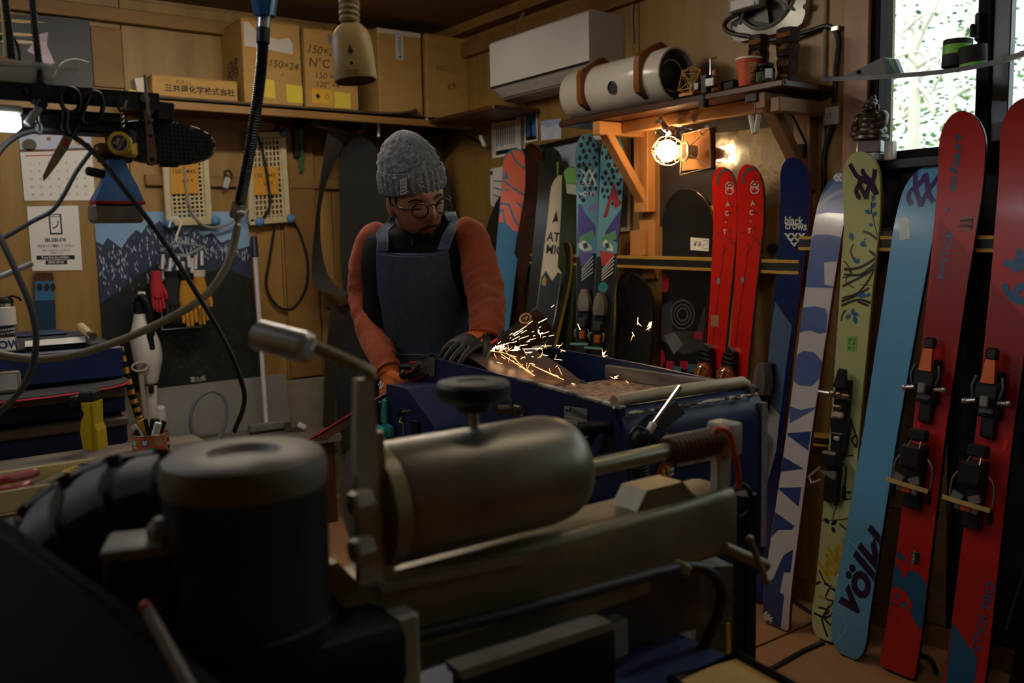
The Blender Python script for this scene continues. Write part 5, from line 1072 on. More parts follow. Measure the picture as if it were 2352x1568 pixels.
# crank, valve and pad
q = FN.at(*FN.uv(1392, 978), .02); q2 = FN.at(*FN.uv(1362, 1040), .03)
MB().cyl(FN.at(*FN.uv(1402, 980), -.005), q-E2*.02, .012, 16).obj('crank_hub', M_black, sander); MB().bar(q, q2, .014, .012, E2, .003).obj('crank_arm', M_black, sander); MB().cyl(q-E2*.004, q-E2*.05+E1*.008, .013, 14, .015, .003).obj('crank_knob', M_black, sander)
q = FN.at(*FN.uv(1196, 940), .012); M_brass = mat('dull nickel', '8b8578', rough=.3, metal=.9)
va = MB().cyl(q-E2*.03+E1*.03, q+E2*.03-E1*.012, .011, 12).obj('ball_valve', M_brass, sander); MB().tube([q-E2*.012+EZ*.0, q-E2*.012+EZ*.02, q+E1*.03+EZ*.038-E2*.012], .004, 6).obj('valve_lever', M_brass, va)
for k in range(4): MB().tube([q-E2*(.0)+(-E1*.006*k)+m_ for m_ in [basis(E2, EZ, E1) @ V((.012*math.cos(2*PI*j/12), .012*math.sin(2*PI*j/12), 0)) for j in range(12)]], .0018, 5, closed=True).obj('thread', M_brass, va)
pc_ = [(1485, 966), (1541, 918), (1563, 947), (1510, 986)]; 
t = thing('rubber_pad', 'dark grey square rubber pad lying on the sander front edge', 'pad', FEo.at(*FEo.uv(1525, 950), .01)); MB().prism([FEo.at(*FEo.uv(x, y), .002) for x, y in pc_], FEo.n*.012).obj('pad_sheet', mat('pad grey', '3a3b3e', '2c2d30', rough=.8, sc_=60, bump=.1), t, smooth=0)
# lower rollers and knob in the cut out
q = FN.at(*FN.uv(1350, 1160), .0); MB().cyl(q+E2*.06, q-E2*.05, .022, 18, bev=.004).obj('tension_knob', M_blackmetal, sander); MB().cyl(q-E2*.05, q-E2*.075, .012, 14).obj('tension_screw', M_steel, sander)
# air gun hanging on the corner
g0 = FE.at(*FE.uv(1440, 1000), .045); g1 = FE.at(*FE.uv(1459, 968), .05); g2 = FE.at(*FE.uv(1518, 880), .055)
t = thing('air_gun', 'black air blow gun with long steel nozzle hooked on the sander corner', 'air gun', g0)
MB().cyl(g1, g2, .0045, 10).obj('nozzle', M_chrome, t); MB().bar(FE.at(*FE.uv(1447, 985), .05), FE.at(*FE.uv(1462, 962), .05), .013, .013, EZ, .002).obj('nozzle_nut', mat('ivory nut', 'bcb6a4', rough=.4), t)
MB().tube(cr([FE.at(*FE.uv(1450, 982), .048), FE.at(*FE.uv(1432, 1008), .045), FE.at(*FE.uv(1432, 1040), .045), FE.at(*FE.uv(1434, 1090), .045), FE.at(*FE.uv(1438, 1120), .045)], 4), [.013, .015, .017, .017, .016, .016, .016, .016, .016, .016, .016, .016, .016, .016, .015, .015, .014], 10).obj('grip', M_black, t)
for k in range(9):
    q = lerp(FE.at(*FE.uv(1433, 1060), .045), FE.at(*FE.uv(1438, 1118), .045), k/8); MB().lathe([(.0155, -.002), (.0185, 0), (.0155, .002)], q, aim(V((.05, 0, -1))), 12).obj('grip_ring', M_rubber, t)
MB().tube(cr([FE.at(*FE.uv(1416, 1018), .05), FE.at(*FE.uv(1408, 990), .05), FE.at(*FE.uv(1425, 970), .05), FE.at(*FE.uv(1446, 978), .05)], 4), .003, 6).obj('hook', M_blackmetal, t)
MB().tube([FE.at(*FE.uv(1448, 986), .045), FE.at(*FE.uv(1466, 998), .045), FE.at(*FE.uv(1463, 1022), .045)], .004, 6).obj('trigger', M_black, t)
MB().cyl(FE.at(*FE.uv(1438, 1120), .045), FE.at(*FE.uv(1440, 1146), .045), .008, 10).obj('coupling', M_brass, t)
MB().tube(cr([FE.at(*FE.uv(1440, 1144), .045), FE.at(*FE.uv(1443, 1190), .045), FE.at(*FE.uv(1438, 1260), .05), FE.at(*FE.uv(1400, 1400), .06)], 5), .0085, 10).obj('braided_hose', mat('braided hose', 'a8884a', '4b3f26', rough=.5, sc_=70, kind='vor'), t)
# turquoise dustpan and brush hung on the box, grey block
t = thing('dustpan', 'turquoise plastic hand dustpan hung on the end of the sander', 'dustpan', FBx.at(*FBx.uv(900, 995), .02)); M_tq = mat('turquoise plastic', '2f9a96', rough=.45)
MB().bar(FBx.at(*FBx.uv(893, 914), .012), FBx.at(*FBx.uv(894, 972), .012), .02, .012, E2, .005).obj('handle', M_tq, t)
pp = [(868, 972), (884, 976), (894, 970), (908, 978), (912, 1000), (866, 1006)]; MB().prism([FBx.at(*FBx.uv(x, y), .006) for x, y in pp], -E2*.01).obj('pan', M_tq, t, smooth=0)
MB().tube(cr([FBx.at(*FBx.uv(866, 968), .03), FBx.at(*FBx.uv(885, 976), .04), FBx.at(*FBx.uv(906, 980), .035), FBx.at(*FBx.uv(910, 1004), .03)], 4), .004, 6).obj('pan_lip', M_tq, t); MB().sph(FBx.at(*FBx.uv(888, 921), .02), .003, 8).obj('hang_nail', M_chrome, t)
MB().box(FBx.at(*FBx.uv(872, 945), -.03)+E1*.01, (.05, .03, .075), basis(E1, E2, EZ), .004).obj('motor_block', M_grey, sander)
# ================================================================ the ski being ground
pth = [(700, 1017, 2.50), (735, 999, 2.48), (880, 911, 2.42), (985, 862, 2.40), (1060, 829, 2.37), (1110, 804, 2.35), (1160, 768, 2.33), (1200, 735, 2.31), (1233, 708, 2.30)]
sp = cr([P(*p) for p in pth], 6); n = len(sp)
t = thing('ski_being_ground', 'black ski with red edge held on the spinning sander belt throwing sparks', 'ski', sp[n//2])
up_ = V((-.35, -.45, .8)).normalized(); rows = []; bt = []
for i, p in enumerate(sp):
    T_ = (sp[min(i+1, n-1)]-sp[max(i-1, 0)]).normalized(); th_ = R(interp(i/(n-1), [(0, 10), (.5, 14), (.65, 30), (.8, 48), (1, 55)])); Wd = (CF*math.cos(th_)+(CR*.53-CU*.85)*math.sin(th_)); Wd = (Wd-T_*Wd.dot(T_)).normalized(); Nn = Wd.cross(T_).normalized(); Nn = Nn if Nn.dot(CF) > 0 else -Nn
    u = i/(n-1); h = interp(u, [(0, .045), (.3, .042), (.7, .044), (.86, .05), (1, .05)])
    if u > .9: q = (u-.9)/.1; h *= max(0.08, 1-q**2.4)**.5
    p = p+Wd*h; rows.append([p-Wd*h, p+Wd*h, p+Wd*h+Nn*.009, p-Wd*h+Nn*.009]); bt.append((p-Wd*h*.98-Nn*.0008, p+Wd*h*.98-Nn*.0008, Nn, Wd, T_))
MB().loft(rows).obj('ski_body', M_black, t, 30); MB().tube([r[0]*.5+r[3]*.5 for r in rows[:int(n*.72)]], .0034, 6).obj('red_edge', mat('ski edge red', 'c2281c', rough=.35), t)
mb = MB(); mb.loft([[a, b] for a, b, *_ in bt], cap=False, closed=False); mb.obj('ski_base', mat('dark base', '1c1715', '2c221c', rough=.35, sc_=5), t, 60)
mb = MB(); mb.loft([[r[3]+b[2]*.0008+b[3]*.003, r[2]+b[2]*.0008-b[3]*.003] for r, b in zip(rows, bt)], cap=False, closed=False); mb.obj('top_sheet', mat('black top sheet', '121212', rough=.3), t, 60)
i = n-6; c = sp[i]-bt[i][2]*.002; ex, ey = bt[i][3], bt[i][4]
mb = MB(); mb.poly(disc(0, 0, .017, 20), lambda u, v: c+ex*u+ey*v); mb.obj('tip_emblem', mat('emblem', 'a58e82', rough=.4), t, smooth=0)
mb = MB(); mb.poly(disc(0, 0, .012, 20), lambda u, v: c-bt[i][2]*.0006+ex*u+ey*v); mb.obj('emblem_ring', mat('dark base', '1c1715'), t, smooth=0); mb = MB(); mb.poly([(-.006, -.008), (0, .0), (.006, -.008), (.003, .008), (-.003, .008)], lambda u, v: c-bt[i][2]*.0012+ex*u+ey*v); mb.obj('emblem_bird', mat('emblem', 'a58e82'), t, smooth=0)
bd = P(938, 848, 2.40); mb = MB(); mb.box(bd, (.05, .03, .03), basis(CR, CF, CU), .008); o = mb.obj('binding', M_black, t, label='black and red binding under the left glove')
MB().tube(cr([P(930, 856, 2.37), P(946, 852, 2.37), P(957, 842, 2.37), P(955, 832, 2.37), P(940, 834, 2.37)], 3), .004, 6).obj('red_bail', mat('binding red', 'b01f24', rough=.4), o); MB().sph(P(928, 860, 2.38), .014, 10).obj('pivot', M_black, o); MB().cyl(P(946, 846, 2.36), P(965, 828, 2.36), .005, 8).obj('pin_arm', M_chrome, o)
# ----- sparks: each streak a thin glowing sliver
t = thing('spark_shower', 'shower of orange sparks flying off the ski edge over the tray', 'sparks', P(1150, 800, 2.34), kind='stuff')
rs = random.Random(5); hot = MB(); warm = MB()
def spark(mb, x0, y0, x1, y1, t0, t1, r): mb.tube([P(x0, y0, t0), P((x0+x1)/2, (y0+y1)/2, (t0+t1)/2), P(x1, y1, t1)], [r, r*.9, r*.3], 4)
for k in range(60):
    a = R(rs.gauss(-24, 9)); d0 = abs(rs.gauss(0, 1))*55+2; x0 = 1124+d0*math.cos(a); y0 = 806+d0*math.sin(a); L = rs.uniform(2, 10)*(1+d0*.010); tt = 2.31-d0*.0004
    spark(hot, x0, y0, x0+L*math.cos(a), y0+L*math.sin(a), tt, tt, rs.uniform(.00014, .0003))
for k in range(26):
    a = R(rs.gauss(2, 7)); d0 = rs.uniform(10, 150); x0 = 1130+d0*math.cos(a); y0 = 802+d0*math.sin(a); L = rs.uniform(4, 20); tt = 2.30-d0*.0004
    spark(hot, x0, y0, x0+L*math.cos(a), y0+L*math.sin(a), tt, tt, rs.uniform(.0002, .0004))
for k in range(40):
    x0 = rs.uniform(1135, 1290); y0 = rs.uniform(790, 865); a = R(rs.choice((35, 60, -40, 100, 20))+rs.gauss(0, 8)); L = rs.uniform(5, 20)
    spark(warm, x0, y0, x0+L*math.cos(a), y0+L*math.sin(a), 2.24, 2.24, rs.uniform(.0003, .0005))
for (cx, cy, nn) in ((1492, 748, 7), (1454, 770, 2), (1464, 742, 2), (1386, 815, 6), (1332, 755, 1), (1290, 806, 2), (1413, 890, 7), (1412, 868, 4), (1445, 882, 2), (1462, 883, 2), (1316, 883, 1), (1240, 765, 5)):
    for k in range(nn):
        a = rs.uniform(0, 2*PI); L = rs.uniform(3, 14); spark(hot if k % 2 == 0 else warm, cx+rs.uniform(-3, 3), cy+rs.uniform(-3, 3), cx+L*math.cos(a), cy+L*math.sin(a), 2.2, 2.2, rs.uniform(.0004, .0008))
for l in ([(1130, 806), (1170, 815), (1210, 850), (1255, 880)], [(1150, 812), (1190, 838), (1250, 878)], [(1222, 838), (1250, 852), (1295, 872)], [(1230, 842), (1262, 856), (1283, 864)]):
    q = cr([P(x, y, 2.22) for x, y in l], 5); warm.tube(q, .0004, 4)
hot.obj('white_hot_spark', mat('hot spark', 'ffd9a8', emit=('ffcb8c', 22)), t, 0, kind='stuff'); warm.obj('orange_spark', mat('orange spark', 'ff9a5c', emit=('ff9a58', 5)), t, 0, kind='stuff')
# ================================================================ the man at the sander
man = thing('person', 'person in grey beanie, glasses, denim apron and orange fleece grinding a ski', 'person', (*P(965, 900, 2.72).xy, 0))
HR = V((CR.x, CR.y, 0)).normalized(); HC = V((-CF.x, -CF.y, 0)).normalized()     # image right, towards the camera
def turn(a): return (HR*math.cos(a)-HC*math.sin(a)*1.0, HC*math.cos(a)+HR*math.sin(a))
TX, TY = turn(R(8)); UP = V((0, 0, 1))
# torso sections: pixel centre, depth, half width, half depth
TS = [(965, 1010, 2.74, .165, .125), (965, 930, 2.73, .168, .128), (964, 860, 2.71, .160, .122), (963, 790, 2.69, .156, .118), (961, 720, 2.67, .158, .120), (961, 650, 2.655, .162, .124), (964, 595, 2.645, .168, .122), (967, 560, 2.64, .168, .110), (970, 538, 2.64, .152, .09), (971, 522, 2.64, .104, .074), (972, 508, 2.635, .072, .066), (972, 498, 2.63, .066, .062)]
def tsec(y):
    T = sorted(TS, key=lambda s: s[1]); y = min(max(y, T[0][1]), T[-1][1])
    v = [interp(y, [(s[1], s[i]) for s in T]) for i in (0, 2, 3, 4)]
    return P(v[0], y, v[1]), v[2], v[3], v[0], v[1]
def tpt(y, a, off=0.):                                            # point on the torso at angle a (0 = front, + = image right)
    c, w_, d, _, _ = tsec(y); s, k = math.sin(a), math.cos(a); e = .8
    return c + TX*(math.copysign(abs(s)**e, s)*(w_+off)) + TY*(math.copysign(abs(k)**e, k)*(d+off))
def tpx(x, y, off):                                               # point on the torso front under pixel column x
    c, w_, d, xc, t = tsec(y); s = max(-.97, min(.97, ((x-xc)*t/F)/(w_+off))); k = (1-abs(s)**(2/.8))**(.8/2)
    return c + TX*(s*(w_+off)) + TY*(k*(d+off))
ARM_L = [(860, 553, 2.65), (838, 610, 2.67), (836, 672, 2.68), (846, 735, 2.64), (872, 802, 2.55), (893, 853, 2.49)]
ARM_R = [(1076, 545, 2.60), (1096, 600, 2.58), (1110, 655, 2.55), (1119, 705, 2.49), (1116, 748, 2.43), (1108, 776, 2.40)]
# ----- head
HX, HY = turn(R(29)); ph = R(14); HF = (HY*math.cos(ph)-UP*math.sin(ph)).normalized(); HU = HX.cross(HF).normalized()
if HU.z < 0: HU = -HU
HU = (UP*math.cos(ph)+HY*math.sin(ph)).normalized(); ro = R(-8)
HXr = HX*math.cos(ro)+HU*math.sin(ro); HUr = HU*math.cos(ro)-HX*math.sin(ro)
# tilt the crown to image left
HXr = HX*math.cos(R(9))-HU*math.sin(R(9)); HUr = HU*math.cos(R(9))+HX*math.sin(R(9)); HXr, HUr = (HX*math.cos(R(12))+HU*math.sin(R(12)), HU*math.cos(R(12))-HX*math.sin(R(12)))
HO = P(954, 452, 2.525)
def hw_(x, y, z): return HO + HXr*x + HF*y + HUr*z
def gs(v, c, s): return math.exp(-((v-c)/s)**2)
def face(x, z, back=False):                                       # head surface: y for a given x, z (front)
    pass
def headpt(az, el, off=0.):
    cx, cz = math.sin(az)*math.cos(el), math.sin(el); cy = math.cos(az)*math.cos(el)
    x = .076*cx; y = .096*cy; z = .118*cz
    if z < 0:
        k = -z/.118; x *= 1-.30*k**1.6; y = y*(1-.12*k) if y < 0 else y*(1-.03*k)
        if y > 0: y += .012*k
    if y > 0:
        f = (max(cy, 0))**.7
        y += f*(.026*gs(x, 0, .0125)*gs(z, -.034, .020)+.012*gs(x, 0, .010)*gs(z, -.012, .022))       # nose
        y += f*(-.010*(gs(x, .032, .018)+gs(x, -.032, .018))*gs(z, -.004, .014))                         # sockets
        y += f*(.006*gs(z, .018, .011)*gs(x, 0, .055))                                                    # brow
        y += f*(.007*(gs(x, .036, .02)+gs(x, -.036, .02))*gs(z, -.034, .02))                              # cheeks
        y += f*(.009*gs(x, 0, .026)*gs(z, -.072, .013)+.010*gs(x, 0, .024)*gs(z, -.104, .014)-.004*gs(x, 0, .03)*gs(z, -.086, .006))
    n = V((cx, cy, cz)).normalized(); p = V((x, y, z))+n*off
    return hw_(*p)
def azel(x, z):                                                   # approximate angles for a face position (front half)
    el = math.asin(max(-.99, min(.99, z/.118))); xx = x/(.076*math.cos(el)*(1-.30*max(0, -z/.118)**1.6)); return math.asin(max(-.98, min(.98, xx))), el
def fpt(x, z, off=.003): return headpt(*azel(x, z), off)
def patch(name, pts, m, off=.003, mx=.006):
    mb = MB(); mb.poly(pts, lambda u, v: fpt(u, v, off), mx); return mb.obj(name, m, man, 60)
body = MB()
rows = []
for j in range(1, 40): el = -PI/2+PI*j/40; rows.append([headpt(2*PI*i/56, el) for i in range(56)])
body.loft(rows)
for sgn in (-1, 1):                                               # ears
    body.sph(hw_(sgn*.076, -.008, -.012), (.010, .02, .03), 10, basis(HXr, HF, HUr)).sph(hw_(sgn*.073, -.004, -.032), (.009, .012, .012), 8, basis(HXr, HF, HUr))
body.tube([hw_(0, -.03, -.05), hw_(0, -.045, -.11), P(972, 505, 2.625), P(970, 540, 2.635)], [.056, .056, .058, .07], 16)
body.loft([[tpt(s[1], 2*PI*k/28, -.022) for k in range(28)] for s in TS[:-2]])
def armtube(l, r, n=12): q = cr([P(*p) for p in l], 5); body.tube(q, [interp(i/(len(q)-1), r) for i in range(len(q))], n)
armtube(ARM_L, [(0, .05), (.45, .042), (.7, .038), (1, .028)]); armtube(ARM_R, [(0, .05), (.45, .042), (.7, .038), (1, .028)])
hipc = P(965, 960, 2.73)
for sgn in (-1, 1):
    h = hipc+TX*(sgn*.085); k = V((h.x, h.y, .50))+TX*(sgn*.02)+TY*.02; f = V((h.x, h.y, .09))+TX*(sgn*.03); body.tube(cr([h+UP*.03, lerp(h, k, .5), k, lerp(k, f, .4), f], 4), [.085, .085, .082, .08, .076, .072, .07, .066, .06, .06, .06, .058, .055, .052, .048, .044, .042], 12)
    body.tube([f-TY*.04-UP*.045, f+TY*.05-UP*.05, f+TY*.16-UP*.06], [.042, .04, .028], 10)
def hand(mbw, w_, d, nb, th, curls, spread=.0, k=1., thumb=(.5, .6)):
    # wrist point, finger direction, back-of-hand normal, thumb side (+1/-1 along s)
    d = d.normalized(); nb = (nb-d*nb.dot(d)).normalized(); s = d.cross(nb)*th
    mbw.tube([w_-d*.03*k, w_+d*.01*k], [.028*k, .030*k], 12)
    mbw.loft([[w_+d*(a*k)+s*(math.cos(2*PI*j/14)*wd*k)+nb*(math.sin(2*PI*j/14)*tk*k) for j in range(14)] for a, wd, tk in ((0, .028, .02), (.03, .038, .021), (.06, .043, .019), (.088, .043, .016), (.098, .036, .010))])
    for i, (off, L, r) in enumerate(((.032, .072, .0098), (.011, .080, .0102), (-.011, .075, .0098), (-.032, .058, .0088))):
        b = w_+d*(.085*k)+s*(off*k); c = curls[i] if isinstance(curls, (list, tuple)) else curls; dirn = (d+s*(spread*off*8)).normalized(); pts = [b-d*.02*k, b]; ang = 0; q = b
        for j, fr in enumerate((.45, .32, .23)):
            ang += c*(.8, 1, .7)[j]; q = q+(dirn*math.cos(ang)-nb*math.sin(ang))*(L*fr*k); pts.append(q)
        mbw.tube(cr(pts, 3), [r*k*(1.08-.028*j) for j in range(13)], 9); mbw.sph(pts[-1], r*k*.74, 8)
    b = w_+d*(.028*k)+s*(.030*k); a1 = (s*.8+d*.75-nb*.2).normalized(); p1 = b+a1*(.042*k); a2 = (s*(.8-thumb[0])+d*.9-nb*thumb[1]).normalized(); p2 = p1+a2*(.030*k); p3 = p2+(a2-nb*.3).normalized()*(.024*k)
    mbw.tube(cr([b-a1*.015*k, b, p1, p2, p3], 3), [.0165*k]*4+[.0145*k]*4+[.012*k]*5, 9); mbw.sph(p3, .0105*k, 8)
WL = P(893, 858, 2.49); DL = (P(893, 905, 2.45)-WL); NL = (HC*.7-HR*.7)
WR = P(1108, 772, 2.405); DR = (P(1062, 792, 2.335)-WR); NR = (UP*.85+HC*.35)
hl = dict(w_=WL, d=DL, nb=NL, th=-1, curls=[.55, .6, .65, .7]); hr = dict(w_=WR, d=DR, nb=NR, th=-1, curls=[.28, .25, .3, .35], spread=.25)
hand(body, k=.9, **hl); hand(body, k=.9, **hr)
def remesh(mb, name, m, par, vox, sm=60, **kw):
    bmesh.ops.recalc_face_normals(mb.bm, faces=mb.bm.faces[:]); me = bpy.data.meshes.new('tmp'); mb.bm.to_mesh(me); mb.bm.free()
    o = bpy.data.objects.new('tmp', me); COL.objects.link(o); r = o.modifiers.new('r', 'REMESH'); r.mode = 'VOXEL'; r.voxel_size = vox; r.use_smooth_shade = True
    s_ = o.modifiers.new('sm', 'SMOOTH'); s_.factor = .5; s_.iterations = 3
    m2 = bpy.data.meshes.new_from_object(o.evaluated_get(bpy.context.evaluated_depsgraph_get())); bpy.data.objects.remove(o); bpy.data.meshes.remove(me); m2.name = name
    return link(name, m2, m, par, sm, **kw)
M_skin = mat('skin', '9a6a4c', '8a5a40', rough=.5, sc_=18)
remesh(body, 'body', M_skin, man, .0042)
# ----- clothes
M_vest = mat('black quilted vest', '0a0a0b', '101012', rough=.85, spec=.15, sc_=25, bump=.2)
mb = MB(); g = []
for y in (1000, 950, 900, 860, 820, 780, 740, 700, 660, 630, 600, 575, 558, 545, 544, 536, 528, 520):
    wv = .004*math.sin(y*.12); g.append([tpt(y, 2*PI*k/40, .004+wv+.004*noise.noise((k*.5, y*.04, 0))) for k in range(40)])
mb.loft(g, cap=False); mb.obj('vest', M_vest, man, 60, label='black padded vest')
mb = MB(); g = []
for y, o_ in ((534, .012), (526, .010), (519, .012), (512, .013), (506, .014), (501, .017), (502, .012)): g.append([tpt(y, 2*PI*k/36, o_)+UP*(.018*math.cos(2*PI*k/36+PI)) for k in range(36)])
mb.loft(g, cap=False); mb.obj('vest_collar', M_vest, man, 60)
MB().box(tpx(943, 556, .014), (.005, .006, .02), basis(TX, TY, UP), .001).obj('zip_pull', mat('zip dull', '45454a', rough=.4, metal=.5), man)
M_fl = mat('orange fleece', 'a24a26', '92401f', rough=.95, sc_=90, bump=.35, sheen=.12)
def sleeve(l, rad, name, ph_, lab=None):
    q = cr([P(*p) for p in l], 14); n = len(q); mb = MB(); N_ = 26; rings = []; px = None
    for i, p in enumerate(q):
        t = (q[min(i+1, n-1)]-q[max(i-1, 0)]).normalized()
        if px is None: px = HR-t*HR.dot(t); px.normalize()
        else: px = (px-t*px.dot(t)).normalized()
        py = t.cross(px); u = i/(n-1); r = interp(u, rad); row = []
        for k in range(N_):
            a = 2*PI*k/N_; fold = interp(u, [(0, .2), (.3, .5), (.45, 1), (.75, 1.2), (1, .8)])*.0030
            d = fold*2.6*noise.noise((u*17+ph_+.5*math.sin(a+ph_), math.cos(a)*1.1, math.sin(a)*1.1+ph_))+fold*.25*math.sin(u*70+ph_+1.6*math.sin(a+ph_)+4*noise.noise((u*4, math.cos(a), ph_)))+.005*noise.noise((math.cos(a)*1.5, math.sin(a)*1.5, u*9+ph_)); row.append(p+px*(math.cos(a)*(r+d))+py*(math.sin(a)*(r+d)))
        rings.append(row)
    mb.loft(rings, cap=True); return mb.obj(name, M_fl, man, 70, label=lab)
sleeve([(880, 548, 2.65)]+ARM_L[0:], [(0, .035), (.1, .050), (.22, .050), (.5, .046), (.75, .045), (.93, .038), (1, .036)], 'fleece_sleeve', .3, 'rust orange fleece sleeve')
sleeve([(1058, 540, 2.61)]+ARM_R[0:], [(0, .035), (.1, .052), (.22, .056), (.5, .056), (.75, .050), (.93, .042), (1, .040)], 'fleece_sleeve', 1.7, 'rust orange fleece sleeve')
M_tr = mat('dark trousers', '22242a', '2a2c33', rough=.85, sc_=30, bump=.2)
for sgn in (-1, 1):
    h = hipc+TX*(sgn*.085); k_ = V((h.x, h.y, .50))+TX*(sgn*.02)+TY*.02; f = V((h.x, h.y, .06))+TX*(sgn*.03)
    MB().tube(cr([h+UP*.06, lerp(h, k_, .5), k_, lerp(k_, f, .4), f], 4), [.095, .097, .095, .092, .09, .086, .083, .08, .076, .075, .075, .074, .072, .07, .069, .068, .068], 16).obj('trouser_leg', M_tr, man, 60)
    MB().loft([[f+TY*a+TX*(w_*math.cos(2*PI*j/16))+UP*(-.055+hh*max(0, math.sin(2*PI*j/16))) for j in range(16)] for a, w_, hh in ((-.075, .03, .05), (-.05, .045, .09), (.03, .046, .085), (.12, .05, .05), (.19, .035, .03))]).obj('shoe', M_black, man, 60)
# apron
M_den = mat('denim', '323e4e', '293442', rough=.85, sc_=60, bump=.25, lo=.35, hi=.65); M_den2 = mat('denim strap', '46566a', '3c4a5d', rough=.85, sc_=60, bump=.2); M_st = mat('apron stitching', '77828c', rough=.9)
edge = [(572, 866, 1022), (584, 866, 1024), (610, 866, 1027), (640, 867, 1033), (665, 870, 1044), (685, 873, 1060), (700, 876, 1078), (730, 880, 1084), (765, 887, 1086), (800, 894, 1086), (850, 892, 1084), (920, 890, 1080), (1000, 888, 1078)]
def ax_pt(s, y, off=.016):
    l = interp(y, [(e[0], e[1]) for e in edge]); r = interp(y, [(e[0], e[2]) for e in edge]); x = lerp(l, r, s); dy = 12*math.sin(PI*s)*max(0, 1-(y-572)/40)
    wr = .004*noise.noise((s*4, y*.012, 1.3))+.0045*math.sin(s*9+y*.02)*max(0, min(1, (y-680)/120)); return tpx(x, y+dy, off+wr)
ys = [572, 578, 590, 605, 625, 645, 665, 685, 700, 720, 745, 770, 800, 830, 870, 920, 1000]
mb = MB(); f_ = [[ax_pt(i/20, y) for i in range(21)] for y in ys]; b2 = [[ax_pt(i/20, y, .012) for i in range(21)] for y in ys]
mb.loft([a+b[::-1] for a, b in zip(f_, b2)]); apron = mb.obj('apron', M_den, man, 60, label='dark denim bib apron')
for i_, l in enumerate(([(866, 574), (867, 555), (868, 530), (871, 510), (876, 497)], [(1011, 574), (1018, 556), (1028, 535), (1040, 514), (1056, 497)])):
    mb = MB(); c = cr([tpx(x+(13 if i_ == 0 else 0), y, .016) for x, y in l], 4)
    # straps run over the shoulder to the back
    top = c[-1]; c += [top-TY*.03+UP*.012, top-TY*.07+UP*.012, top-TY*.12-UP*.01, top-TY*.16-UP*.06]
    mb.strip([p-TX*.017 for p in c], [p+TX*.017 for p in c], .004); mb.obj('apron_strap', M_den2, apron, 60)
    for s_ in (-.014, .014): MB().tube([p+TX*s_+TY*.0025+UP*.001 for p in c[:-3]], .0008, 4).obj('stitch_line', M_st, apron)
MB().tube([ax_pt(i/30, 579, .0172) for i in range(31)], .0008, 4).obj('stitch_line', M_st, apron)
pk = cr([ax_pt(s, y, .0185) for s, y in ((.03, 790), (.12, 800), (.3, 801), (.42, 803), (.47, 799), (.55, 804), (.72, 804), (.88, 797), (.97, 786))], 5); MB().tube(pk, .0014, 5).obj('pocket_seam', M_st, apron)
mb = MB(); g = [[ax_pt(s, y, .019) for s in (.03, .2, .4, .6, .8, .97)] for y in (803, 830, 870, 920)]; mb.loft(g, cap=False, closed=False); mb.obj('apron_pocket', M_den, apron, 60)
fp = Frame(ax_pt(.62, 812, .024), (ax_pt(.75, 808, .024)-ax_pt(.5, 815, .024)), UP*1.0); fp = Frame(fp.o, fp.ex, fp.n.cross(fp.ex)); 
pa_ = MB(); pa_.poly(rect(-.038, -.02, .038, .011), fp(.001)); pa_ = pa_.obj('patch_border', mat('patch gold', 'a07a2c', rough=.6), apron, smooth=0)
MB().poly(rect(-.036, -.02, .036, .009), fp(.0016)).obj('patch', M_ink, apron, smooth=0); MB().text('WORK APPAREL', fp(.0022), (0, .003), .007, 0, .02).text('DENIM', fp(.0022), (.012, -.009), .013, 0, .04).obj('patch_lettering', mat('patch pale', '8fa3bd', rough=.7), apron, smooth=0)
# gloves
M_gl = mat('orange knit glove', 'cf6a1c', 'bf5c14', rough=.9, sc_=120, bump=.3); M_gb = mat('black glove coating', '1c1a19', rough=.55)
g_ = MB(); hand(g_, k=1.0, **hl); remesh(g_, 'glove', M_gl, man, .003, label='orange work glove gripping the binding')
g_ = MB(); hand(g_, k=1.0, **hr); remesh(g_, 'glove', M_gb, man, .003, label='black coated work glove pressing the ski')
d = DR.normalized(); nb = (NR-d*NR.dot(d)).normalized(); s_ = d.cross(nb)
mb = MB(); mb.loft([[WR+d*a+s_*(x*wd)+nb*(.0215*(1-x*x*.55)) for x in (-1, -.5, 0, .5, 1)] for a, wd in ((-.03, .026), (0, .028), (.03, .036), (.055, .036))], cap=False, closed=False); mb.obj('glove_back', M_gl, man, 60)
for W0, D0 in ((WL, DL), (WR, DR)): D0 = D0.normalized(); MB().cyl(W0-D0*.052, W0-D0*.03, .038, 20, .034).obj('glove_cuff', M_gb, man)
d = DL.normalized(); nb = (NL-d*NL.dot(d)).normalized(); s_ = d.cross(nb); fg = Frame(WL+d*.05+nb*.0225, s_, -d); 
if fg.n.dot(nb) < 0: fg = Frame(fg.o, -s_, -d)
mb = MB(); quads(mb, cr2([(-.016, .012), (-.004, .018), (.002, .006), (-.008, .0), (.006, -.004), (.016, .004)], 4), .005, fg(.002)); mb.obj('glove_logo', mat('logo white', 'cfcbd6', rough=.8), man, smooth=0)
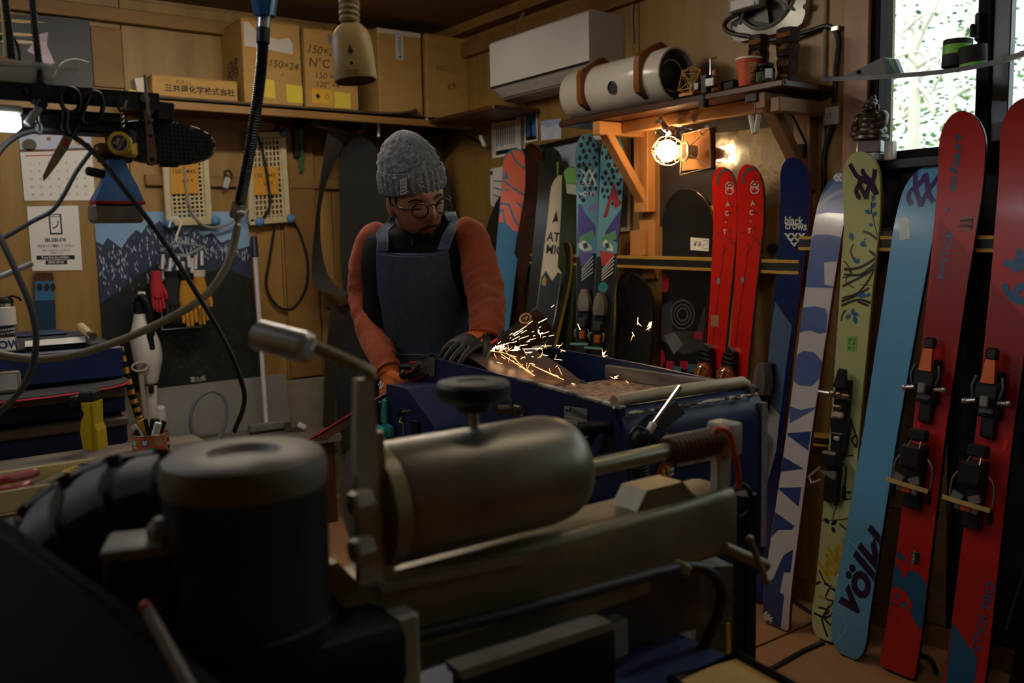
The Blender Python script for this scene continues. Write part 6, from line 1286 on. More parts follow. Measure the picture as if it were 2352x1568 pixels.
# beanie
M_kn = mat('grey knit wool', '606166', '8f8d88', rough=.95, sc_=120, bump=.45, lo=.45, hi=.72, sheen=.3)
mb = MB(); g = []; NB = 96
def dome(z): return interp(z, [(.040, .1), (.055, .093), (.075, .094), (.10, .092), (.125, .083), (.15, .064), (.168, .043), (.18, .02), (.184, .004)])
zz = [.040+.144*(i/40)**.95 for i in range(41)]
for z in zz:
    row = []
    for k in range(NB):
        a = 2*PI*k/NB; r = dome(z); rib = abs(math.sin(a*8+1.5*0)); cable = .0020*math.cos(a*8+2.2*math.sin(z*140)*math.copysign(1, math.sin(a*8*.5)))+.0012*math.sin(z*520+5*abs(math.sin(a*4)))+.0012*math.cos(a*16)
        rr = r+cable*min(1, r/.05); row.append(hw_(rr*.92*math.sin(a)-.10*(z-.04)*0, rr*1.07*math.cos(a)-.012-.14*(z-.04), z))
    g.append(row)
mb.loft(g); mb.obj('beanie', M_kn, man, 70, label='grey cable knit beanie')
mb = MB(); g = []
for z, o_ in ((.024, .0), (.022, .004), (.028, .008), (.05, .0085), (.075, .008), (.084, .005), (.084, .0), (.06, -.002)):
    g.append([hw_((.093+o_+.0022*math.cos(a*30))*.92*math.sin(a), (.093+o_+.0022*math.cos(a*30))*1.07*math.cos(a)-.012, z-.012*math.cos(a)*-1*.4+(.0 if math.cos(a) > 0 else .012*math.cos(a))) for a in [2*PI*k/180 for k in range(180)]])
mb.loft(g, cap=False); mb.obj('beanie_cuff', M_kn, man, 70)
def cuffpt(a, z, off): return hw_((.1015+off)*.92*math.sin(a), (.1015+off)*1.07*math.cos(a)-.012, z+(.005*math.cos(a) if math.cos(a) > 0 else .012*math.cos(a)))
tag_ = MB(); tag_.poly(rect(-.010, -.022, .010, .022), lambda u, v: cuffpt(R(-38)+u/.1+v*1.2, .052+v+u*.25, .004), .01); tag_ = tag_.obj('white_tag', mat('tag cloth', 'b9b9bb', rough=.9), man, 0)
mb = MB()
for k in range(4): mb.poly(rect(-.007, -.016+k*.009, .006, -.013+k*.009), lambda u, v: cuffpt(R(-38)+u/.1+v*1.2, .052+v+u*.25, .0048), .01)
mb.obj('tag_print', mat('tag grey print', '6f6f74', rough=.9), tag_, 0, kind='stuff')
rk = random.Random(2); mb = MB()
for k in range(70): a = rk.uniform(-1.6, 1.6); mb.ico(cuffpt(a, rk.uniform(.03, .082), .002), (.0022, .0022, .0022), 1)
mb.obj('wool_fleck', mat('wool fleck', 'c9c2ae', rough=1.), man, 40, kind='stuff')
# face details
M_hair = mat('black hair', '15110f', '241c18', rough=.7, sc_=90, bump=.4)
patch('eyebrow', [(-.050, .012), (-.036, .019), (-.016, .013), (-.016, .008), (-.036, .013), (-.049, .008)], M_hair, .004); patch('eyebrow', [(.050, .012), (.036, .019), (.016, .013), (.016, .008), (.036, .013), (.049, .008)], M_hair, .004)
patch('eye_line', [(-.046, -.009), (-.034, -.0075), (-.022, -.0095), (-.022, -.0125), (-.034, -.012), (-.046, -.0115)], M_hair, .0035); patch('eye_line', [(.046, -.009), (.034, -.0075), (.022, -.0095), (.022, -.0125), (.034, -.012), (.046, -.0115)], M_hair, .0035)
patch('lips', [(-.021, -.074), (-.008, -.068), (0, -.070), (.008, -.068), (.021, -.074), (.01, -.082), (-.01, -.082)], mat('lips', '9a5a4c', rough=.4), .0035)
patch('moustache', [(-.030, -.076), (-.024, -.063), (-.008, -.058), (.008, -.058), (.024, -.063), (.030, -.076), (.022, -.071), (.008, -.065), (-.008, -.065), (-.022, -.071)], M_hair, .005)
patch('beard', [(-.034, -.078), (-.026, -.075), (-.022, -.085), (-.01, -.086), (0, -.084), (.01, -.086), (.022, -.085), (.026, -.075), (.036, -.078), (.040, -.095), (.030, -.110), (.012, -.1168), (-.012, -.1168), (-.030, -.110), (-.040, -.095)], M_hair, .007)
mb = MB(); mb.loft([[headpt(R(a), R(e), .006) for a in range(-60, 61, 12)] for e in (-66, -72, -78, -84)], cap=False, closed=False); mb.obj('beard_underside', M_hair, man, 60)
for sg in (-1, 1):
    mb = MB(); mb.poly([(0, .0), (.02, .0), (.016, -.02), (.009, -.032), (.003, -.02)], lambda u, v: headpt(sg*(R(66)+u*8), math.asin((v+.030)/.118), .0035), .006); mb.obj('sideburn', M_hair, man, 60)
    mb = MB(); mb.loft([[headpt(sg*R(a), R(e), .005) for a in (85, 100, 120, 140, 160, 178)] for e in (25, 10, 0, -12, -22)], cap=False, closed=False); mb.obj('back_hair', M_hair, man, 60)
# glasses
M_tor = mat('tortoise frame', '1d130d', '6a4318', rough=.25, sc_=70, lo=.5, hi=.65); gf = .006
def gp(x, z, y): return hw_(x, y, z)
for sg in (-1, 1):
    q = [gp(sg*.034+.0225*math.cos(2*PI*k/28), -.010+.020*math.sin(2*PI*k/28), .116-.010*abs(.034*1+.0225*math.cos(2*PI*k/28)*sg-.02)/.05) for k in range(28)]
    MB().tube(q, .0024, 6, closed=True).obj('glasses_rim', M_tor, man)
    mb = MB(); mb.bm.faces.new([mb.bm.verts.new(p) for p in q]); mb.obj('lens', glassmat('spectacle lens', 'f2f0ec', .15), man, 0)
    MB().tube([gp(sg*.0565, -.004, .107), gp(sg*.072, -.002, .08), gp(sg*.080, -.001, .02), gp(sg*.079, -.004, -.012), gp(sg*.076, -.02, -.028)], .0022, 6).obj('temple', M_tor, man)
MB().tube([gp(-.013, -.002, .117), gp(0, .002, .120), gp(.013, -.002, .117)], .0024, 6).obj('bridge', M_tor, man)
# ================================================================ back wall: posters, shelf, boxes
FA = Frame((0, YA-.006, 0), (1, 0, 0), (0, 0, 1))
def smp(mp, o): return lambda u, v: mp(u, v, o)
t, mp = wallpaper('dark_poster', 'dark glossy poster of a skier in a clear sleeve at the upper left', 'poster', [(-60, 28), (203, 45), (213, 205), (-50, 200)], mat('night print', '0f1013', '1b1c20', rough=.5, sc_=5), .016, FA)
MB().poly([(.42, .5), (.55, .75), (.62, .78), (.6, .6), (.66, .35), (.6, .3), (.5, .45)], mp, .1).obj('skier_print', mat('skier print', '5a6488', '8a3a44', rough=.3, sc_=30), t, smooth=0)
for k, y in enumerate((.62, .72, .9)): MB().poly([(.1, y), (.35, y+.03), (.62, y+.01), (.4, y-.02)], smp(mp, .0022)).obj('light_streak', mat('amber streak', '9a7a2c', rough=.3), t, smooth=0)
mb = MB(); quads(mb, cr2([(.62, .1), (.72, .35), (.85, .42), (.97, .38)], 5), .012, smp(mp, .0024)); mb.obj('spray_print', mat('spray', 'a9a9ac', rough=.3), t, smooth=0)
t, mp = wallpaper('wall_calendar', 'hot air balloon wall calendar above the phone notice', 'calendar', [(42, 306), (208, 300), (218, 460), (56, 461)], M_paper, .004, FA)
MB().poly(rect(.0, .72, 1, 1), mp).obj('photo_print', mat('calendar sky', 'b9c3d6', rough=.5), t, smooth=0)
for x, y, r, c in ((.13, .82, .1, '3a3a1c'), (.82, .86, .07, 'c07a2c'), (.4, .9, .03, 'a03a2c'), (.6, .8, .045, '3a5a8a'), (.94, .78, .05, '3a3026')):
    MB().poly(disc(x, y, r, 16, r*.9)+[(x, y-r*1.35)][:0], smp(mp, .0022)).obj('balloon_print', mat('bal'+c, c, rough=.5), t, smooth=0)
MB().poly([(0, .72), (1, .72), (1, .755), (.7, .76), (.4, .75), (0, .765)], smp(mp, .0022)).obj('field_print', mat('calendar field', '5a3a2c', rough=.5), t, smooth=0); MB().poly(rect(.06, .655, .6, .672), mp).obj('red_rule', mat('calendar red', 'b8443c', rough=.6), t, smooth=0)
mb = MB()
for r in range(5):
    for c in range(7): mb.text(str(min(31, 1+r*7+c)), mp, (.12+.125*c, .55-.115*r), .05, 0, .0, 0, None, .9)
mb.obj('date_grid', mat('grey ink', '75736a'), t, smooth=0, kind='stuff')
t, mp = wallpaper('phone_notice', 'white notice with a telephone pictogram and number', 'notice', [(61, 474), (179, 472), (189, 620), (74, 622)], M_paper, .004, FA)
b = MB()
for a, c in ((rect(.40, .56, .43, .875), 0), (rect(.62, .56, .65, .875), 0), (rect(.40, .86, .65, .875), 0), (rect(.40, .56, .65, .585), 0), (rect(.41, .83, .64, .84), 0)): b.poly(a, mp)
quads(b, cr2([(.47, .66), (.52, .67), (.57, .72), (.575, .77)], 5), [.03, .035, .03, .02, .02, .02, .02, .02, .02, .02, .02, .02, .02, .025, .03, .03][:16], mp); b.text('080-2088-4748', mp, (.5, .475), .085, 0, .03, 0, None, .72, 1.1); b.text('何かあったら電話してください。', mp, (.5, .385), .05, 0, .02, 0, None, 1.0)
b.text('作業中、手が離せないことがあります', mp, (.5, .315), .032, 0, .01, 0, None, 1.05).text('お気軽にどうぞ', mp, (.5, .275), .032, 0, .01, 0, None, 1.2); b.obj('notice_print', M_ink, t, smooth=0, kind='stuff')
MB().poly(rect(.1, .17, .86, .235), mp).obj('black_bar', M_ink, t, smooth=0); MB().poly(rect(.27, .095, .7, .16), mp).obj('black_bar', M_ink, t, smooth=0)
MB().text('If you have any problem..', smp(mp, .0024), (.48, .202), .058, 0, .02, 0, None, .95).text('please call me.', smp(mp, .0024), (.48, .128), .058, 0, .02, 0, None, .95).obj('bar_lettering', M_paper, t, smooth=0)
t = thing('short_ski', 'short blue ski blank with brown tip standing against the back wall', 'ski', A(105, 770, .02))
q = [A(x, y, .03) for x, y in ((80, 632), (123, 632), (129, 790), (81, 790))]; MB().prism(q, (0, .012, 0)).obj('ski_body', mat('pale blue ski', '2f6a90', rough=.4), t, smooth=0)
MB().prism([A(x, y, .0315) for x, y in ((81, 690), (127, 688), (129, 790), (81, 790))], (0, .001, 0)).obj('dark_half', mat('deep blue ski', '16384c', rough=.4), t, smooth=0); MB().prism([A(x, y, .031) for x, y in ((81, 626), (121, 625), (123, 645), (80, 645))], (0, .012, 0)).obj('wooden_tip', M_dkwood, t, smooth=0)
for x in (89, 105, 119): MB().poly([FA.uv(x+6*math.cos(a), 659+9*math.sin(a)) for a in [2*PI*k/12 for k in range(12)]], FA(.028)).obj('dark_spot', M_ink, t, smooth=0)
t, mp = wallpaper('mountain_poster', 'big mountain poster with snowy ridges under blue sky', 'poster', [(215, 486), (566, 486), (600, 868), (243, 905)], mat('mountain dark', '171c22', '232b30', rough=.35, sc_=6), .006, FA)
MB().poly([(0, 1), (1, 1), (1, .62), (0, .62)], mp).obj('sky_print', mat('poster sky blue', '6d9ac6', '8db0d0', rough=.4, sc_=3), t, smooth=0)
rg = [(0, .84), (.04, .82), (.07, .86), (.11, .83), (.15, .8), (.2, .86), (.25, .9), (.28, .88), (.33, .94), (.36, .92), (.4, .95), (.46, .9), (.5, .92), (.56, .87), (.62, .9), (.68, .86), (.74, .88), (.8, .82), (.86, .84), (.92, .78), (1, .8)]
MB().poly(rg+[(1, .3), (0, .3)], smp(mp, .0022)).obj('ridge_print', mat('ridge blue', '24304a', '303d58', rough=.4, sc_=10), t, smooth=0)
MB().poly([(0, .5), (.1, .56), (.2, .62), (.3, .68), (.4, .72), (.48, .6), (.6, .62), (.8, .68), (1, .6), (1, .0), (0, .0)], smp(mp, .0026)).obj('forest_print', mat('forest dark', '14191a', '202822', rough=.4, sc_=8), t, smooth=0)
rk = random.Random(8); mb = MB()
for k in range(330):
    x = rk.uniform(.01, .99); top = interp(x, rg); low = .55 if x < .45 else .72; y = lerp(low, top-.02, rk.random()**.7); s_ = rk.uniform(.003, .011); a = rk.uniform(-1.2, 1.2)
    mb.poly([(x, y+s_*1.8), (min(.995, x+s_*.5), y), (x+s_*(.2+a), y-s_*1.6), (max(.005, x-s_*.45), y-s_*.3)], smp(mp, .003))
mb.poly([(.33, .6), (.42, .68), (.5, .74), (.44, .66), (.36, .58)], smp(mp, .0032)).obj('snow_print', mat('snow print', '9aa6b8', 'c5ccd6', rough=.5, sc_=12), t, smooth=0, kind='stuff')
mb = MB()
for k in range(60): x, y = rk.uniform(.4, .98), rk.uniform(.05, .3); s_ = rk.uniform(.01, .02); mb.poly([(x, y+s_), (min(.995, x+s_*.5), y), (max(.01, x-s_), y-s_*.4)], smp(mp, .003))
mb.obj('meadow_print', mat('meadow print', '2c3a22', '4a3e1e', rough=.5, sc_=10), t, smooth=0, kind='stuff'); MB().text('富山県', smp(mp, .003), (.57, .035), .035, 0, .01).obj('poster_lettering', mat('pale print', 'c9c6b8', rough=.5), t, smooth=0)
# ----- box shelf
so2 = .34; zsh = A(500, 240, so2).z
xs0 = A(318, 230, so2).x; xs1 = XB-.02
t = thing('box_shelf', 'long wooden shelf under the cardboard boxes on the back wall', 'shelf', ((xs0+xs1)/2, YA-so2/2, zsh-.02))
MB().box(((xs0+xs1)/2, YA-.006-so2/2, zsh-.010), (xs1-xs0, so2, .02), None, .003).obj('shelf_board', M_dkwood, t, smooth=0); MB().box(((xs0+xs1)/2, YA-so2-.004, zsh-.018), (xs1-xs0, .018, .036), None, .003).obj('front_edge', M_batten, t, smooth=0)
MB().box((XB-.16, YA-.65, zsh-.010), (.28, .60, .02), None, .003).obj('corner_board', M_dkwood, t, smooth=0)
for x in (A(345, 260, .1).x, A(690, 300, .1).x, A(800, 300, .1).x, A(990, 290, .1).x):
    MB().box((x, YA-.03, zsh-.11), (.035, .05, .17), None, .003).box((x, YA-.16, zsh-.04), (.035, .26, .035), None, .003).obj('bracket', M_blackmetal, t, smooth=0)
t = thing('stored_snowboard', 'dark snowboard lying under the boxes with its tip past the third box', 'snowboard', A(600, 240, .32))
ya = YA-.24; q = cr([V((A(330, 230, .3).x, ya, zsh+.012)), V((A(700, 244, .3).x, ya, zsh+.012)), V((A(860, 252, .3).x, ya, zsh+.014)), V((A(925, 256, .3).x, ya, zsh+.03)), V((A(955, 252, .3).x, ya, zsh+.055))], 6); n = len(q)
def sbw(i): return .125*(1 if i < n-8 else max(.05, 1-((i-(n-8))/8)**2)**.5)
MB().loft([[p+V((0, -sbw(i), -.006)), p+V((0, sbw(i), -.006)), p+V((0, sbw(i), .006)), p+V((0, -sbw(i), .006))] for i, p in enumerate(q)]).obj('board_body', mat('stored board', '241f1e', rough=.3), t, 40); MB().tube([p+V((0, -sbw(i)-.001, 0)) for i, p in enumerate(q)], .004, 6).obj('steel_edge', mat('aged edge', '7c6a4a', rough=.4, metal=.6), t)
def carton(lab, px, o, dep, marks, tall=None, group='cartons on the back wall shelf', zoff=.024, m=M_card):
    (xl, yt), (xr, yb) = px; a = A(xl, yt, o); b = A(xr, yb, o); z0 = zsh+zoff; zt = min(a.z, ZC-.06)
    if tall: zt = z0+tall
    t = thing('carton', lab, 'box', ((a.x+b.x)/2, YA-o+dep/2, z0), group); c = V(((a.x+b.x)/2, YA-o+dep/2, (z0+zt)/2)); W_ = b.x-a.x
    MB().box(c, (W_, dep, zt-z0), None, .004).obj('carton_body', m, t, smooth=0)
    for s in (-1, 1): MB().box((c.x, c.y+s*dep*.25, zt+.002), (W_-.004, dep*.5-.006, .004), None).obj('flap', m, t, smooth=0)
    MB().box((c.x, c.y, zt+.0045), (W_-.002, .05, .001)).obj('tape', mat('parcel tape', 'a8824c', rough=.35), t, smooth=0)
    return t, Frame((a.x, YA-o, z0), (1, 0, 0), (0, 0, 1)), W_, zt-z0
M_pen = mat('marker pen', '54401f', rough=.8); M_yc = mat('yellow card', 'd1b93a', rough=.7); M_oc = mat('amber card', 'c99a2c', rough=.7)
t, f, W_, h = carton('flat carton with printed characters at the left end of the shelf', ((348, 172), (547, 228)), .30, .22, 0)
MB().text('三共理化学株式会社', f(), (W_*.55, h*.45), .035, 0, .02, 0, None, 1.02).obj('printed_name', M_ink, t, smooth=0); MB().text('KA1S', f(), (W_*.36, h*.78), .03, 0, .0, .2).obj('pen_writing', M_pen, t, smooth=0, kind='stuff')
t, f, W_, h = carton('tall carton with torn white label, behind the black air hose', ((553, 42), (696, 238)), .30, .28, 0)
MB().poly([(W_*.04, h*.68), (W_*.04, h*.96), (W_*.12, h*.97), (W_*.3, h*.84), (W_*.62, h*.80), (W_*.8, h*.84), (W_*.86, h*.77), (W_*.86, h*.64), (W_*.4, h*.67)], f()).obj('torn_label', mat('torn label', 'bdb6ae', rough=.8), t, smooth=0); MB().text('150×24', f(), (W_*.7, h*.5), .05, R(-3), .012, .2).text('x', f(), (W_*.4, h*.5), .04).text('=', f(), (W_*.66, h*.38), .03).obj('pen_writing', M_pen, t, smooth=0, kind='stuff')
MB().poly([(W_*.19, h*.1), (W_*.52, h*.08), (W_*.51, h*.3), (W_*.18, h*.32)], f()).obj('yellow_card', M_yc, t, smooth=0); MB().poly([(W_*.72, h*.05), (W_*1., h*.05), (W_*1., h*.26), (W_*.71, h*.27)], f()).obj('yellow_card', M_yc, t, smooth=0)
fs = Frame((f.o.x-.001, f.o.y+.28, f.o.z), (0, -1, 0), (0, 0, 1)); MB().text('GRIP', fs(), (.14, h*.50), .07, R(4), .02, 0).text('PAPER', fs(), (.14, h*.39), .06, R(4), .02, 0).obj('printed_mark', M_pen, t, smooth=0)
t, f, W_, h = carton('carton with handwritten sizes and two yellow cards behind the beige switch', ((697, 64), (824, 246)), .315, .27, 0)
MB().text('150×24', f(), (W_*.36, h*.74), .055, R(-2), .012, .25).text('N°C An', f(), (W_*.42, h*.58), .06, 0, .012, .1).text('150 × 1', f(), (W_*.42, h*.42), .045, 0, .01, .1).text('120" ×4', f(), (W_*.42, h*.31), .04, 0, .01, .1).obj('pen_writing', M_pen, t, smooth=0, kind='stuff')
MB().poly([(W_*.1, h*.06), (W_*.5, h*.05), (W_*.5, h*.24), (W_*.1, h*.25)], f()).obj('amber_card', M_oc, t, smooth=0); MB().text('♦  ○', f(.0016), (W_*.3, h*.15), .03).obj('card_print', M_ink, t, smooth=0); MB().poly([(W_*.53, h*.02), (W_*.84, h*.02), (W_*.84, h*.22), (W_*.53, h*.23)], f()).obj('yellow_card', M_yc, t, smooth=0); MB().poly(rect(W_*.45, h*.84, W_*.62, h*.96), f()).obj('grey_tape', M_grey, t, smooth=0)
t, f, W_, h = carton('carton taped with printed white strip just right of the beige switch', ((866, 64), (971, 234)), .28, .26, 0)
MB().poly(rect(-.001, h*.95, W_, h*1.), f()).poly(rect(W_*.40, h*.66, W_*.58, h*.96), f()).obj('white_tape', mat('white tape', 'bdb8ae', rough=.5), t, smooth=0, kind='stuff'); MB().text('▲ HANDLE', f(.0016), (W_*.49, h*.80), .022, PI/2, .02).obj('tape_print', mat('tape blue', '3a4a80', rough=.6), t, smooth=0)
t, f, W_, h = carton('plain carton at the corner end of the shelf', ((976, 70), (1087, 232)), .28, .26, 0)
MB().text('KIRC', f(), (W_*.35, h*.62), .035, 0, .004).obj('pen_writing', M_pen, t, smooth=0, kind='stuff'); MB().text('KR', f(), (W_*.55, h*.4), .05, .2, .004).obj('pen_writing', M_pen, t, smooth=0, kind='stuff')
c = A(305, 210, .2); t = thing('small_carton', 'small pale packet with yellow card left of the flat carton', 'box', (c.x, c.y, zsh+.0)); MB().box((A(322, 200, .2).x, YA-.2, zsh+.055), (.05, .08, .11), (0, R(-8), 0), .003).obj('packet', mat('packet white', 'c9c2b0', rough=.7), t); MB().box((A(302, 205, .2).x, YA-.2, zsh+.03), (.04, .06, .05), None, .002).obj('yellow_card', M_yc, t)
# ----- drying racks
def rack(lab, q, caps, card, o):
    q = [A(x, y, o) for x, y in q]; t = thing('drying_rack', lab, 'rack', (q[3]+q[2])/2, 'beige grid racks'); M_bg = mat('beige enamel', 'c9bd98', 'b8ab84', rough=.45, sc_=20)
    g = lambda u, v: lerp(lerp(q[3], q[2], u), lerp(q[0], q[1], u), v)
    for a, b, wd in (((0, 0), (0, 1), .03), ((1, 0), (1, 1), .03), ((-.05, 0), (1.05, 0), .034), ((0, 1), (1, 1), .03)): MB().bar(g(*a), g(*b), wd, .026, (0, 1, 0), .004).obj('frame_bar', M_bg, t)
    mb = MB()
    for i in range(1, 9): mb.bar(g(i/9, 0), g(i/9, 1), .008, .008, (0, 1, 0))
    for j in range(1, 16): mb.bar(g(0, j/16), g(1, j/16), .008, .006, (0, 1, 0))
    mb.obj('grid', M_bg, t, smooth=0, kind='stuff')
    for u, v in caps: MB().sph(g(u, v)+V((.0, -.012, 0)), (.024, .024, .024), 12).obj('blue_cap', mat('blue cap', '4d86b8', rough=.5), t)
    cq = [A(x, y, o+.012) for x, y in card]; pc = MB().prism(cq, (0, .002, 0)).obj('amber_card', mat('amber label', 'c08a22', rough=.6), t, smooth=0)
    fc = Frame(cq[3], cq[2]-cq[3], V((0, 0, 1))); w2 = (cq[1]-cq[0]).length; h2 = (cq[0]-cq[3]).length; MB().text('150  M45', fc(.001), (w2*.5, h2*.7), .03, 0, .01).text('φ×4', fc(.001), (w2*.6, h2*.4), .03).obj('card_writing', M_pen, pc, smooth=0); return t
rack('beige grid rack with amber card half hidden under the oval brush', [(378, 358), (470, 352), (480, 508), (388, 512)], ((-.0, -.02), (1.15, 0)), [(392, 372), (456, 370), (456, 444), (394, 446)], .05)
rack('beige grid rack with blue caps behind the black air hose', [(572, 312), (648, 308), (660, 503), (577, 510)], ((1.02, 1.01), (.2, -.01), (1.08, 0)), [(582, 384), (640, 383), (640, 446), (582, 448)], .05)
t = thing('dangling_wire', 'thin dark cord loop hanging below the right hand rack', 'cord', A(660, 710, .03)); MB().tube(cr([A(632, 515, .04), A(618, 600, .03), A(612, 660, .03), A(640, 705, .03), A(675, 705, .03), A(702, 660, .03), A(706, 600, .03), A(690, 540, .03), A(676, 512, .04)], 5), .007, 7).obj('cord_run', M_rubber, t)
t = thing('dangling_wire', 'dark cord across the front of the right hand rack', 'cord', A(605, 420, .08)); MB().tube(cr([A(592, 312, .075), A(606, 360, .075), A(617, 430, .075), A(620, 470, .075), A(606, 500, .075)], 5), .007, 7).obj('cord_run', M_rubber, t)
t = thing('dangling_wire', 'grey cord trailing from the left rack to the hose coupling', 'cord', A(450, 510, .07)); MB().tube(cr([A(424, 380, .07), A(430, 450, .07), A(445, 495, .07), A(480, 522, .07), A(530, 512, .07), A(570, 480, .07)], 5), .006, 7).obj('cord_run', mat('conduit grey', '8b8880'), t)
t = thing('green_ruler', 'green plastic ruler hanging on the wall post', 'ruler', A(690, 390, .05)); MB().prism([A(x, y, .05) for x, y in ((680, 268), (698, 266), (697, 392), (688, 395))], (0, .003, 0)).obj('ruler_strip', mat('green ruler', '2c5a34', rough=.4), t, smooth=0); MB().cyl(A(689, 272, .055), A(689, 272, .03), .006, 10).obj('hang_pin', M_steel, t)
t = thing('cable_clip', 'small grey plug hanging on the batten between the racks', 'plug', A(522, 430, .05)); MB().tube(cr([A(518, 405, .05), A(516, 395, .05), A(526, 392, .05), A(532, 402, .05), A(528, 412, .05), A(518, 408, .05)], 4), .006, 6).obj('loop', M_rubber, t); MB().bar(A(524, 408, .05), A(516, 432, .05), .03, .02, (0, 1, 0), .004).obj('plug_body', mat('plug grey', 'a7a8a6', rough=.5), t)
# ----- sanding belts on pegs
M_gb_ = mat('belt grit grey', '3b3935', '46433e', rough=.85, sc_=70, bump=.1); M_bb = mat('belt backing black', '141414', rough=.8)
def c4(l): return [(500+x/2.24, 260+y/2.24) for x, y in l]
def hbelt(lab, a, b, c, d, oa, ob, oc, od, peg):
    t = thing('sanding_belt', lab, 'sanding belt', A(*peg, .15), 'spare sanding belts hanging on pegs')
    aa = cr([A(x, y, oa) for x, y in c4(a)], 5); bb_ = cr([A(x, y, ob) for x, y in c4(b)], 5); MB().strip(aa, bb_, .002).obj('grit_face', M_gb_, t, 60)
    cc = cr([A(x, y, oc) for x, y in c4(c)], 5); dd = cr([A(x, y, od) for x, y in c4(d)], 5); MB().strip(cc, dd, .002).obj('backing_face', M_bb, t, 60)
    p = A(*peg, .03); MB().tube([p, p+V((0, -.2, .01)), p+V((0, -.22, .04))], .007, 8).obj('peg', M_blackmetal, t); MB().bar(p+V((0, -.22, .05)), p+V((0, -.22, -.03)), .014, .014, (0, 1, 0), .003).obj('peg_cap', M_white, t)
hbelt('grey sanding belt looped left of the man', [(575, 60), (545, 220), (510, 480), (485, 740), (490, 860), (540, 915), (650, 945)], [(715, 112), (640, 180), (552, 380), (526, 560), (545, 760), (600, 880), (690, 925)], [(640, 180), (625, 260), (628, 480), (634, 760), (650, 930)], [(735, 115), (825, 190), (868, 380), (876, 640), (870, 930)], .22, .12, .12, .25, (826, 312))
hbelt('black sanding belt looped behind the head of the man', [(890, 70), (880, 110), (875, 160), (872, 220), (870, 300), (868, 380), (868, 420)], [(960, 70), (930, 110), (915, 160), (905, 220), (900, 300), (898, 380), (900, 420)], [(1000, 200), (990, 300), (985, 420), (985, 560), (985, 640)], [(1080, 140), (1140, 200), (1185, 320), (1210, 480), (1215, 640)], .22, .12, .12, .25, (935, 290))
hbelt('dark sanding belt hanging low on the batten left of the man', [(585, 985), (565, 1150), (550, 1300), (545, 1500), (540, 1640), (550, 1700), (570, 1760)], [(680, 1000), (650, 1120), (620, 1260), (610, 1400), (600, 1560), (600, 1680), (620, 1740)], [(690, 1010), (640, 1150), (615, 1350), (610, 1500), (640, 1750)], [(760, 1000), (800, 1150), (820, 1350), (820, 1500), (830, 1780)], .18, .10, .10, .2, (790, 702))
# ----- broom, low bench, grey board, vacuum, glove hanger
zlb = A(600, 1000, .3).z
t = thing('low_bench', 'low dark bench along the foot of the back wall', 'bench', (1.5, YA-.25, 0)); x0, x1 = A(330, 1000, .2).x, A(725, 1000, .2).x
MB().box(((x0+x1)/2, YA-.05-.24, zlb-.02), (x1-x0, .46, .04), None, .004).obj('bench_top', mat('bench grey', '6f6860', '5a544c', rough=.8, sc_=6), t, smooth=0)
for x in (x0+.05, x1-.05):
    for y in (YA-.1, YA-.46): MB().box((x, y, (zlb-.04)/2), (.05, .05, zlb-.04)).obj('leg', M_dkwood, t, smooth=0)
t = thing('broom', 'white broom pole with dark blue grip leaning on the back wall', 'broom', A(612, 992, .2)); a, b = A(583, 543, .05), A(613, 992, .24); b.z = zlb+.01; MB().cyl(lerp(a, b, .1), b, .012, 12).obj('pole', mat('white pole', 'c9c2c4', rough=.35), t); MB().cyl(a, lerp(a, b, .11), .017, 12, bev=.004).obj('grip', mat('navy grip', '161b3a', rough=.5), t); MB().box(b+V((0, 0, .02)), (.18, .05, .04), None, .006).obj('broom_head', M_grey, t)
t = thing('leaning_board', 'plain grey sheet leaning against the foot of the mountain poster', 'board', A(510, 1000, .2)); q = [A(352, 893, .03), A(655, 858, .03), A(668, 990, .14), A(365, 1003, .14)]; q[2].z = q[3].z = zlb+.002; MB().prism(q, (0, .006, 0)).obj('sheet', mat('grey sheet', '6c6863', '625f5b', rough=.5, sc_=3), t, smooth=0)
t = thing('bench_clamp', 'small chrome clamp lying on the low bench beside the grey sheet', 'clamp', A(690, 990, .3)); MB().bar(A(660, 978, .32), A(720, 1000, .36), .02, .02, (0, 0, 1), .004).obj('clamp_bar', M_steel, t); MB().bar(A(684, 974, .35), A(702, 983, .36), .03, .03, (0, 0, 1), .008).obj('clamp_grip', M_white, t); MB().cyl(A(661, 970, .32), A(661, 985, .32), .018, 10).obj('clamp_jaw', M_steel, t)
t = thing('cord_coil', 'grey cord loop standing in front of the grey sheet', 'cord', A(480, 1005, .3)); MB().tube(cr([A(502, 1010, .3), A(520, 960, .3), A(516, 915, .3), A(487, 898, .3), A(455, 915, .3), A(438, 950, .3), A(440, 985, .3), A(452, 1010, .3)], 5), .009, 8).obj('cord_run', mat('cord grey', '6b6f78', rough=.5), t)
t = thing('stick_vacuum', 'white cordless stick vacuum hung in front of the mountain poster', 'vacuum', A(340, 960, .12)); vp = lambda x, y, o=.12: A(x, y, o); M_vw = mat('vacuum white', 'd3cfc6', rough=.35)
MB().tube(cr([vp(322, 720), vp(326, 760), vp(336, 800), vp(342, 840), vp(346, 880)], 4), [.03, .032, .036, .044, .054, .06, .064, .066, .067, .067, .066, .064, .058, .05, .044, .038, .03], 16).obj('dust_body', M_vw, t); MB().tube([vp(348, 885), vp(350, 970), vp(352, 1010)], .026, 12).obj('suction_pipe', M_vw, t)
MB().tube(cr([vp(316, 690, .12), vp(326, 682, .15), vp(338, 700, .16), vp(346, 740, .16), vp(348, 790, .15)], 4), .017, 10).obj('handle', M_black, t); MB().bar(vp(318, 690), vp(322, 730), .045, .05, (0, 1, 0), .008).obj('battery', M_black, t); MB().bar(vp(316, 674), vp(334, 674), .02, .02, (0, 0, 1), .004).obj('white_latch', M_white, t)
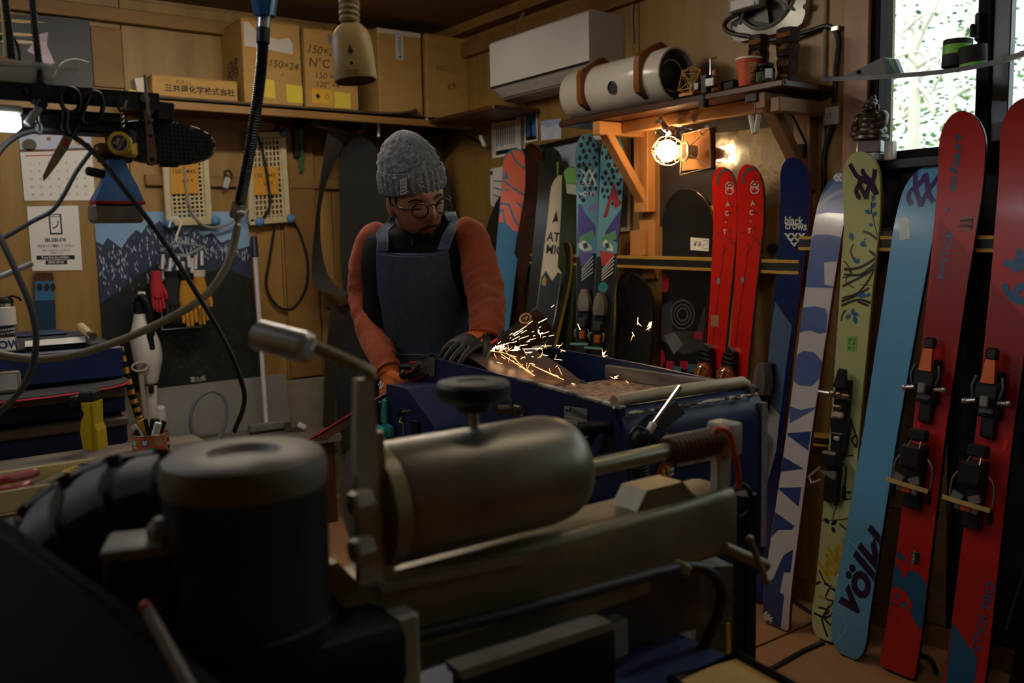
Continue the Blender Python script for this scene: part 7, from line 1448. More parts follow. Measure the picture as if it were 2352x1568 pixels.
MB().bar(vp(343, 760, .18), vp(349, 805, .18), .03, .02, (0, 1, 0), .008).obj('switch_panel', M_black, t); MB().bar(vp(347, 885, .15), vp(348, 902, .15), .022, .02, (0, 1, 0), .003).obj('display', M_black, t); MB().box(vp(362, 955, .1), (.07, .06, .10), None, .01).obj('wall_dock', M_vw, t)
t = thing('hook_wand', 'beige tube wand with ring top beside the stick vacuum', 'tube', A(328, 960, .15)); MB().tube(cr([A(322, 850, .17), A(328, 900, .17), A(336, 980, .17)], 4), .012, 8).obj('wand', mat('beige tube', 'a09684', rough=.5), t)
c = A(321, 842, .18); MB().tube([c+V((.036*math.cos(2*PI*k/20), -.005, .020*math.sin(2*PI*k/20))) for k in range(20)], .006, 6, closed=True).obj('ring', mat('beige tube', 'a09684'), t)
t = thing('glove_hanger', 'clear laundry hanger with white pegs and work gloves on the poster', 'hanger', A(420, 560, .12)); M_clr = mat('clear grey plastic', 'a9b0b4', rough=.2, alpha=.6); ho = .12
MB().tube(cr([A(388, 522, ho), A(396, 500, ho), A(410, 502, ho), A(414, 518, ho), A(406, 540, ho), A(404, 555, ho)], 4), .005, 6).obj('hook', M_white, t); fr_ = [A(366, 578, ho+.06), A(425, 587, ho+.12), A(467, 567, ho-.02), A(404, 556, ho-.06)]; MB().tube(fr_, .007, 6, closed=True).obj('hanger_frame', M_clr, t)
for p in fr_: MB().tube([p, A(405, 553, ho)], .003, 5).obj('stay', M_clr, t)
for x, y in ((374, 604), (392, 612), (410, 606), (420, 620), (432, 600), (441, 612), (450, 604), (463, 596)): MB().bar(A(x, y-20, ho), A(x+random.uniform(-4, 4), y+14, ho), .014, .012, (0, 1, 0), .002).obj('peg', M_white, t)
MB().tube([A(372, 690, ho), A(372, 757, ho), A(462, 750, ho), A(461, 690, ho)], .004, 5).obj('drip_frame', M_clr, t)
def hglove(lab, x, y, w_, h_, m, o, cuff):
    c = A(x, y, o); t = thing('work_glove', lab, 'glove', A(x, y+h_, o), 'gloves pegged on the hanger'); k = c.y/F*1.16; mb = MB(); ww = w_*k/2; hh = h_*k
    mb.loft([[c+V((ww*a*math.cos(2*PI*j/14), .022*math.sin(2*PI*j/14), -hh*z)) for j in range(14)] for z, a in ((0, .75), (.15, .7), (.3, .9), (.5, 1), (.62, .95), (.66, .6))])
    for i in range(4): u = (i-1.5)*.46; mb.tube([c+V((ww*u, 0, -hh*.55)), c+V((ww*u*1.05, -.01, -hh*.8)), c+V((ww*u*1.0, -.015, -hh*(1. if i in (1, 2) else .93)))], [ww*.24, ww*.24, ww*.19], 8)
    mb.tube([c+V((ww*.7, 0, -hh*.35)), c+V((ww*1.15, -.01, -hh*.55)), c+V((ww*1.15, -.015, -hh*.68))], [ww*.26, ww*.26, ww*.2], 8); mb.obj('glove_body', m, t, 60)
    MB().lathe([(ww*.78, -hh*.12), (ww*.8, 0), (ww*.74, 0)], c, None, 14, sy=.03/ww).obj('cuff', cuff, t)
hglove('red glove on the left of the hanger', 358, 622, 26, 78, mat('red glove', 'a81e2c', rough=.8), .12, mat('red glove', 'a81e2c')); hglove('black glove in the middle of the hanger', 396, 622, 40, 100, mat('dark glove', '1a1a1e', rough=.8), .12, M_black)
hglove('yellow leather glove pegged beside the black one', 428, 628, 34, 102, mat('yellow leather', 'c08a22', 'a87618', rough=.7, sc_=20), .15, M_black); hglove('yellow leather glove at the right end of the hanger', 455, 620, 34, 106, mat('yellow leather', 'c08a22'), .11, mat('cream cuff', 'c9bfa6', rough=.8))
# ================================================================ second blue machine at the rear left
yf = P(150, 850, 3.0).y; M2 = lambda x, y, o=0: (lambda d: CAM+d*((yf-o)/d.y))(ray(x, y))
zt2 = M2(285, 795).z; xr = M2(287, 830).x; yb2 = Zp(243, 765, zt2).y; t = thing('side_edge_machine', 'dark blue machine with grey strips standing at the rear left', 'machine', (xr-.6, yf+.2, 0)); xl = -.9
M_bl2 = mat('navy machine paint', '17295c', '13234e', rough=.45, sc_=7, bump=.05)
def m2box(n, z0, z1, y0, y1, m, xa=None, xb=None): return slab(n, (xa if xa is not None else xl, y0, z0), (xb if xb is not None else xr, y1, z1), m, t, .006, smooth=0)
z = lambda y: M2(150, y).z
m2box('top_cover', z(880), zt2, yf+.02, yb2, M_bl2); m2box('lid', zt2, zt2+.018, yf+.06, yb2, mat('dusty lid', '3c3d44', '2c2f3a', rough=.7, sc_=6), None, xr-.03); m2box('back_ledge', zt2+.018, zt2+.03, yb2-.16, yb2, M_bl2, None, M2(210, 780).x)
m2box('body', .1, z(880), yf+.10, yb2, M_bl2); m2box('front_panel', z(965), z(920), yf+.03, yf+.1, M_bl2); m2box('front_panel', z(1040), z(985), yf+.03, yf+.1, M_bl2)
M_strip = mat('dull strip', '6d675a', '57524a', rough=.6, sc_=8); m2box('grey_strip', z(925), z(902), yf+.0, yf+.1, M_strip); m2box('grey_strip', z(995), z(975), yf+.0, yf+.1, M_strip)
for x in (xl+.1, xr-.1): slab('leg', (x-.04, yf+.15, 0), (x+.04, yf+.23, .1), M_bl2, t, smooth=0)
q = M2(8, 878, .0); MB().box(q+V((0, .0, 0)), (.10, .02, .07), None, .004).obj('gauge_frame', mat('gauge frame', '8a7f66', rough=.7), t); MB().box(q+V((0, -.011, 0)), (.075, .004, .05)).obj('gauge_glass', mat('gauge glass', 'a9a9a2', rough=.3), t, smooth=0)
t = thing('striped_rope', 'yellow and black striped rope along the right edge of the rear machine', 'rope', M2(310, 960, -.03)); rp_ = [M2(x, y, -.05) for x, y in ((275, 797), (283, 830), (293, 870), (302, 905), (312, 935), (320, 960))]; rp_ = cr(rp_, 6)
for i in range(0, len(rp_)-2, 2): MB().tube(rp_[i:i+3], .013, 8).obj('rope_stripe', M_yel if i % 4 == 0 else M_black, t)
t = thing('worked_snowboard', 'grey board with bright red edge lying on the front of the rear machine', 'snowboard', M2(150, 900, .1)); zb_ = z(897); q = cr([V((M2(-120, 925).x, yf-.03, zb_)), V((M2(100, 905).x, yf-.03, zb_+.002)), V((M2(230, 885).x, yf-.0, zb_+.006)), V((M2(292, 873).x, yf+.03, zb_+.014))], 7); n = len(q); wdn = lambda i: .10*(1 if i < n-6 else max(.03, 1-((i-(n-6))/6)**2)**.5)
MB().loft([[p+V((0, -wdn(i), -.004)), p+V((0, wdn(i), -.004)), p+V((0, wdn(i), .008)), p+V((0, -wdn(i), .008))] for i, p in enumerate(q)]).obj('board_body', mat('board grey', '4b4a4c', rough=.4), t, 40); MB().tube([p+V((0, -wdn(i)-.002, .001)) for i, p in enumerate(q)], .0034, 6).obj('red_edge', mat('board red edge', 'c2303c', rough=.4), t)
ztop = zt2+.018
t = thing('paper_strip', 'white strip of paper lying on the lid of the rear machine', 'paper', Zp(130, 785, ztop)); MB().prism([Zp(x, y, ztop+.001) for x, y in ((57, 797), (198, 786), (194, 773), (57, 784))], (0, 0, .0015)).obj('strip', M_paper, t, smooth=0)
t = thing('file_stub', 'beige brush handle lying on the back ledge of the rear machine', 'brush', Zp(195, 758, zt2+.045)); MB().cyl(Zp(186, 750, zt2+.05), Zp(208, 768, zt2+.05), .016, 12, .012, .004).obj('handle', M_cream, t); MB().cyl(Zp(208, 768, zt2+.05), Zp(214, 772, zt2+.048), .013, 12).obj('ferrule', M_steel, t)
c = Zp(14, 806, ztop); k = c.length; hh = .185; t = thing('tumbler', 'steel tumbler with white grip band and snow sticker on the rear machine', 'tumbler', c); r0 = .034
MB().lathe([(0, 0), (r0*.93, 0), (r0*.95, .004), (r0*1.0, hh*.5), (r0*.94, hh*.8), (r0*.9, hh*.84), (0, hh*.84)], c, None, 28).obj('steel_body', M_steel, t); MB().lathe([(r0*.98, hh*.45), (r0*1.08, hh*.46), (r0*1.06, hh*.76), (r0*.96, hh*.77)], c, None, 28).obj('grip_band', M_white, t); MB().lathe([(0, hh*.83), (r0*.97, hh*.83), (r0*.97, hh*.88), (r0*.8, hh*.93), (0, hh*.93)], c, None, 28).obj('lid', M_black, t); MB().tube([c+V((.01, -.02, hh*.93)), c+V((.03, -.02, hh*.96)), c+V((.048, -.015, hh*.9)), c+V((.052, -.014, hh*.86))], .004, 6).obj('lid_tab', M_black, t)
cmap = lambda o: (lambda u, v: c+V(((r0+o)*math.cos(-PI/2-.2+u/r0), (r0+o)*math.sin(-PI/2-.2+u/r0), v)))
mb = MB(); mb.poly(rect(-.03, .004, .034, .046), cmap(.0008), .006); lb = mb.obj('white_sticker', M_paper, t, smooth=0); mb = MB(); mb.text('POW', cmap(.0016), (.006, .024), .034, 0, .03, 0, .006); mb.obj('sticker_lettering', mat('pow navy', '1f2f66', rough=.6), lb, smooth=0)
mb = MB(); mb.poly(rect(-.012, .05, .034, .082), cmap(.0008), .006); lb = mb.obj('black_sticker', M_ink, t, smooth=0); mb = MB(); mb.text('MOUNTAIN', cmap(.0016), (.011, .071), .010, .1, .02, 0, .006).text('WAX WORKS', cmap(.0016), (.011, .06), .008, .1, .02, 0, .006); mb.obj('sticker_lettering', M_paper, lb, smooth=0)
# ================================================================ bench at the left
zb = .93; yb_ = Zp(150, 1036, zb).y; xb1 = Zp(452, 1000, zb).x
t = thing('workbench', 'stained wooden workbench at the left with pens and pliers on it', 'bench', (-.4, yb_-.45, 0)); M_wb = mat('stained bench top', '6b5b4c', '2f2a27', rough=.6, sc_=7, st=(1, 3, 1), bump=.15, lo=.42, hi=.68)
yy = [yb_, yb_-.16, yb_-.33, yb_-.52, yb_-.72]
for a, b in zip(yy, yy[1:]): slab('plank', (-1.3, b+.0015, zb-.045), (xb1, a-.0015, zb), M_wb, t, .003, smooth=0)
slab('apron_board', (-1.25, yb_-.05, zb-.15), (xb1-.04, yb_-.02, zb-.045), M_dkwood, t, smooth=0)
for x in (-1.2, xb1-.08):
    for y in (yb_-.08, yb_-.68): slab('leg', (x-.03, y-.03, 0), (x+.03, y+.03, zb-.045), M_dkwood, t, smooth=0)
# yellow clamp foot
c = Zp(219, 1028, zb); k = (c-CAM).dot(CF)/F; FY = Frame(c, HR, UP); t = thing('yellow_clamp', 'yellow and black ski vise jaw standing on the workbench', 'clamp', c); M_yp = mat('yellow plastic', 'd3b52a', rough=.4)
pxy = lambda l: [((x-219)*k, (1028-y)*k) for x, y in l]
def fprism(name, l, d0, d1, m, par=None): return MB().prism([FY.at(a, b, d0) for a, b in pxy(l)], FY.n*(d1-d0)).obj(name, m, par or t, smooth=0)
fprism('body', [(203, 1024), (219, 1030), (239, 1028), (238, 985), (232, 970), (234, 940), (234, 918), (206, 918), (207, 935), (212, 944), (203, 960), (199, 985)], -.02, .025, M_yp); fprism('rib', [(222, 1026), (225, 1026), (225, 922), (222, 922)], .025, .030, M_yp); fprism('side_flange', [(197, 938), (203, 938), (210, 1022), (205, 1022)], -.03, .0, M_yp)
MB().box(FY.at(*pxy([(216, 906)])[0], .0), (34*k, .05, 26*k), basis(HR, -HC, UP), .005).obj('jaw_pad', M_rubber, t); MB().cyl(FY.at(*pxy([(190, 915)])[0], -.01), FY.at(*pxy([(190, 915)])[0], .03), 13*k, 18, bev=.003).obj('knob', M_black, t); MB().cyl(FY.at(*pxy([(190, 915)])[0], .0), FY.at(*pxy([(210, 915)])[0], .0), .006, 10).obj('screw', M_black, t)
# pens in a sticker cup
c = Zp(349, 1040, zb); k = (c-CAM).dot(CF)/F; rr = 40*k; hh = 47*k; t = thing('pen_cup', 'orange tin with round animal stickers holding pens', 'cup', c)
MB().lathe([(0, .002), (rr*.97, .002), (rr*.97, 0), (rr, 0), (rr, hh), (rr*.96, hh), (rr*.95, .006), (0, .006)], c, None, 32).obj('tin_body', mat('orange tin', 'c8642a', rough=.5), t); MB().tube([c+V((rr*math.cos(2*PI*j/32), rr*math.sin(2*PI*j/32), hh)) for j in range(32)], .0014, 6, closed=True).obj('rim', M_steel, t)
a0 = math.atan2(-c.y, -c.x); cm = lambda o: (lambda u, v: c+V(((rr+o)*math.cos(a0+u/rr), (rr+o)*math.sin(a0+u/rr), v)))
for u, v, c1, c2 in ((-1.05, .66, '8a9a86', 'c9d2c2'), (-.35, .68, '3a62b0', 'dfe3e6'), (.35, .68, '7a9a9a', 'c07a2c'), (1.05, .72, 'c9a86a', '5a3218'), (-.95, .3, 'd8c8a8', 'b0702c'), (1.08, .34, 'd8d2c0', '2a2a30'), (-1.5, .4, '9ab0a0', 'c9c2b0')):
    o = MB().poly(disc(u*rr, v*hh, .0085, 16), cm(.0006), .004).obj('animal_sticker', mat('stk'+c1, c1, rough=.5), t, smooth=0); MB().poly(disc(u*rr, v*hh-.0008, .0052, 12), cm(.0012), .004).poly([(u*rr-.005, v*hh+.0), (u*rr-.0045, v*hh+.0062), (u*rr-.001, v*hh+.003)], cm(.0012)).poly([(u*rr+.005, v*hh+.0), (u*rr+.0045, v*hh+.0062), (u*rr+.001, v*hh+.003)], cm(.0012)).obj('animal_face', mat('stk'+c2, c2, rough=.5), o, smooth=0, kind='stuff')
MB().poly([(.018*math.cos(a), .001+.02*math.sin(a)) for a in [PI*j/12 for j in range(13)]], cm(.0006), .005).obj('green_oval', mat('cup green', '3f7a3a', rough=.5), t, smooth=0)
def pen(lab, x0, y0, x1, y1, r, m, cap=None, of=0.):
    a = c+V(((x0-349)*k*.5, 0, 0)).x*HR*0+HR*((x0-349)*k)+HC*of+UP*.012; b = c+HR*((x1-349)*k)+HC*of+UP*((1040-y1)*k)+HC*-.0; t2 = thing('pen', lab, 'pen', a, 'pens in the orange tin'); MB().cyl(a, b, r, 12, bev=.001).obj('barrel', m, t2)
    q = lerp(a, b, .55); MB().cyl(q, b+(b-a).normalized()*.0004, r*1.08, 12, bev=.001).obj('cap', cap or m, t2)
M_g2 = mat('pale grey cap', 'b3b3b2', rough=.4)
pen('pale grey marker leaning left in the orange tin', 345, 0, 310, 976, .0068, M_g2, None, -.002); pen('yellow marker in the orange tin', 350, 0, 322, 966, .0072, mat('marker yellow', 'd39a1c', rough=.4), None, -.014); pen('slim black pen in the middle of the orange tin', 346, 0, 336, 962, .004, M_black, None, -.006); pen('thick black marker in the orange tin', 345, 0, 358, 962, .0092, M_black, None, -.010); pen('white topped marker leaning right in the orange tin', 352, 0, 373, 968, .0075, M_white, None, .010); pen('short black pen at the front of the orange tin', 338, 0, 322, 982, .004, M_black, None, .014); pen('black pen behind the white topped marker', 356, 0, 381, 966, .005, M_black, None, -.002)
# cream tray, pliers, file, green pad
hT = .045; tq = [Zp(x, y, zb+hT) for x, y in ((-160, 1112), (247, 1050), (120, 1130+8), (-160, 1180))]
o0 = Zp(247, 1046, zb+hT); ex = V((-1, .0, 0)); L_ = .75; Wt = .16
t = thing('cream_tray', 'long cream plastic tray of hand tools on the workbench', 'tray', (o0.x-.3, o0.y-Wt/2, zb)); x1, x0_, y1, y0_ = o0.x, o0.x-L_, o0.y, o0.y-Wt
def tw_(n, lo, hi): slab(n, lo, hi, M_cream, t, .003, smooth=0)
tw_('tray_floor', (x0_, y0_, zb+.001), (x1, y1, zb+.006)); tw_('tray_wall', (x0_, y1-.005, zb+.006), (x1, y1, zb+hT)); tw_('tray_wall', (x0_, y0_, zb+.006), (x1, y0_+.005, zb+hT)); tw_('tray_wall', (x1-.005, y0_, zb+.006), (x1, y1, zb+hT)); tw_('tray_wall', (x0_, y0_, zb+.006), (x0_+.005, y1, zb+hT))
zq = zb+.03; t = thing('pliers', 'pair of pliers with dark red handles lying in the cream tray', 'pliers', Zp(40, 1105, zq)); M_rd = mat('dark red grip', '8c1c24', rough=.35)
for l in ([(-60, 1112), (0, 1104), (50, 1093), (88, 1084)], [(-60, 1128), (0, 1127), (45, 1120), (70, 1110)]): MB().tube(cr([Zp(x, y, zq+.012) for x, y in l], 4), [.007]*4+[.0085]*8+[.006], 10).obj('handle', M_rd, t)
MB().bar(Zp(-100, 1125, zq+.01), Zp(-55, 1120, zq+.012), .03, .012, UP, .003).obj('jaw', M_steel, t)
t = thing('saw_file', 'steel file with toothed edge and yellow label across the cream tray', 'file', Zp(120, 1085, zb+.05)); fa, fb = Zp(-30, 1160, zb+.02), Zp(246, 1048, zb+hT+.004); d = (fb-fa).normalized(); s_ = UP.cross(d).normalized()
MB().bar(fa, fb, .022, .0022, UP).obj('blade', M_steel, t, smooth=0); mb = MB()
for i in range(46): q = lerp(fa, fb, .28+.72*i/46); mb.prism([q-s_*.011+d*-.0022, q-s_*.0145, q-s_*.011+d*.0022], UP*.0016)
mb.obj('teeth', M_steel, t, smooth=0, kind='stuff')
q = lerp(fa, fb, .70); fl_ = Frame(q+UP*.0022, d, s_); MB().poly(rect(-.02, -.0105, .012, .0105), fl_(.0004)).obj('yellow_label', mat('label yellow', 'd8a020', rough=.5), t, smooth=0); MB().poly([(.012, -.0105), (.026, -.0105), (.026, .0105), (.012, .0105)], fl_(.0004)).obj('black_label', M_ink, t, smooth=0); MB().text('TAG', fl_(.001), (-.004, 0), .012, 0, .03).obj('label_lettering', M_ink, t, smooth=0)
t = thing('green_pad', 'dark green scouring strip lying in the cream tray', 'pad', Zp(110, 1125, zb+.02)); MB().prism([Zp(x, y, zb+.012) for x, y in ((5, 1150), (140, 1112), (140, 1104), (40, 1128))], (0, 0, .012)).obj('strip', mat('scouring green', '2c4a40', '1f3830', rough=1., sc_=90, bump=.3), t, smooth=0)
# ================================================================ hanging tool rail at the upper left
HFm = Frame(P(180, 225, 1.65), (1, 0, 0), (0, 0, 1))
def hp_(x, y, o=0.): return HFm.at(*HFm.uv(x, y), 0) if not o else (lambda f: f.at(*f.uv(x, y)))(Frame(HFm.o+V((0, -o, 0)), (1, 0, 0), (0, 0, 1)))
xr_ = hp_(360, 225).x; zt_r = hp_(180, 200).z; zb_r = hp_(180, 240).z
t = thing('tool_rail', 'black steel tool rail hanging at the upper left with tools on it', 'rail', (xr_-.4, HFm.o.y, zb_r)); yh = HFm.o.y
slab('upper_angle', (xr_-1.0, yh, zb_r), (xr_, yh+.006, zt_r), M_blackmetal, t, smooth=0); slab('upper_flange', (xr_-1.0, yh, zt_r-.006), (xr_, yh+.10, zt_r), M_blackmetal, t, smooth=0); zl = hp_(180, 300).z
slab('lower_channel', (xr_-1.0, yh+.02, zl), (xr_-.06, yh+.09, zb_r-.008), M_blackmetal, t, .004, smooth=0); slab('middle_lip', (xr_-1.0, yh+.005, hp_(180, 272).z), (xr_-.055, yh+.03, hp_(180, 268).z), M_blackmetal, t, smooth=0)
MB().box((xr_+.002, yh+.05, (zt_r+zb_r)/2), (.006, .1, zt_r-zb_r)).obj('end_plate', M_blackmetal, t, smooth=0); q = hp_(333, 226, .003); MB().cyl(q+V((0, .006, 0)), q, .009, 16).obj('screw', M_steel, t)
for x, y in ((62, 207), (113, 207), (160, 210), (231, 214)): q = hp_(x, y, .001); MB().cyl(q+V((0, .003, 0)), q-V((0, .002, 0)), .006, 10).obj('rivet', M_blackmetal, t)
q = hp_(92, 215); MB().box(q+V((0, .005, .0)), (.03, .03, .035), None, .004).obj('cable_clamp', M_black, t)
# ribbed cords that carry the rail
for i, (lab, l, r, m) in enumerate((('ribbed black cord carrying the tool rail, in front of the clear bin', [(96, 215), (90, 150), (82, 80), (76, 20), (72, -60)], .0055, M_rubber), ('ribbed black cord at the left frame edge above the rail', [(28, 135), (22, 80), (14, 20), (8, -60)], .006, M_rubber), ('pale thin cable beside the left ribbed cord', [(12, 130), (9, 60), (4, 0), (1, -60)], .003, M_cream))):
    t = thing('hanging_cable', lab, 'cable', hp_(*l[0])); pts = cr([hp_(x, y, -.03 if i else 0) for x, y in l], 14); n = len(pts); MB().tube(pts, [r*(1+.14*(k % 2)) for k in range(n)] if i < 2 else r, 8).obj('cable_run', m, t, 20)
t = thing('black_cord_loop', 'thin black cord drooping behind the clear bin', 'cord', hp_(30, 90, -.06)); MB().tube(cr([hp_(-10, 100, -.06), hp_(12, 82, -.06), hp_(30, 88, -.06), hp_(42, 110, -.06), hp_(45, 140, -.06)], 5), .0028, 6).obj('cord_run', M_rubber, t)
# clear bin
q0 = hp_(-30, 195); q1 = hp_(160, 195); zz0 = zt_r+.001; zz1 = hp_(100, 152).z; t = thing('clear_bin', 'translucent plastic bin sitting on top of the tool rail', 'bin', (q1.x-.1, yh+.08, zz0)); M_clp = mat('frosted plastic', 'b9bcb8', rough=.35, alpha=.45)
xa, xb_ = q1.x-.36, q1.x; bo = [V((xa, yh+.004, zz0)), V((xb_, yh+.004, zz0)), V((xb_, yh+.19, zz0)), V((xa, yh+.19, zz0))]; to = [V((xa-.01, yh-.008, zz1)), V((xb_+.012, yh-.008, zz1)), V((xb_+.012, yh+.2, zz1)), V((xa-.01, yh+.2, zz1))]
mb = MB(); mb.loft([[p+(V((xb_/2+xa/2, yh+.1, p.z))-p)*.03 for p in to][::1], [p+(V((xb_/2+xa/2, yh+.1, p.z))-p)*.03 for p in bo], bo, to], cap=False); f_ = mb.bm.faces.new([mb.bm.verts.new(p+V((0, 0, .001))) for p in bo]); mb.obj('bin_body', M_clp, t, 20); MB().tube(to, .005, 6, closed=True).obj('bin_rim', M_clp, t)
MB().box((xb_-.12, yh+.1, zz0+.016), (.2, .14, .026), None, .01).obj('contents', mat('bin contents', '8a6a50', '5a4638', rough=.8, sc_=20), t)
t = thing('wood_offcut', 'pale wooden offcut leaning over the clear bin', 'wood', hp_(30, 140, -.1)); MB().prism([hp_(x, y, -.22) for x, y in ((-30, 130), (0, 128), (75, 148), (70, 152), (-30, 146))], (0, .02, 0)).obj('offcut', M_orange, t, smooth=0)
# lit bench tube under the rail
a, b = hp_(-260, 268, .02), hp_(46, 281, .02); t = thing('bench_lamp', 'lit white tube lamp under the tool rail at the left frame edge', 'lamp', (a+b)/2); MB().box((a+b)/2, ((b-a).length, .035, .030), None, .006).obj('diffuser', mat('lit diffuser', 'ffffff', emit=('f4f7ff', 7*LAMP)), t); MB().box((a+b)/2+V((0, .008, .022)), ((b-a).length+.01, .04, .014), None, .003).obj('housing', M_grey, t)
t = thing('gas_strut', 'grey metal strut hanging below the rail beside the scissors', 'strut', hp_(80, 262, .02)); MB().cyl(hp_(98, 238, .02), hp_(62, 285, .03), .007, 12, bev=.001).obj('tube', M_grey, t); MB().cyl(hp_(101, 233, .02), hp_(88, 250, .02), .009, 12, bev=.002).obj('collar', M_black, t)
for l, la in (([(70, 256), (74, 270), (80, 280), (72, 284), (70, 262)], 'silver s hook left of its twin on the rail'), ([(86, 262), (88, 280), (94, 290), (92, 308), (86, 300), (84, 285)], 'silver s hook holding the black cable')):
    t = thing('s_hook', la, 'hook', hp_(*l[2], .02)); MB().tube(cr([hp_(x, y, .02) for x, y in l], 4), .0028, 6).obj('hook_wire', M_steel, t)
# scissors
t = thing('scissors', 'big black handled scissors hanging open from the rail', 'scissors', hp_(160, 300, .012)); so3 = .014
def loop(l, r=.0042): MB().tube(cr([hp_(x, y, so3) for x, y in l], 4, True), r, 8, closed=True).obj('handle_loop', M_black, t)
loop([(140, 215), (150, 204), (168, 204), (180, 216), (184, 236), (178, 252), (162, 258), (148, 250), (140, 234)]); loop([(200, 232), (208, 215), (222, 212), (234, 224), (236, 248), (228, 272), (208, 284), (192, 282), (188, 265)])
MB().tube(cr([hp_(150, 252, so3), hp_(152, 270, so3), hp_(150, 290, so3), hp_(156, 310, so3)], 4), [.007]*8+[.008]*5, 8).obj('shank', M_black, t); MB().tube(cr([hp_(192, 270, so3-.004), hp_(180, 285, so3-.004), hp_(168, 303, so3-.004), hp_(162, 316, so3-.004)], 4), [.006]*8+[.007]*5, 8).obj('shank', M_black, t)
MB().prism([hp_(x, y, so3+.002) for x, y in ((148, 306), (166, 318), (160, 334), (140, 366), (112, 404), (100, 416), (98, 404), (118, 362))], (0, .0018, 0)).obj('blade', M_steel, t, smooth=0); MB().prism([hp_(x, y, so3-.001) for x, y in ((152, 308), (168, 316), (158, 340), (104, 412), (102, 408))], (0, .0018, 0)).obj('blade', M_steel, t, smooth=0)
c = hp_(152, 327, so3+.004); MB().cyl(c+V((0, .004, 0)), c-V((0, .001, 0)), .0062, 14).obj('pivot_disc', mat('red disc', '8c3020', rough=.4), t)
# carabiner, chain and tape measure
t = thing('tape_measure', 'yellow and black tape measure hanging on a chain and snap hook', 'tape measure', hp_(283, 355, .03)); ot = .02
MB().tube(cr([hp_(x, y, ot) for x, y in ((272, 218), (282, 214), (292, 222), (291, 240), (281, 257), (273, 250), (270, 232))], 4, True), .0022, 6, closed=True).obj('snap_hook', M_black, t); MB().bar(hp_(291, 230, ot+.002), hp_(286, 250, ot+.002), .004, .004, UP, .001).obj('hook_gate', M_steel, t)
for k in range(7): q = hp_(279.5+.4*k, 261+5.4*k, ot); MB().tube([q+(V((.0028*math.cos(2*PI*j/10), 0, .0042*math.sin(2*PI*j/10))) if k % 2 else V((0, .0028*math.cos(2*PI*j/10), .0042*math.sin(2*PI*j/10)))) for j in range(10)], .0008, 5, closed=True).obj('chain_link', M_chrome, t)
c = hp_(280, 330, .03); fd = (CAM-c).normalized(); fd = (fd-V((.35, 0, -.1))).normalized(); m_ = aim(fd); MB().cyl(c-fd*.02, c+fd*.014, .0225, 28, bev=.003).obj('case', mat('tape yellow', 'd3b022', rough=.4), t); MB().box(c-fd*.003+UP*.011+HR*.006, (.036, .034, .03), basis(m_.col[0], m_.col[1], m_.col[2]), .006).obj('case_top', M_black, t); MB().box(c-fd*.003-UP*.010+HR*.012, (.026, .03, .022), basis(m_.col[0], m_.col[1], m_.col[2]), .005).obj('case_mouth', mat('tape yellow', 'd3b022'), t)
MB().cyl(c+fd*.014, c+fd*.0152, .0150, 24).obj('badge', mat('badge grey', '33343a', rough=.4), t); MB().tube([c+fd*.015+m_ @ V((.0155*math.cos(2*PI*j/24), .0155*math.sin(2*PI*j/24), 0)) for j in range(24)], .0008, 5, closed=True).obj('badge_ring', M_cream, t)
ft = Frame(c+fd*.0154, (HR-fd*HR.dot(fd)).normalized(), V((0, 0, 1))); ft.ey = ft.n.cross(ft.ex)*-1 if ft.n.dot(fd) < 0 else (fd.cross(ft.ex)).normalized(); ft.n = fd
MB().text('2m', ft(.0004), (-.004, .003), .011, R(60), .02).text('TAPE LOCK', ft(.0004), (.004, -.001), .0045, R(60), .02).obj('badge_print', M_cream, t, smooth=0)
# file with a wooden handle
t = thing('hand_file', 'flat file with worn wooden handle hanging at the end of the rail', 'file', hp_(346, 378, .02)); MB().prism([hp_(x, y, .012) for x, y in ((330, 172), (335, 172), (346, 264), (337, 264))], (0, .003, 0)).obj('file_blade', M_steel, t, smooth=0); hq = [hp_(x, y, .018) for x, y in ((333, 266), (347, 264), (352, 300), (362, 368), (354, 380), (342, 378), (338, 366), (336, 300))]; MB().prism(hq, (0, .012, 0)).obj('handle', mat('worn handle wood', '6f4a33', '57382a', rough=.5, sc_=20), t, smooth=0)
for x, y in ((343, 280), (347, 312)): q = hp_(x, y, .019); MB().cyl(q+V((0, .003, 0)), q, .0035, 10).obj('rivet', M_blackmetal, t)
q = hp_(350, 366, .019); MB().cyl(q+V((0, .003, 0)), q, .0042, 12).obj('hang_hole', M_black, t)
t = thing('magnet_block', 'matt black block on the end of the rail above the oval brush', 'block', hp_(377, 280, -.03)); MB().box(hp_(376, 258, -.03), (.034, .03, .036), (0, R(3), 0), .002).obj('block_body', M_rubber, t, smooth=0)
# oval brush
c = hp_(376, 327, -.06); t = thing('oval_brush', 'oval wooden brush full of black bristles hanging behind the file', 'brush', c); a = (hp_(500, 336, -.06)-hp_(250, 318, -.06)); ex = a.normalized(); rx = a.length/2; ez = V((0, 0, 1)); rz = (hp_(376, 278, -.06)-hp_(376, 378, -.06)).length/2
fO = Frame(c, ex, UP); nb_ = -V((0, 1, 0)); n = 40
rg2 = lambda k, o: [c+ex*(rx*k*math.copysign(abs(math.cos(2*PI*j/n))**.85, math.cos(2*PI*j/n)))+UP*(rz*k*math.copysign(abs(math.sin(2*PI*j/n))**.85, math.sin(2*PI*j/n)))+nb_*o for j in range(n)]
MB().loft([rg2(.95, -.028), rg2(1, -.022), rg2(1, -.004), rg2(.97, 0)]).obj('brush_back', mat('brush wood', '8a6a4a', '755638', rough=.5, sc_=15), t)
mb = MB(); k = 0
for iy in range(9):
    for ix in range(24):
        u = (ix-11.5)/12.2+(.02 if iy % 2 else 0); v = (iy-4)/4.7
        if u*u+v*v < .93: q = c+ex*(rx*.95*u)+UP*(rz*.95*v); mb.cyl(q, q+nb_*(.016+random.uniform(-.001, .001)), .0046, 6, .0052); k += 1
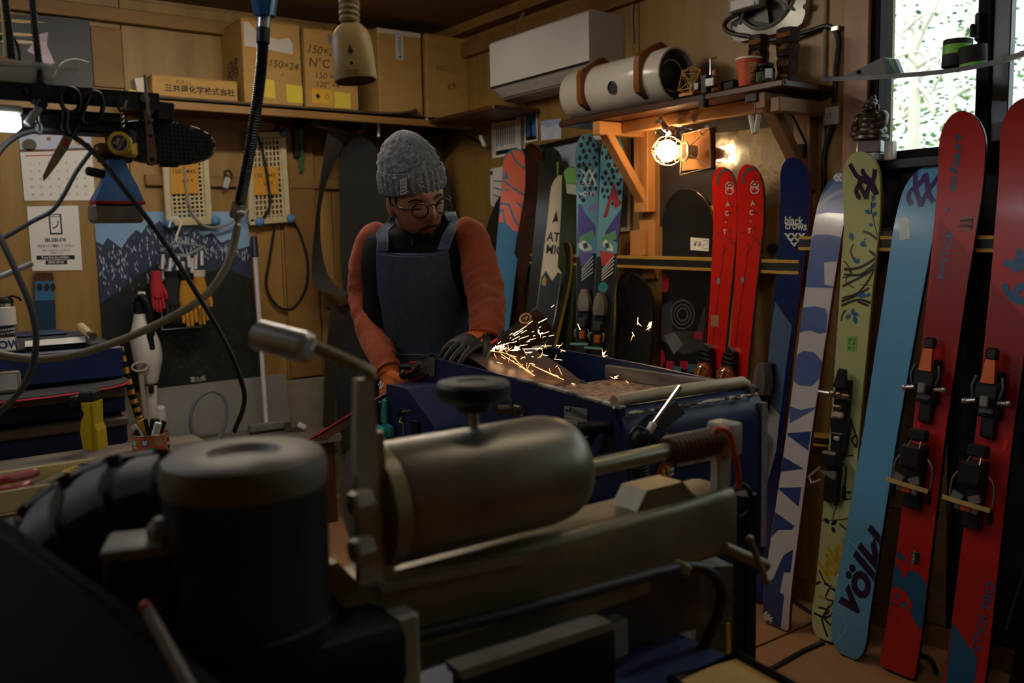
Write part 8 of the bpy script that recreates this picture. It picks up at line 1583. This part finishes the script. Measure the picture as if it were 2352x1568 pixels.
mb.obj('bristle_tufts', mat('black bristle', '131315', rough=.8), t, kind='stuff'); MB().box(c-UP*rz*1.0+ex*rx*.1+nb_*-.01, (.035, .02, .008), None, .002).obj('strap_stub', M_black, t)
# small brush and blue base planer
c = hp_(262, 345, -.02); t = thing('small_brush', 'small wooden brush with short bristles behind the tape measure', 'brush', c); MB().box(c, (.072, .035, .024), None, .010, 3).obj('brush_back', mat('varnished wood', '6b4426', '7c5230', rough=.3, sc_=12), t); mb = MB()
for i in range(12):
    for j in range(3): q = c+V(((i-5.5)*.005, (j-1)*.009, -.011)); mb.cyl(q, q-V((0, 0, .012)), .0017, 5)
mb.obj('bristles', mat('black bristle', '131315'), t, kind='stuff')
ob = -.02; t = thing('base_iron', 'blue waxing iron with grey metal sole hanging under the small brush', 'iron', hp_(267, 512, ob)); M_bi = mat('iron blue', '5a8ace', '4d7cc0', rough=.4, sc_=12)
MB().prism([hp_(x, y, .012) for x, y in ((250, 366), (286, 366), (296, 390), (318, 430), (331, 462), (218, 462), (232, 430), (246, 395))], (0, .035, 0)).obj('blue_body', M_bi, t, smooth=0); MB().prism([hp_(x, y, -.024) for x, y in ((246, 380), (232, 420), (208, 460), (212, 464), (222, 464), (250, 395))], (0, .012, 0)).obj('red_side', mat('iron red', 'b02a2c', rough=.4), t, smooth=0)
MB().box((hp_(268, 490, 0)+V((0, .004, 0))), ((hp_(325, 490).x-hp_(207, 490).x), .052, (hp_(268, 468).z-hp_(268, 512).z)), None, .006).obj('metal_sole', mat('dull sole steel', '98958f', '7d7b77', rough=.3, metal=.55, sc_=15), t); MB().box(hp_(270, 466, .0), ((hp_(328, 466).x-hp_(212, 466).x), .05, .006), None, .001).obj('red_gasket', mat('iron red', 'b02a2c'), t)
MB().cyl(hp_(246, 402, -.01), hp_(199, 392, .0), .0085, 12, bev=.002).obj('side_handle', M_rubber, t)
# cables and hoses in the air
t = thing('power_cable', 'long black cable curving down across the mountain poster', 'cable', P(560, 920, 1.75)); MB().tube(cr([P(x, y, d) for x, y, d in ((-20, 375, 1.6), (10, 335, 1.62), (50, 308, 1.63), (110, 298, 1.63), (165, 312, 1.64), (225, 360, 1.65), (290, 440, 1.66), (370, 545, 1.68), (450, 670, 1.70), (520, 790, 1.73), (556, 880, 1.75), (560, 930, 1.77), (538, 990, 1.8))], 6), .0048, 10).obj('cable_run', M_cab, t)
t = thing('power_cable', 'dark grey cable bulging down the left frame edge', 'cable', P(80, 760, 1.6)); MB().tube(cr([P(x, y, 1.62) for x, y in ((-30, 490), (0, 545), (40, 630), (72, 710), (83, 780), (72, 850), (40, 905), (-10, 955))], 6), .0058, 10).obj('cable_run', mat('cable dark grey', '3a3d44', rough=.45), t)
t = thing('power_cable', 'twin grey cable rising from the left edge to the small brush', 'cable', P(120, 480, 1.7)); MB().tube(cr([P(x, y, 1.68) for x, y in ((-20, 560), (20, 540), (75, 508), (118, 485), (145, 450), (175, 395), (208, 350))], 6), .0042, 8).obj('cable_run', mat('cable slate', '3d424c', rough=.4), t)
t = thing('clear_tube', 'short clear tube pointing in from the left frame edge', 'tube', P(40, 620, 1.7)); MB().cyl(P(-40, 652, 1.7), P(75, 604, 1.72), .0052, 12).obj('tube_run', mat('clear tube', 'a9a9a4', rough=.25, metal=.2), t)
t = thing('beige_hose', 'beige rubber air hose sweeping from the foil coupling to the left edge', 'hose', P(300, 775, 1.7)); MB().tube(cr([P(x, y, d) for x, y, d in ((545, 520, 1.8), (536, 565, 1.8), (515, 620, 1.79), (470, 680, 1.77), (390, 730, 1.74), (280, 780, 1.71), (180, 812, 1.68), (90, 824, 1.66), (20, 818, 1.64), (-40, 806, 1.62))], 7), .0078, 12).obj('hose_run', mat('beige hose', '8d8268', '7d735b', rough=.35, sc_=10), t)
t = thing('air_hose', 'black corrugated air hose hanging from the blue reel', 'hose', P(548, 480, 1.8)); pts = cr([P(x, y, d) for x, y, d in ((604, 96, 1.72), (600, 160, 1.73), (590, 240, 1.74), (575, 340, 1.76), (560, 420, 1.78), (548, 475, 1.8))], 32); n = len(pts); MB().tube(pts, [.0098 if k % 2 else .0118 for k in range(n)], 14).obj('hose_run', mat('hose black', '17171a', rough=.35), t, 15)
MB().cyl(P(605, 64, 1.72), P(604, 100, 1.72), .0125, 18, bev=.001).obj('collar', M_black, t); MB().cyl(P(607, 36, 1.72), P(605, 66, 1.72), .0122, 18).obj('clear_sleeve', mat('grey sleeve', '9a9a9c', rough=.25, metal=.3), t)
mb = MB(); fp_ = cr([P(549, 466, 1.8), P(545, 490, 1.8), P(546, 505, 1.8), P(544, 528, 1.8)], 6); rs = random.Random(4); mb.tube(fp_, [.013+.003*rs.random() if k < 10 else .0165-.0009*k+.003*rs.random() for k in range(len(fp_))], 12); mb.obj('foil_joint', mat('foil wrap', 'c6c3bc', '8f8b84', rough=.25, metal=.5, sc_=40, bump=.6), t, 25)
t = thing('hose_reel', 'translucent blue funnel of the hose reel at the top edge', 'reel', P(608, 10, 1.72)); MB().lathe([(.013, 0), (.020, .002), (.026, .035), (.032, .1), (.03, .16), (0, .16)], P(608, 40, 1.72), None, 24).obj('funnel', mat('blue translucent', '1c6a9a', '17598a', rough=.2, sc_=10, coat=.3), t)
for k in (-1, 1): MB().tube([P(608+k*9, 38, 1.715-.01), P(608+k*14, 0, 1.70)], .003, 6).obj('rib', mat('blue translucent', '1c6a9a'), t)
# beige pull switch on its coiled cord
c0 = P(817, 186, 1.55); t = thing('pendant_switch', 'beige pendant hoist switch hanging on a coiled cord from the ceiling', 'switch', c0); kz = 1.55/F*1.02; M_sw = mat('aged beige plastic', 'c3a86e', 'b89d64', rough=.4, sc_=14)
ax_ = (P(803, 48, 1.55)-c0).normalized(); sd = HR-ax_*HR.dot(ax_); sd.normalize(); dp = sd.cross(ax_).normalized(); hs = (P(803, 48, 1.55)-c0).length; mb = MB(); g = []
for zf, wf in ((0, .46), (.02, .475), (.35, .47), (.6, .455), (.72, .43), (.82, .37), (.9, .28), (.95, .19), (.97, .165)): g.append([c0+ax_*(hs*zf)+sd*(wf*100*kz*math.copysign(abs(math.cos(2*PI*j/32))**.8, math.cos(2*PI*j/32)))+dp*(wf*72*kz*math.copysign(abs(math.sin(2*PI*j/32))**.8, math.sin(2*PI*j/32))) for j in range(32)])
mb.loft(g); mb.obj('switch_body', M_sw, t, 50); sgn = 1 if dp.dot(CAM-c0) > 0 else -1; fs_ = lambda zf, u=0, o=0: c0+ax_*(hs*zf)+sd*(u*kz)+dp*(sgn*(.47*72*kz+o))
MB().loft([[fs_(.0, 0)+ax_*-.0015-dp*(sgn*.47*72*kz)+sd*(r*100*kz*math.cos(2*PI*j/28))+dp*(r*70*kz*math.sin(2*PI*j/28)) for j in range(28)] for r in (.44, .40)]).obj('bottom_rim', mat('rim brown', '5a3a20', rough=.5), t)
q = fs_(.42); MB().cyl(q-dp*sgn*.002, q+dp*sgn*.0006, .0042, 14).obj('keyhole', M_black, t); MB().bar(fs_(.37), fs_(.52), .0032, .002, UP).obj('keyhole_slot', M_black, t, smooth=0); q = fs_(.22); MB().cyl(q-dp*sgn*.002, q+dp*sgn*.0008, .0062, 18).obj('screw_boss', mat('boss pale', 'd3bd86', rough=.4), t); MB().cyl(q-dp*sgn*.002, q+dp*sgn*.0014, .0030, 12).obj('screw_hole', M_black, t)
for k in range(3): MB().bar(fs_(.12-.03*k, -14+2*k, .0004), fs_(.12-.03*k, 18-2*k, .0004), .0012, .001, UP).obj('embossed_line', mat('boss pale', 'd3bd86'), t, smooth=0)
e0 = P(803, 50, 1.55); hx = []; L2 = (P(800, -60, 1.55)-e0)
for k in range(130): a = 2*PI*k/16; hx.append(e0+L2*(k/130)+sd*(.0128*math.cos(a))+dp*(.0128*math.sin(a)))
MB().tube(hx, .0058, 8).obj('coiled_cord', mat('beige cord', 'a38d62', '917b52', rough=.5, sc_=20), t)
# ================================================================ curved grey board with grip tapes in front of the window
t = thing('grey_deck', 'long curved grey deck held on the shelf end in front of the window', 'board', B(2050, 180, .35))
pts = [(1885, 187, 2.95), (1960, 184, 2.85), (2070, 178, 2.72), (2180, 168, 2.6), (2280, 150, 2.5), (2370, 122, 2.4), (2480, 70, 2.3)]
q = cr([P(*p) for p in pts], 6); n = len(q); M_dk = mat('grey deck', '4c4c50', '454549', rough=.5, sc_=8); wv = V((-.55, -.2, .12))
wdt = [interp(i/(n-1), [(0, .004), (.1, .05), (.3, .085), (1, .105)]) for i in range(n)]; wn = V((.92, .35, .16)).normalized()
MB().loft([[p-wn*w_, p+wn*w_, p+wn*w_+UP*.013, p-wn*w_+UP*.013] for p, w_ in zip(q, wdt)]).obj('deck_body', M_dk, t, 40)
fw = [(1930, 178, 2.88), (2026, 132, 2.76), (2048, 150, 2.75), (2064, 172, 2.72), (2000, 178, 2.8)]; mb = MB(); mb.prism([P(*p) for p in fw], wn*.06); mb.obj('wedge', mat('wedge grey', '55555a', rough=.6), t, smooth=0); e = (P(2026, 132, 2.76)-P(2064, 172, 2.72))
for a, b, m in ((0, 11, mat('stripe slate', '4b4b58', rough=.6)), (11, 22, mat('stripe green', '4f8a55', rough=.6)), (22, 30, mat('stripe slate', '4b4b58'))): MB().prism([P(2026+a, 132+a*.15, 2.758), P(2026+b, 132+b*.15, 2.758), P(2053+b*.6, 173, 2.715), P(2040+a*.75, 174, 2.715)], wn*.06).obj('wedge_stripe', m, t, smooth=0)
qh = P(1972, 166, 2.80); MB().cyl(qh, qh-CF*.004, .007, 12).obj('bolt_hole', M_black, t)
MB().text('SEASIDE', lambda u, v: (lambda p: p)(lerp(q[int(n*.72)], q[int(n*.86)], .5)+(q[int(n*.86)]-q[int(n*.72)]).normalized()*u-wn*(.098)+UP*v+V((0, 0, .0065))), (0, 0), .016, 0, .02, .1, .01, 1.6).obj('deck_lettering', mat('deck print', '2a2a3c', rough=.5), t, smooth=0)
t2 = P(2300, 140, 2.47); MB().bar(P(2420, 100, 2.35)+UP*-.02, V((XB-.1, P(2420, 100, 2.35).y, P(2420, 100, 2.35).z-.04)), .03, .03, UP, .003).obj('support_arm', M_blackmetal, t, smooth=0)
def tape(lab, x, yb_, r, h, d, tilt=0):
    c = P(x, yb_, d); t = thing('grip_tape_roll', lab, 'tape', c, 'rolls on the grey deck'); m_ = aim(V((-.02, 0, 1))+HR*tilt); A_ = m_.col[2]
    MB().lathe([(r*.55, 0), (r, 0), (r, h*.45), (r*.55, h*.45)], c, m_, 28).obj('black_band', M_rubber, t); MB().lathe([(r*.55, h*.45), (r, h*.45), (r, h*.8), (r*.55, h*.8)], c, m_, 28).obj('green_band', mat('lime band', '6fb83c', rough=.5), t); MB().lathe([(r*.55, h*.8), (r, h*.8), (r, h), (r*.55, h)], c, m_, 28).obj('black_band', M_rubber, t)
tape('black and lime tape roll standing taller behind on the grey deck', 2196, 154, .040, .076, 2.62, .06)
c = P(2236, 152, 2.53); t = thing('grip_tape_roll', 'black tape roll with thin lime base in front on the grey deck', 'tape', c, 'rolls on the grey deck'); m_ = aim(UP+HR*-.08); MB().lathe([(.02, .008), (.036, .008), (.037, .055), (.02, .055)], c, m_, 28).obj('black_band', M_rubber, t); MB().lathe([(.02, 0), (.036, 0), (.036, .008), (.02, .008)], c, m_, 28).obj('green_band', mat('lime band', '6fb83c'), t)
# ================================================================ belt grinder arm in the foreground
GO = P(870, 1125, 1.0); EX = V((1, 0, 0)); EY = V((0, -1, 0))     # EY towards the camera
def gp_(x, y, o=0.): f = Frame(GO+EY*o, EX, UP); return f.at(*f.uv(x, y))
M_gold = mat('dull gold paint', '93876a', '746a50', rough=.42, metal=.3, sc_=9, bump=.08, lo=.35, hi=.7); M_drum = mat('worn drum metal', '8d887a', '716b5c', rough=.38, metal=.5, sc_=7, bump=.05, lo=.35, hi=.7); M_mot = mat('charcoal motor paint', '232324', '1b1b1c', rough=.5, sc_=14); M_cap = mat('grey brown cap', '726c60', '625c52', rough=.5, sc_=8); M_arm = mat('pale steel arm', 'b5b2a6', '9c998e', rough=.4, metal=.2, sc_=12)
grinder = thing('arm_grinder', 'big gold and black belt grinder arm out of focus in the foreground', 'grinder', (P(700, 1300, 1.).x, P(700, 1300, 1.).y, 0))
G = grinder
# drum
ra = gp_(880, 1128); rb = gp_(1312, 1080); ra.z = rb.z = (gp_(1100, 955+18).z+gp_(1100, 1245).z)/2; rd = (gp_(1000, 985).z-gp_(1000, 1262).z)/2*.97; L = rb.x-ra.x
dr_ = MB().lathe([(0, 0), (rd*.96, 0), (rd, .004), (rd, L-.052), (rd*.98, L-.038), (rd*.93, L-.023), (rd*.84, L-.010), (rd*.70, L-.003), (rd*.5, L), (0, L)], ra, aim(EX), 48).obj('drum_cover', M_drum, G); MB().lathe([(0, -.02), (rd*1.02, -.02), (rd*1.02, -.002), (0, -.002)], ra, aim(EX), 48).obj('drum_flange', M_gold, G)
# black hand knob on the drum
kx = gp_(1088, 960).x; kb = V((kx, ra.y, ra.z+rd*.98)); MB().cyl(kb-UP*.01, kb+UP*.03, .006, 14).obj('knob_stem', M_steel, G); kt = gp_(1092, 880).z
kh = kt-kb.z; MB().lathe([(0, .022), (.020, .022), (.024, .03), (.022, .034), (.036, kh*.62), (.041, kh*.68), (.0445, kh*.75), (.0445, kh*.98), (.041, kh*1.06), (.02, kh*1.06), (.018, kh*1.02), (0, kh*1.02)], kb, None, 36).obj('hand_knob', mat('black knob', '1c1b1a', '242220', rough=.5, sc_=15), G)
# upright plate with crank handle
pl0 = [(820, 868), (858, 872), (866, 1000), (880, 1330), (826, 1338), (822, 1100)]
MB().prism([gp_(x, y, .05) for x, y in ((822, 872), (858, 870), (868, 1010), (880, 1334), (828, 1340), (818, 1010))], (0, .012, 0)).obj('upright_plate', M_arm, G, smooth=0); MB().prism([gp_(x, y, .045) for x, y in ((842, 1000), (880, 990), (908, 1320), (872, 1330))], (0, .03, 0)).obj('pivot_plate', M_gold, G, smooth=0)
for x, y in ((826, 1155), (828, 1262)): q = gp_(x, y, .06); MB().lathe([(0, 0), (.014, 0), (.014, .018), (.012, .022), (0, .022)], q+EX*.012, aim(-EX), 6).obj('hex_bolt', M_arm, G, 20)
MB().tube(cr([gp_(852, 870, .05), gp_(846, 852, .05), gp_(810, 835, .05), gp_(720, 795, .04)], 5), .0068, 10).obj('crank_rod', M_gold, G); MB().cyl(P(712, 800, .97), P(590, 768, 1.0), .0175, 24, bev=.005).obj('crank_grip', mat('aluminium grip', 'b5b7b6', rough=.28, metal=.8), G)
# adjusting rod, rubber grip and clamp on the right
r0_ = gp_(1325, 1072, .0); r1_ = gp_(1690, 1000, .0); r0_.z = r1_.z = (r0_.z+r1_.z)/2-.003; r0_.x -= .01; MB().cyl(r0_, r1_, .0118, 20, bev=.002).obj('guide_rod', mat('rod pale', 'a39e88', rough=.3, metal=.6), G)
xa, xb2 = gp_(1532, 1030).x, gp_(1640, 1010).x; mb = MB(); pr2 = []; nn = 22
for i in range(nn+1): pr2.append((.0215 if i % 2 else .0190, (xb2-xa)*i/nn))
mb.lathe([(0, 0)]+pr2+[(0, xb2-xa)], V((xa, r0_.y, r0_.z)), aim(EX), 24); mb.obj('rubber_grip', mat('brown rubber grip', '4a2b1e', rough=.5), G, 20)
q = gp_(1664, 1000); MB().box(V((q.x, r0_.y, r0_.z+.002)), (.034, .045, .05), None, .006, 2).obj('clamp_block', M_arm, G); qa, qb = gp_(1655, 1020, .0), gp_(1655, 1180, .0); MB().box((qa+qb)/2, (.030, .018, (qa-qb).length), (0, R(1), 0), .003).obj('bracket_strap', M_arm, G, smooth=0)
# orange rubber loop on the clamp
t = thing('rubber_loop', 'orange rubber loop hung over the clamp at the end of the grinder arm', 'loop', gp_(1690, 1110, .02)); MB().tube(cr([gp_(1640, 996, .03), gp_(1650, 984, .034), gp_(1668, 988, .034), gp_(1680, 1010, .034), gp_(1690, 1055, .032), gp_(1697, 1100, .03), gp_(1692, 1122, .03)], 5), .0048, 10).obj('loop_run', mat('orange rubber', 'c24a2a', rough=.5), t)
# long beam
bo_ = .02; zt3 = gp_(1300, 1225, bo_).z; zb3 = gp_(1300, 1425, bo_).z; xbl = gp_(770, 1400, bo_).x; xbr = gp_(1702, 1240, bo_).x; hb = zt3-zb3
mb = MB(); mb.box(((xbl+xbr)/2, GO.y-bo_+.045, (zt3+zb3)/2+hb*.06), (xbr-xbl, .09, hb*.88), None, .016, 3); mb.obj('beam', M_gold, G, 40); MB().box(((xbl+xbr)/2-.1, GO.y-bo_-.004, zb3+hb*.16), (xbr-xbl-.2, .012, hb*.28), None, .003).obj('beam_lip', M_gold, G)
q0, q1 = gp_(1450, 1195, .0), gp_(1590, 1170, .0); MB().prism([V((q0.x, GO.y-.01, zt3-.002)), V((q1.x, GO.y-.01, zt3-.002)), V((q1.x-.012, GO.y-.01, zt3+.006)), V((q1.x-.030, GO.y-.01, zt3+.026)), V((q0.x+.02, GO.y-.01, zt3+.026))], (0, .05, 0)).obj('wedge_block', M_gold, G, smooth=0)
ta, tb = gp_(1665, 1258, .035), gp_(1762, 1300, .05); MB().cyl(ta, tb, .0095, 16, bev=.002).obj('locking_screw', M_gold, G); MB().cyl(gp_(1722, 1238, .06), gp_(1760, 1334, .075), .0048, 12).sph(gp_(1722, 1238, .06), .0068, 10).sph(gp_(1760, 1334, .075), .0068, 10).obj('tommy_bar', M_gold, G)
MB().prism([gp_(x, y, .03) for x, y in ((880, 1342), (1225, 1270), (1228, 1288), (884, 1362))], (0, .04, 0)).obj('steel_ledge', mat('scraped steel', '8f887c', rough=.5, metal=.4), G, smooth=0)
t = thing('grinder_cable', 'black cable clipped along the grinder beam and curling down at its end', 'cable', gp_(1600, 1490, .06)); MB().tube(cr([gp_(870, 1478, .05), gp_(1000, 1448, .05), gp_(1180, 1405, .05), gp_(1400, 1345, .05), gp_(1540, 1308, .05), gp_(1612, 1304, .055), gp_(1655, 1345, .06), gp_(1650, 1410, .06), gp_(1622, 1470, .055), gp_(1606, 1530, .05)], 6), .0078, 12).obj('cable_run', mat('foreground cable', '2a2624', rough=.45), t); MB().bar(gp_(1560, 1320, .05), gp_(1572, 1290, .05), .022, .022, UP, .004).obj('cable_clip', M_gold, t)
# motor
mc = P(572, 1260, .90); rm = 184*.90/F; zmt = P(572, 1036, .90).z; zmb = P(572, 1430, .90).z
MB().lathe([(0, zmb), (rm*.98, zmb), (rm*.98, zmt-.028), (rm*.99, zmt-.026)], (mc.x, mc.y, 0), None, 48).obj('motor_body', M_mot, G); MB().lathe([(rm*.985, zmt-.032), (rm*1.0, zmt-.028), (rm*1.0, zmt-.010), (rm*.97, zmt-.002), (rm*.9, zmt+.002), (rm*.45, zmt+.003), (rm*.40, zmt-.001), (rm*.34, zmt-.004), (0, zmt-.0045)], (mc.x, mc.y, 0), None, 48).obj('motor_cap', M_cap, G)
MB().lathe([(rm*.98, zmb+.008), (rm*1.05, zmb+.006), (rm*1.05, zmb-.012), (0, zmb-.012)], (mc.x, mc.y, 0), None, 48).obj('motor_flange', M_blackmetal, G)
jb_ = P(325, 1262, .87); m_ = basis(V((math.cos(R(-20)), math.sin(R(-20)), 0)), V((-math.sin(R(-20)), math.cos(R(-20)), 0)), UP); MB().box(jb_-UP*.035, (.062, .06, .09), m_, .008, 2).obj('terminal_box', M_mot, G); MB().box(jb_+UP*.006, (.066, .064, .012), m_, .005, 2).obj('terminal_lid', M_cap, G); MB().box(P(415, 1225, .87)+V((0, 0, 0)), (.06, .03, .035), m_, .008).obj('box_neck', M_cap, G)
# pale lever in front of the motor
t = thing('release_lever', 'thin pale lever with red tip standing in front of the motor', 'lever', P(440, 1600, .75)); MB().cyl(P(338, 1400, .78), P(470, 1640, .72), .0058, 12).obj('lever_rod', mat('pale rod', '77726a', rough=.45, metal=.3), t); MB().sph(P(334, 1393, .78), .0056, 12).obj('red_tip', mat('lever red', 'a01c2c', rough=.4), t)
# base casting, table and stand
zt4 = P(620, 1500, .95).z; bx = MB(); cs = V((mc.x+.02, mc.y+.03, 0)); MB().box((cs.x, cs.y, zmb-.05), (.24, .22, .08), None, .02, 2).obj('base_casting', M_blackmetal, G)
MB().prism([gp_(x, y, .03) for x, y in ((745, 1300), (775, 1290), (925, 1440), (925, 1560), (880, 1560), (870, 1470), (745, 1350))], (0, .05, 0)).obj('casting_arm', M_gold, G, smooth=0); q = gp_(905, 1500, .06); MB().box(q, (.05, .03, .09), None, .004).obj('clamp_lug', M_arm, G); MB().cyl(q+V((-.006, -.015, .012)), q+V((-.006, -.022, .012)), .008, 12).obj('lug_bolt', M_blackmetal, G)
zs4 = zb3-.075
MB().prism([gp_(x, y, -.0) for x, y in ((1395, 1350), (1608, 1310), (1610, 1440), (1400, 1500))], (0, .05, 0)).obj('support_block', mat('bronze block', '5a4636', '4a3a2e', rough=.5, sc_=6), G, smooth=0); MB().bar(gp_(1405, 1420, .01), gp_(1408, 1500, .01), .03, .03, (0, 1, 0)).obj('pale_strut', M_arm, G, smooth=0)
MB().prism([gp_(x, y, .10) for x, y in ((1055, 1540), (1405, 1428), (1412, 1445), (1062, 1562))], (0, .03, 0)).obj('pale_bar', mat('pale bar', '8f8880', '6f6a62', rough=.5, sc_=14), G, smooth=0); MB().prism([gp_(x, y, .10) for x, y in ((1062, 1562), (1412, 1445), (1415, 1600), (1062, 1640))], (0, .02, 0)).obj('dark_guard', M_blackmetal, G, smooth=0)
qz = gp_(1500, 1530, .06).z; xte = gp_(1560, 1500).x; MB().box(((GO.x-.2+xte)/2, GO.y-.0, qz-.02), (xte-GO.x+.2, .30, .03), None, .004).obj('blue_table', mat('table blue', '22335c', '1c2b4e', rough=.5, sc_=8), G, smooth=0)
for x in (GO.x-.1, xte-.05):
    for y in (GO.y-.11, GO.y+.11): MB().bar((x, y, 0), (x, y, qz-.035), .05, .05, (1, 0, 0)).obj('leg', M_blackmetal, G, smooth=0)
MB().bar((mc.x, mc.y, 0), (mc.x, mc.y, zmb-.09), .12, .12, (1, 0, 0), .01).obj('pedestal', M_blackmetal, G, smooth=0)
# rubber tyre wheel
tc = P(372, 1464, .98); rw = 385*.98/F; wt = .150; ay = V((.12, 1, 0)).normalized(); mt = aim(ay)
t = thing('contact_wheel', 'black rubber drive wheel with curved tread at the left of the motor', 'wheel', tc); M_ty = mat('tyre rubber', '34343a', '3e3e44', rough=.55, sc_=30); M_tc = mat('tyre groove rubber', '0c0c0d', rough=.8); cy0 = tc+ay*.06
MB().lathe([(rw*.45, -wt/2), (rw*.86, -wt/2), (rw*.955, -wt*.38), (rw*.975, 0), (rw*.955, wt*.38), (rw*.86, wt/2), (rw*.45, wt/2)], cy0, mt, 72).obj('tyre_carcass', M_tc, t, 50); MB().lathe([(0, -.03), (rw*.44, -.03), (rw*.46, -.045), (rw*.46, .045), (rw*.44, .03), (0, .03)], cy0, mt, 40).obj('wheel_hub', M_blackmetal, t)
NT = 22; blk = None
def tread(name, pts, h, k):
    # pts in (angle, axial) ; returns a curved block
    rows = []
    for a, s, wa in pts:
        rr = rw*(.975-.02*(abs(s)/(wt*.38))**2) if abs(s) < wt*.4 else rw*(.955-.10*(abs(s)-wt*.38)/(wt*.12))
        row = []
        for da, hh in ((-wa, -.004), (-wa*.85, h), (wa*.85, h), (wa, -.004)): row.append(cy0+mt @ V(((rr+hh)*math.cos(a+da+k), (rr+hh)*math.sin(a+da+k), s)))
        rows.append(row)
    return rows
for k in range(NT):
    for nm, pts in (('tread_block', [(0, -wt*.50, .118), (.03, -wt*.42, .118), (.075, -wt*.28, .110), (.13, -wt*.12, .096), (.17, -wt*.02, .07)]), ('tread_block', [(.12, wt*.06, .10), (.12, wt*.24, .112)]), ('tread_block', [(.05, wt*.29, .11), (.03, wt*.42, .118), (.0, wt*.50, .118)])):
        if k == 0: o = MB().loft(tread(nm, pts, .013, 0)).obj(nm, M_ty, t, 30); globals().setdefault('TB', []).append(o)
for o in list(TB):
    base = o.data.copy()
    for k in range(1, NT):
        c = o.copy(); COL.objects.link(c); c.parent = t; a = 2*PI*k/NT; rot = Matrix.Rotation(a, 4, ay); pv = cy0-tc; c.matrix_basis = Matrix.Translation(pv) @ rot @ Matrix.Translation(-pv)
MB().bar(cy0-UP*.0, V((cy0.x, cy0.y, .0)), .09, .05, (0, 1, 0)).obj('wheel_stand', M_blackmetal, t, smooth=0)
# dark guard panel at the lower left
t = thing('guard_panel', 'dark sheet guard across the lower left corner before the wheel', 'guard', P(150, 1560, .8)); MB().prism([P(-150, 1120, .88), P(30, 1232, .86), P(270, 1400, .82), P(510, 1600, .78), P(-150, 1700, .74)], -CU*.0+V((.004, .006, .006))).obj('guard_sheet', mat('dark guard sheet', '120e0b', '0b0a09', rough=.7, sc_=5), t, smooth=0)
# bottom right: tray, post, panel
zt5 = P(1680, 1540, 1.15).z; c5 = P(1690, 1570, 1.12); t = thing('yellow_tray', 'pale yellow board with black rim at the bottom edge of the picture', 'tray', (c5.x, c5.y, 0)); l5 = [P(x, y, 1.15) for x, y in ((1500, 1568),)]
q = [Zp(x, y, zt5) for x, y in ((1545, 1562), (1692, 1506), (1880, 1610), (1700, 1720))]; MB().prism(q, (0, 0, -.012)).obj('tray_top', mat('pale yellow board', 'd8b46c', 'c49f5c', rough=.5, sc_=5), t, smooth=0); MB().tube(q, .0085, 8, closed=True).obj('black_rim', M_black, t)
cc = (q[0]+q[1]+q[2]+q[3])/4; MB().bar((cc.x, cc.y, 0), (cc.x, cc.y, zt5-.01), .06, .06, (1, 0, 0)).obj('stand_post', M_blackmetal, t, smooth=0); MB().box((cc.x, cc.y, .015), (.3, .3, .03), None, .006).obj('stand_base', M_blackmetal, t)
a5 = P(1712, 1130, 1.42); b5 = P(1722, 1500, 1.42); t = thing('black_post', 'flat black post with hanging loop between the grinder and the skis', 'post', (a5.x, a5.y, 0)); MB().bar((a5.x, a5.y, 0), (a5.x, a5.y, a5.z), .028, .03, (1, 0, 0), .003).obj('post', M_black, t, smooth=0); MB().box((a5.x, a5.y, .01), (.2, .2, .02), None, .004).obj('foot_plate', M_black, t)
c = P(1702, 1150, 1.38); MB().tube([c+HR*(.016*math.cos(2*PI*j/20))+UP*(.026*math.sin(2*PI*j/20)) for j in range(20)], .004, 8, closed=True).obj('loop', M_black, t)
t = thing('grey_cabinet', 'pale grey speckled cabinet below the end of the grinder beam', 'cabinet', (P(1645, 1430, 1.5).x, P(1645, 1430, 1.5).y, 0)); q5 = [P(1598, 1335, 1.55), P(1690, 1318, 1.55)]; zc5 = P(1640, 1300, 1.55).z; MB().prism([V((q5[0].x, q5[0].y, 0)), V((q5[1].x, q5[1].y, 0)), V((q5[1].x, q5[1].y, zc5)), V((q5[0].x, q5[0].y, zc5))], (.01, .06, 0)).obj('cabinet_body', mat('speckled grey', '7d7872', '5d5852', rough=.8, sc_=40, lo=.45, hi=.6), t, smooth=0); MB().bar(P(1672, 1430, 1.53), P(1674, 1500, 1.53), .006, .004, (0, 1, 0)).obj('yellow_tag', M_yel, t, smooth=0)
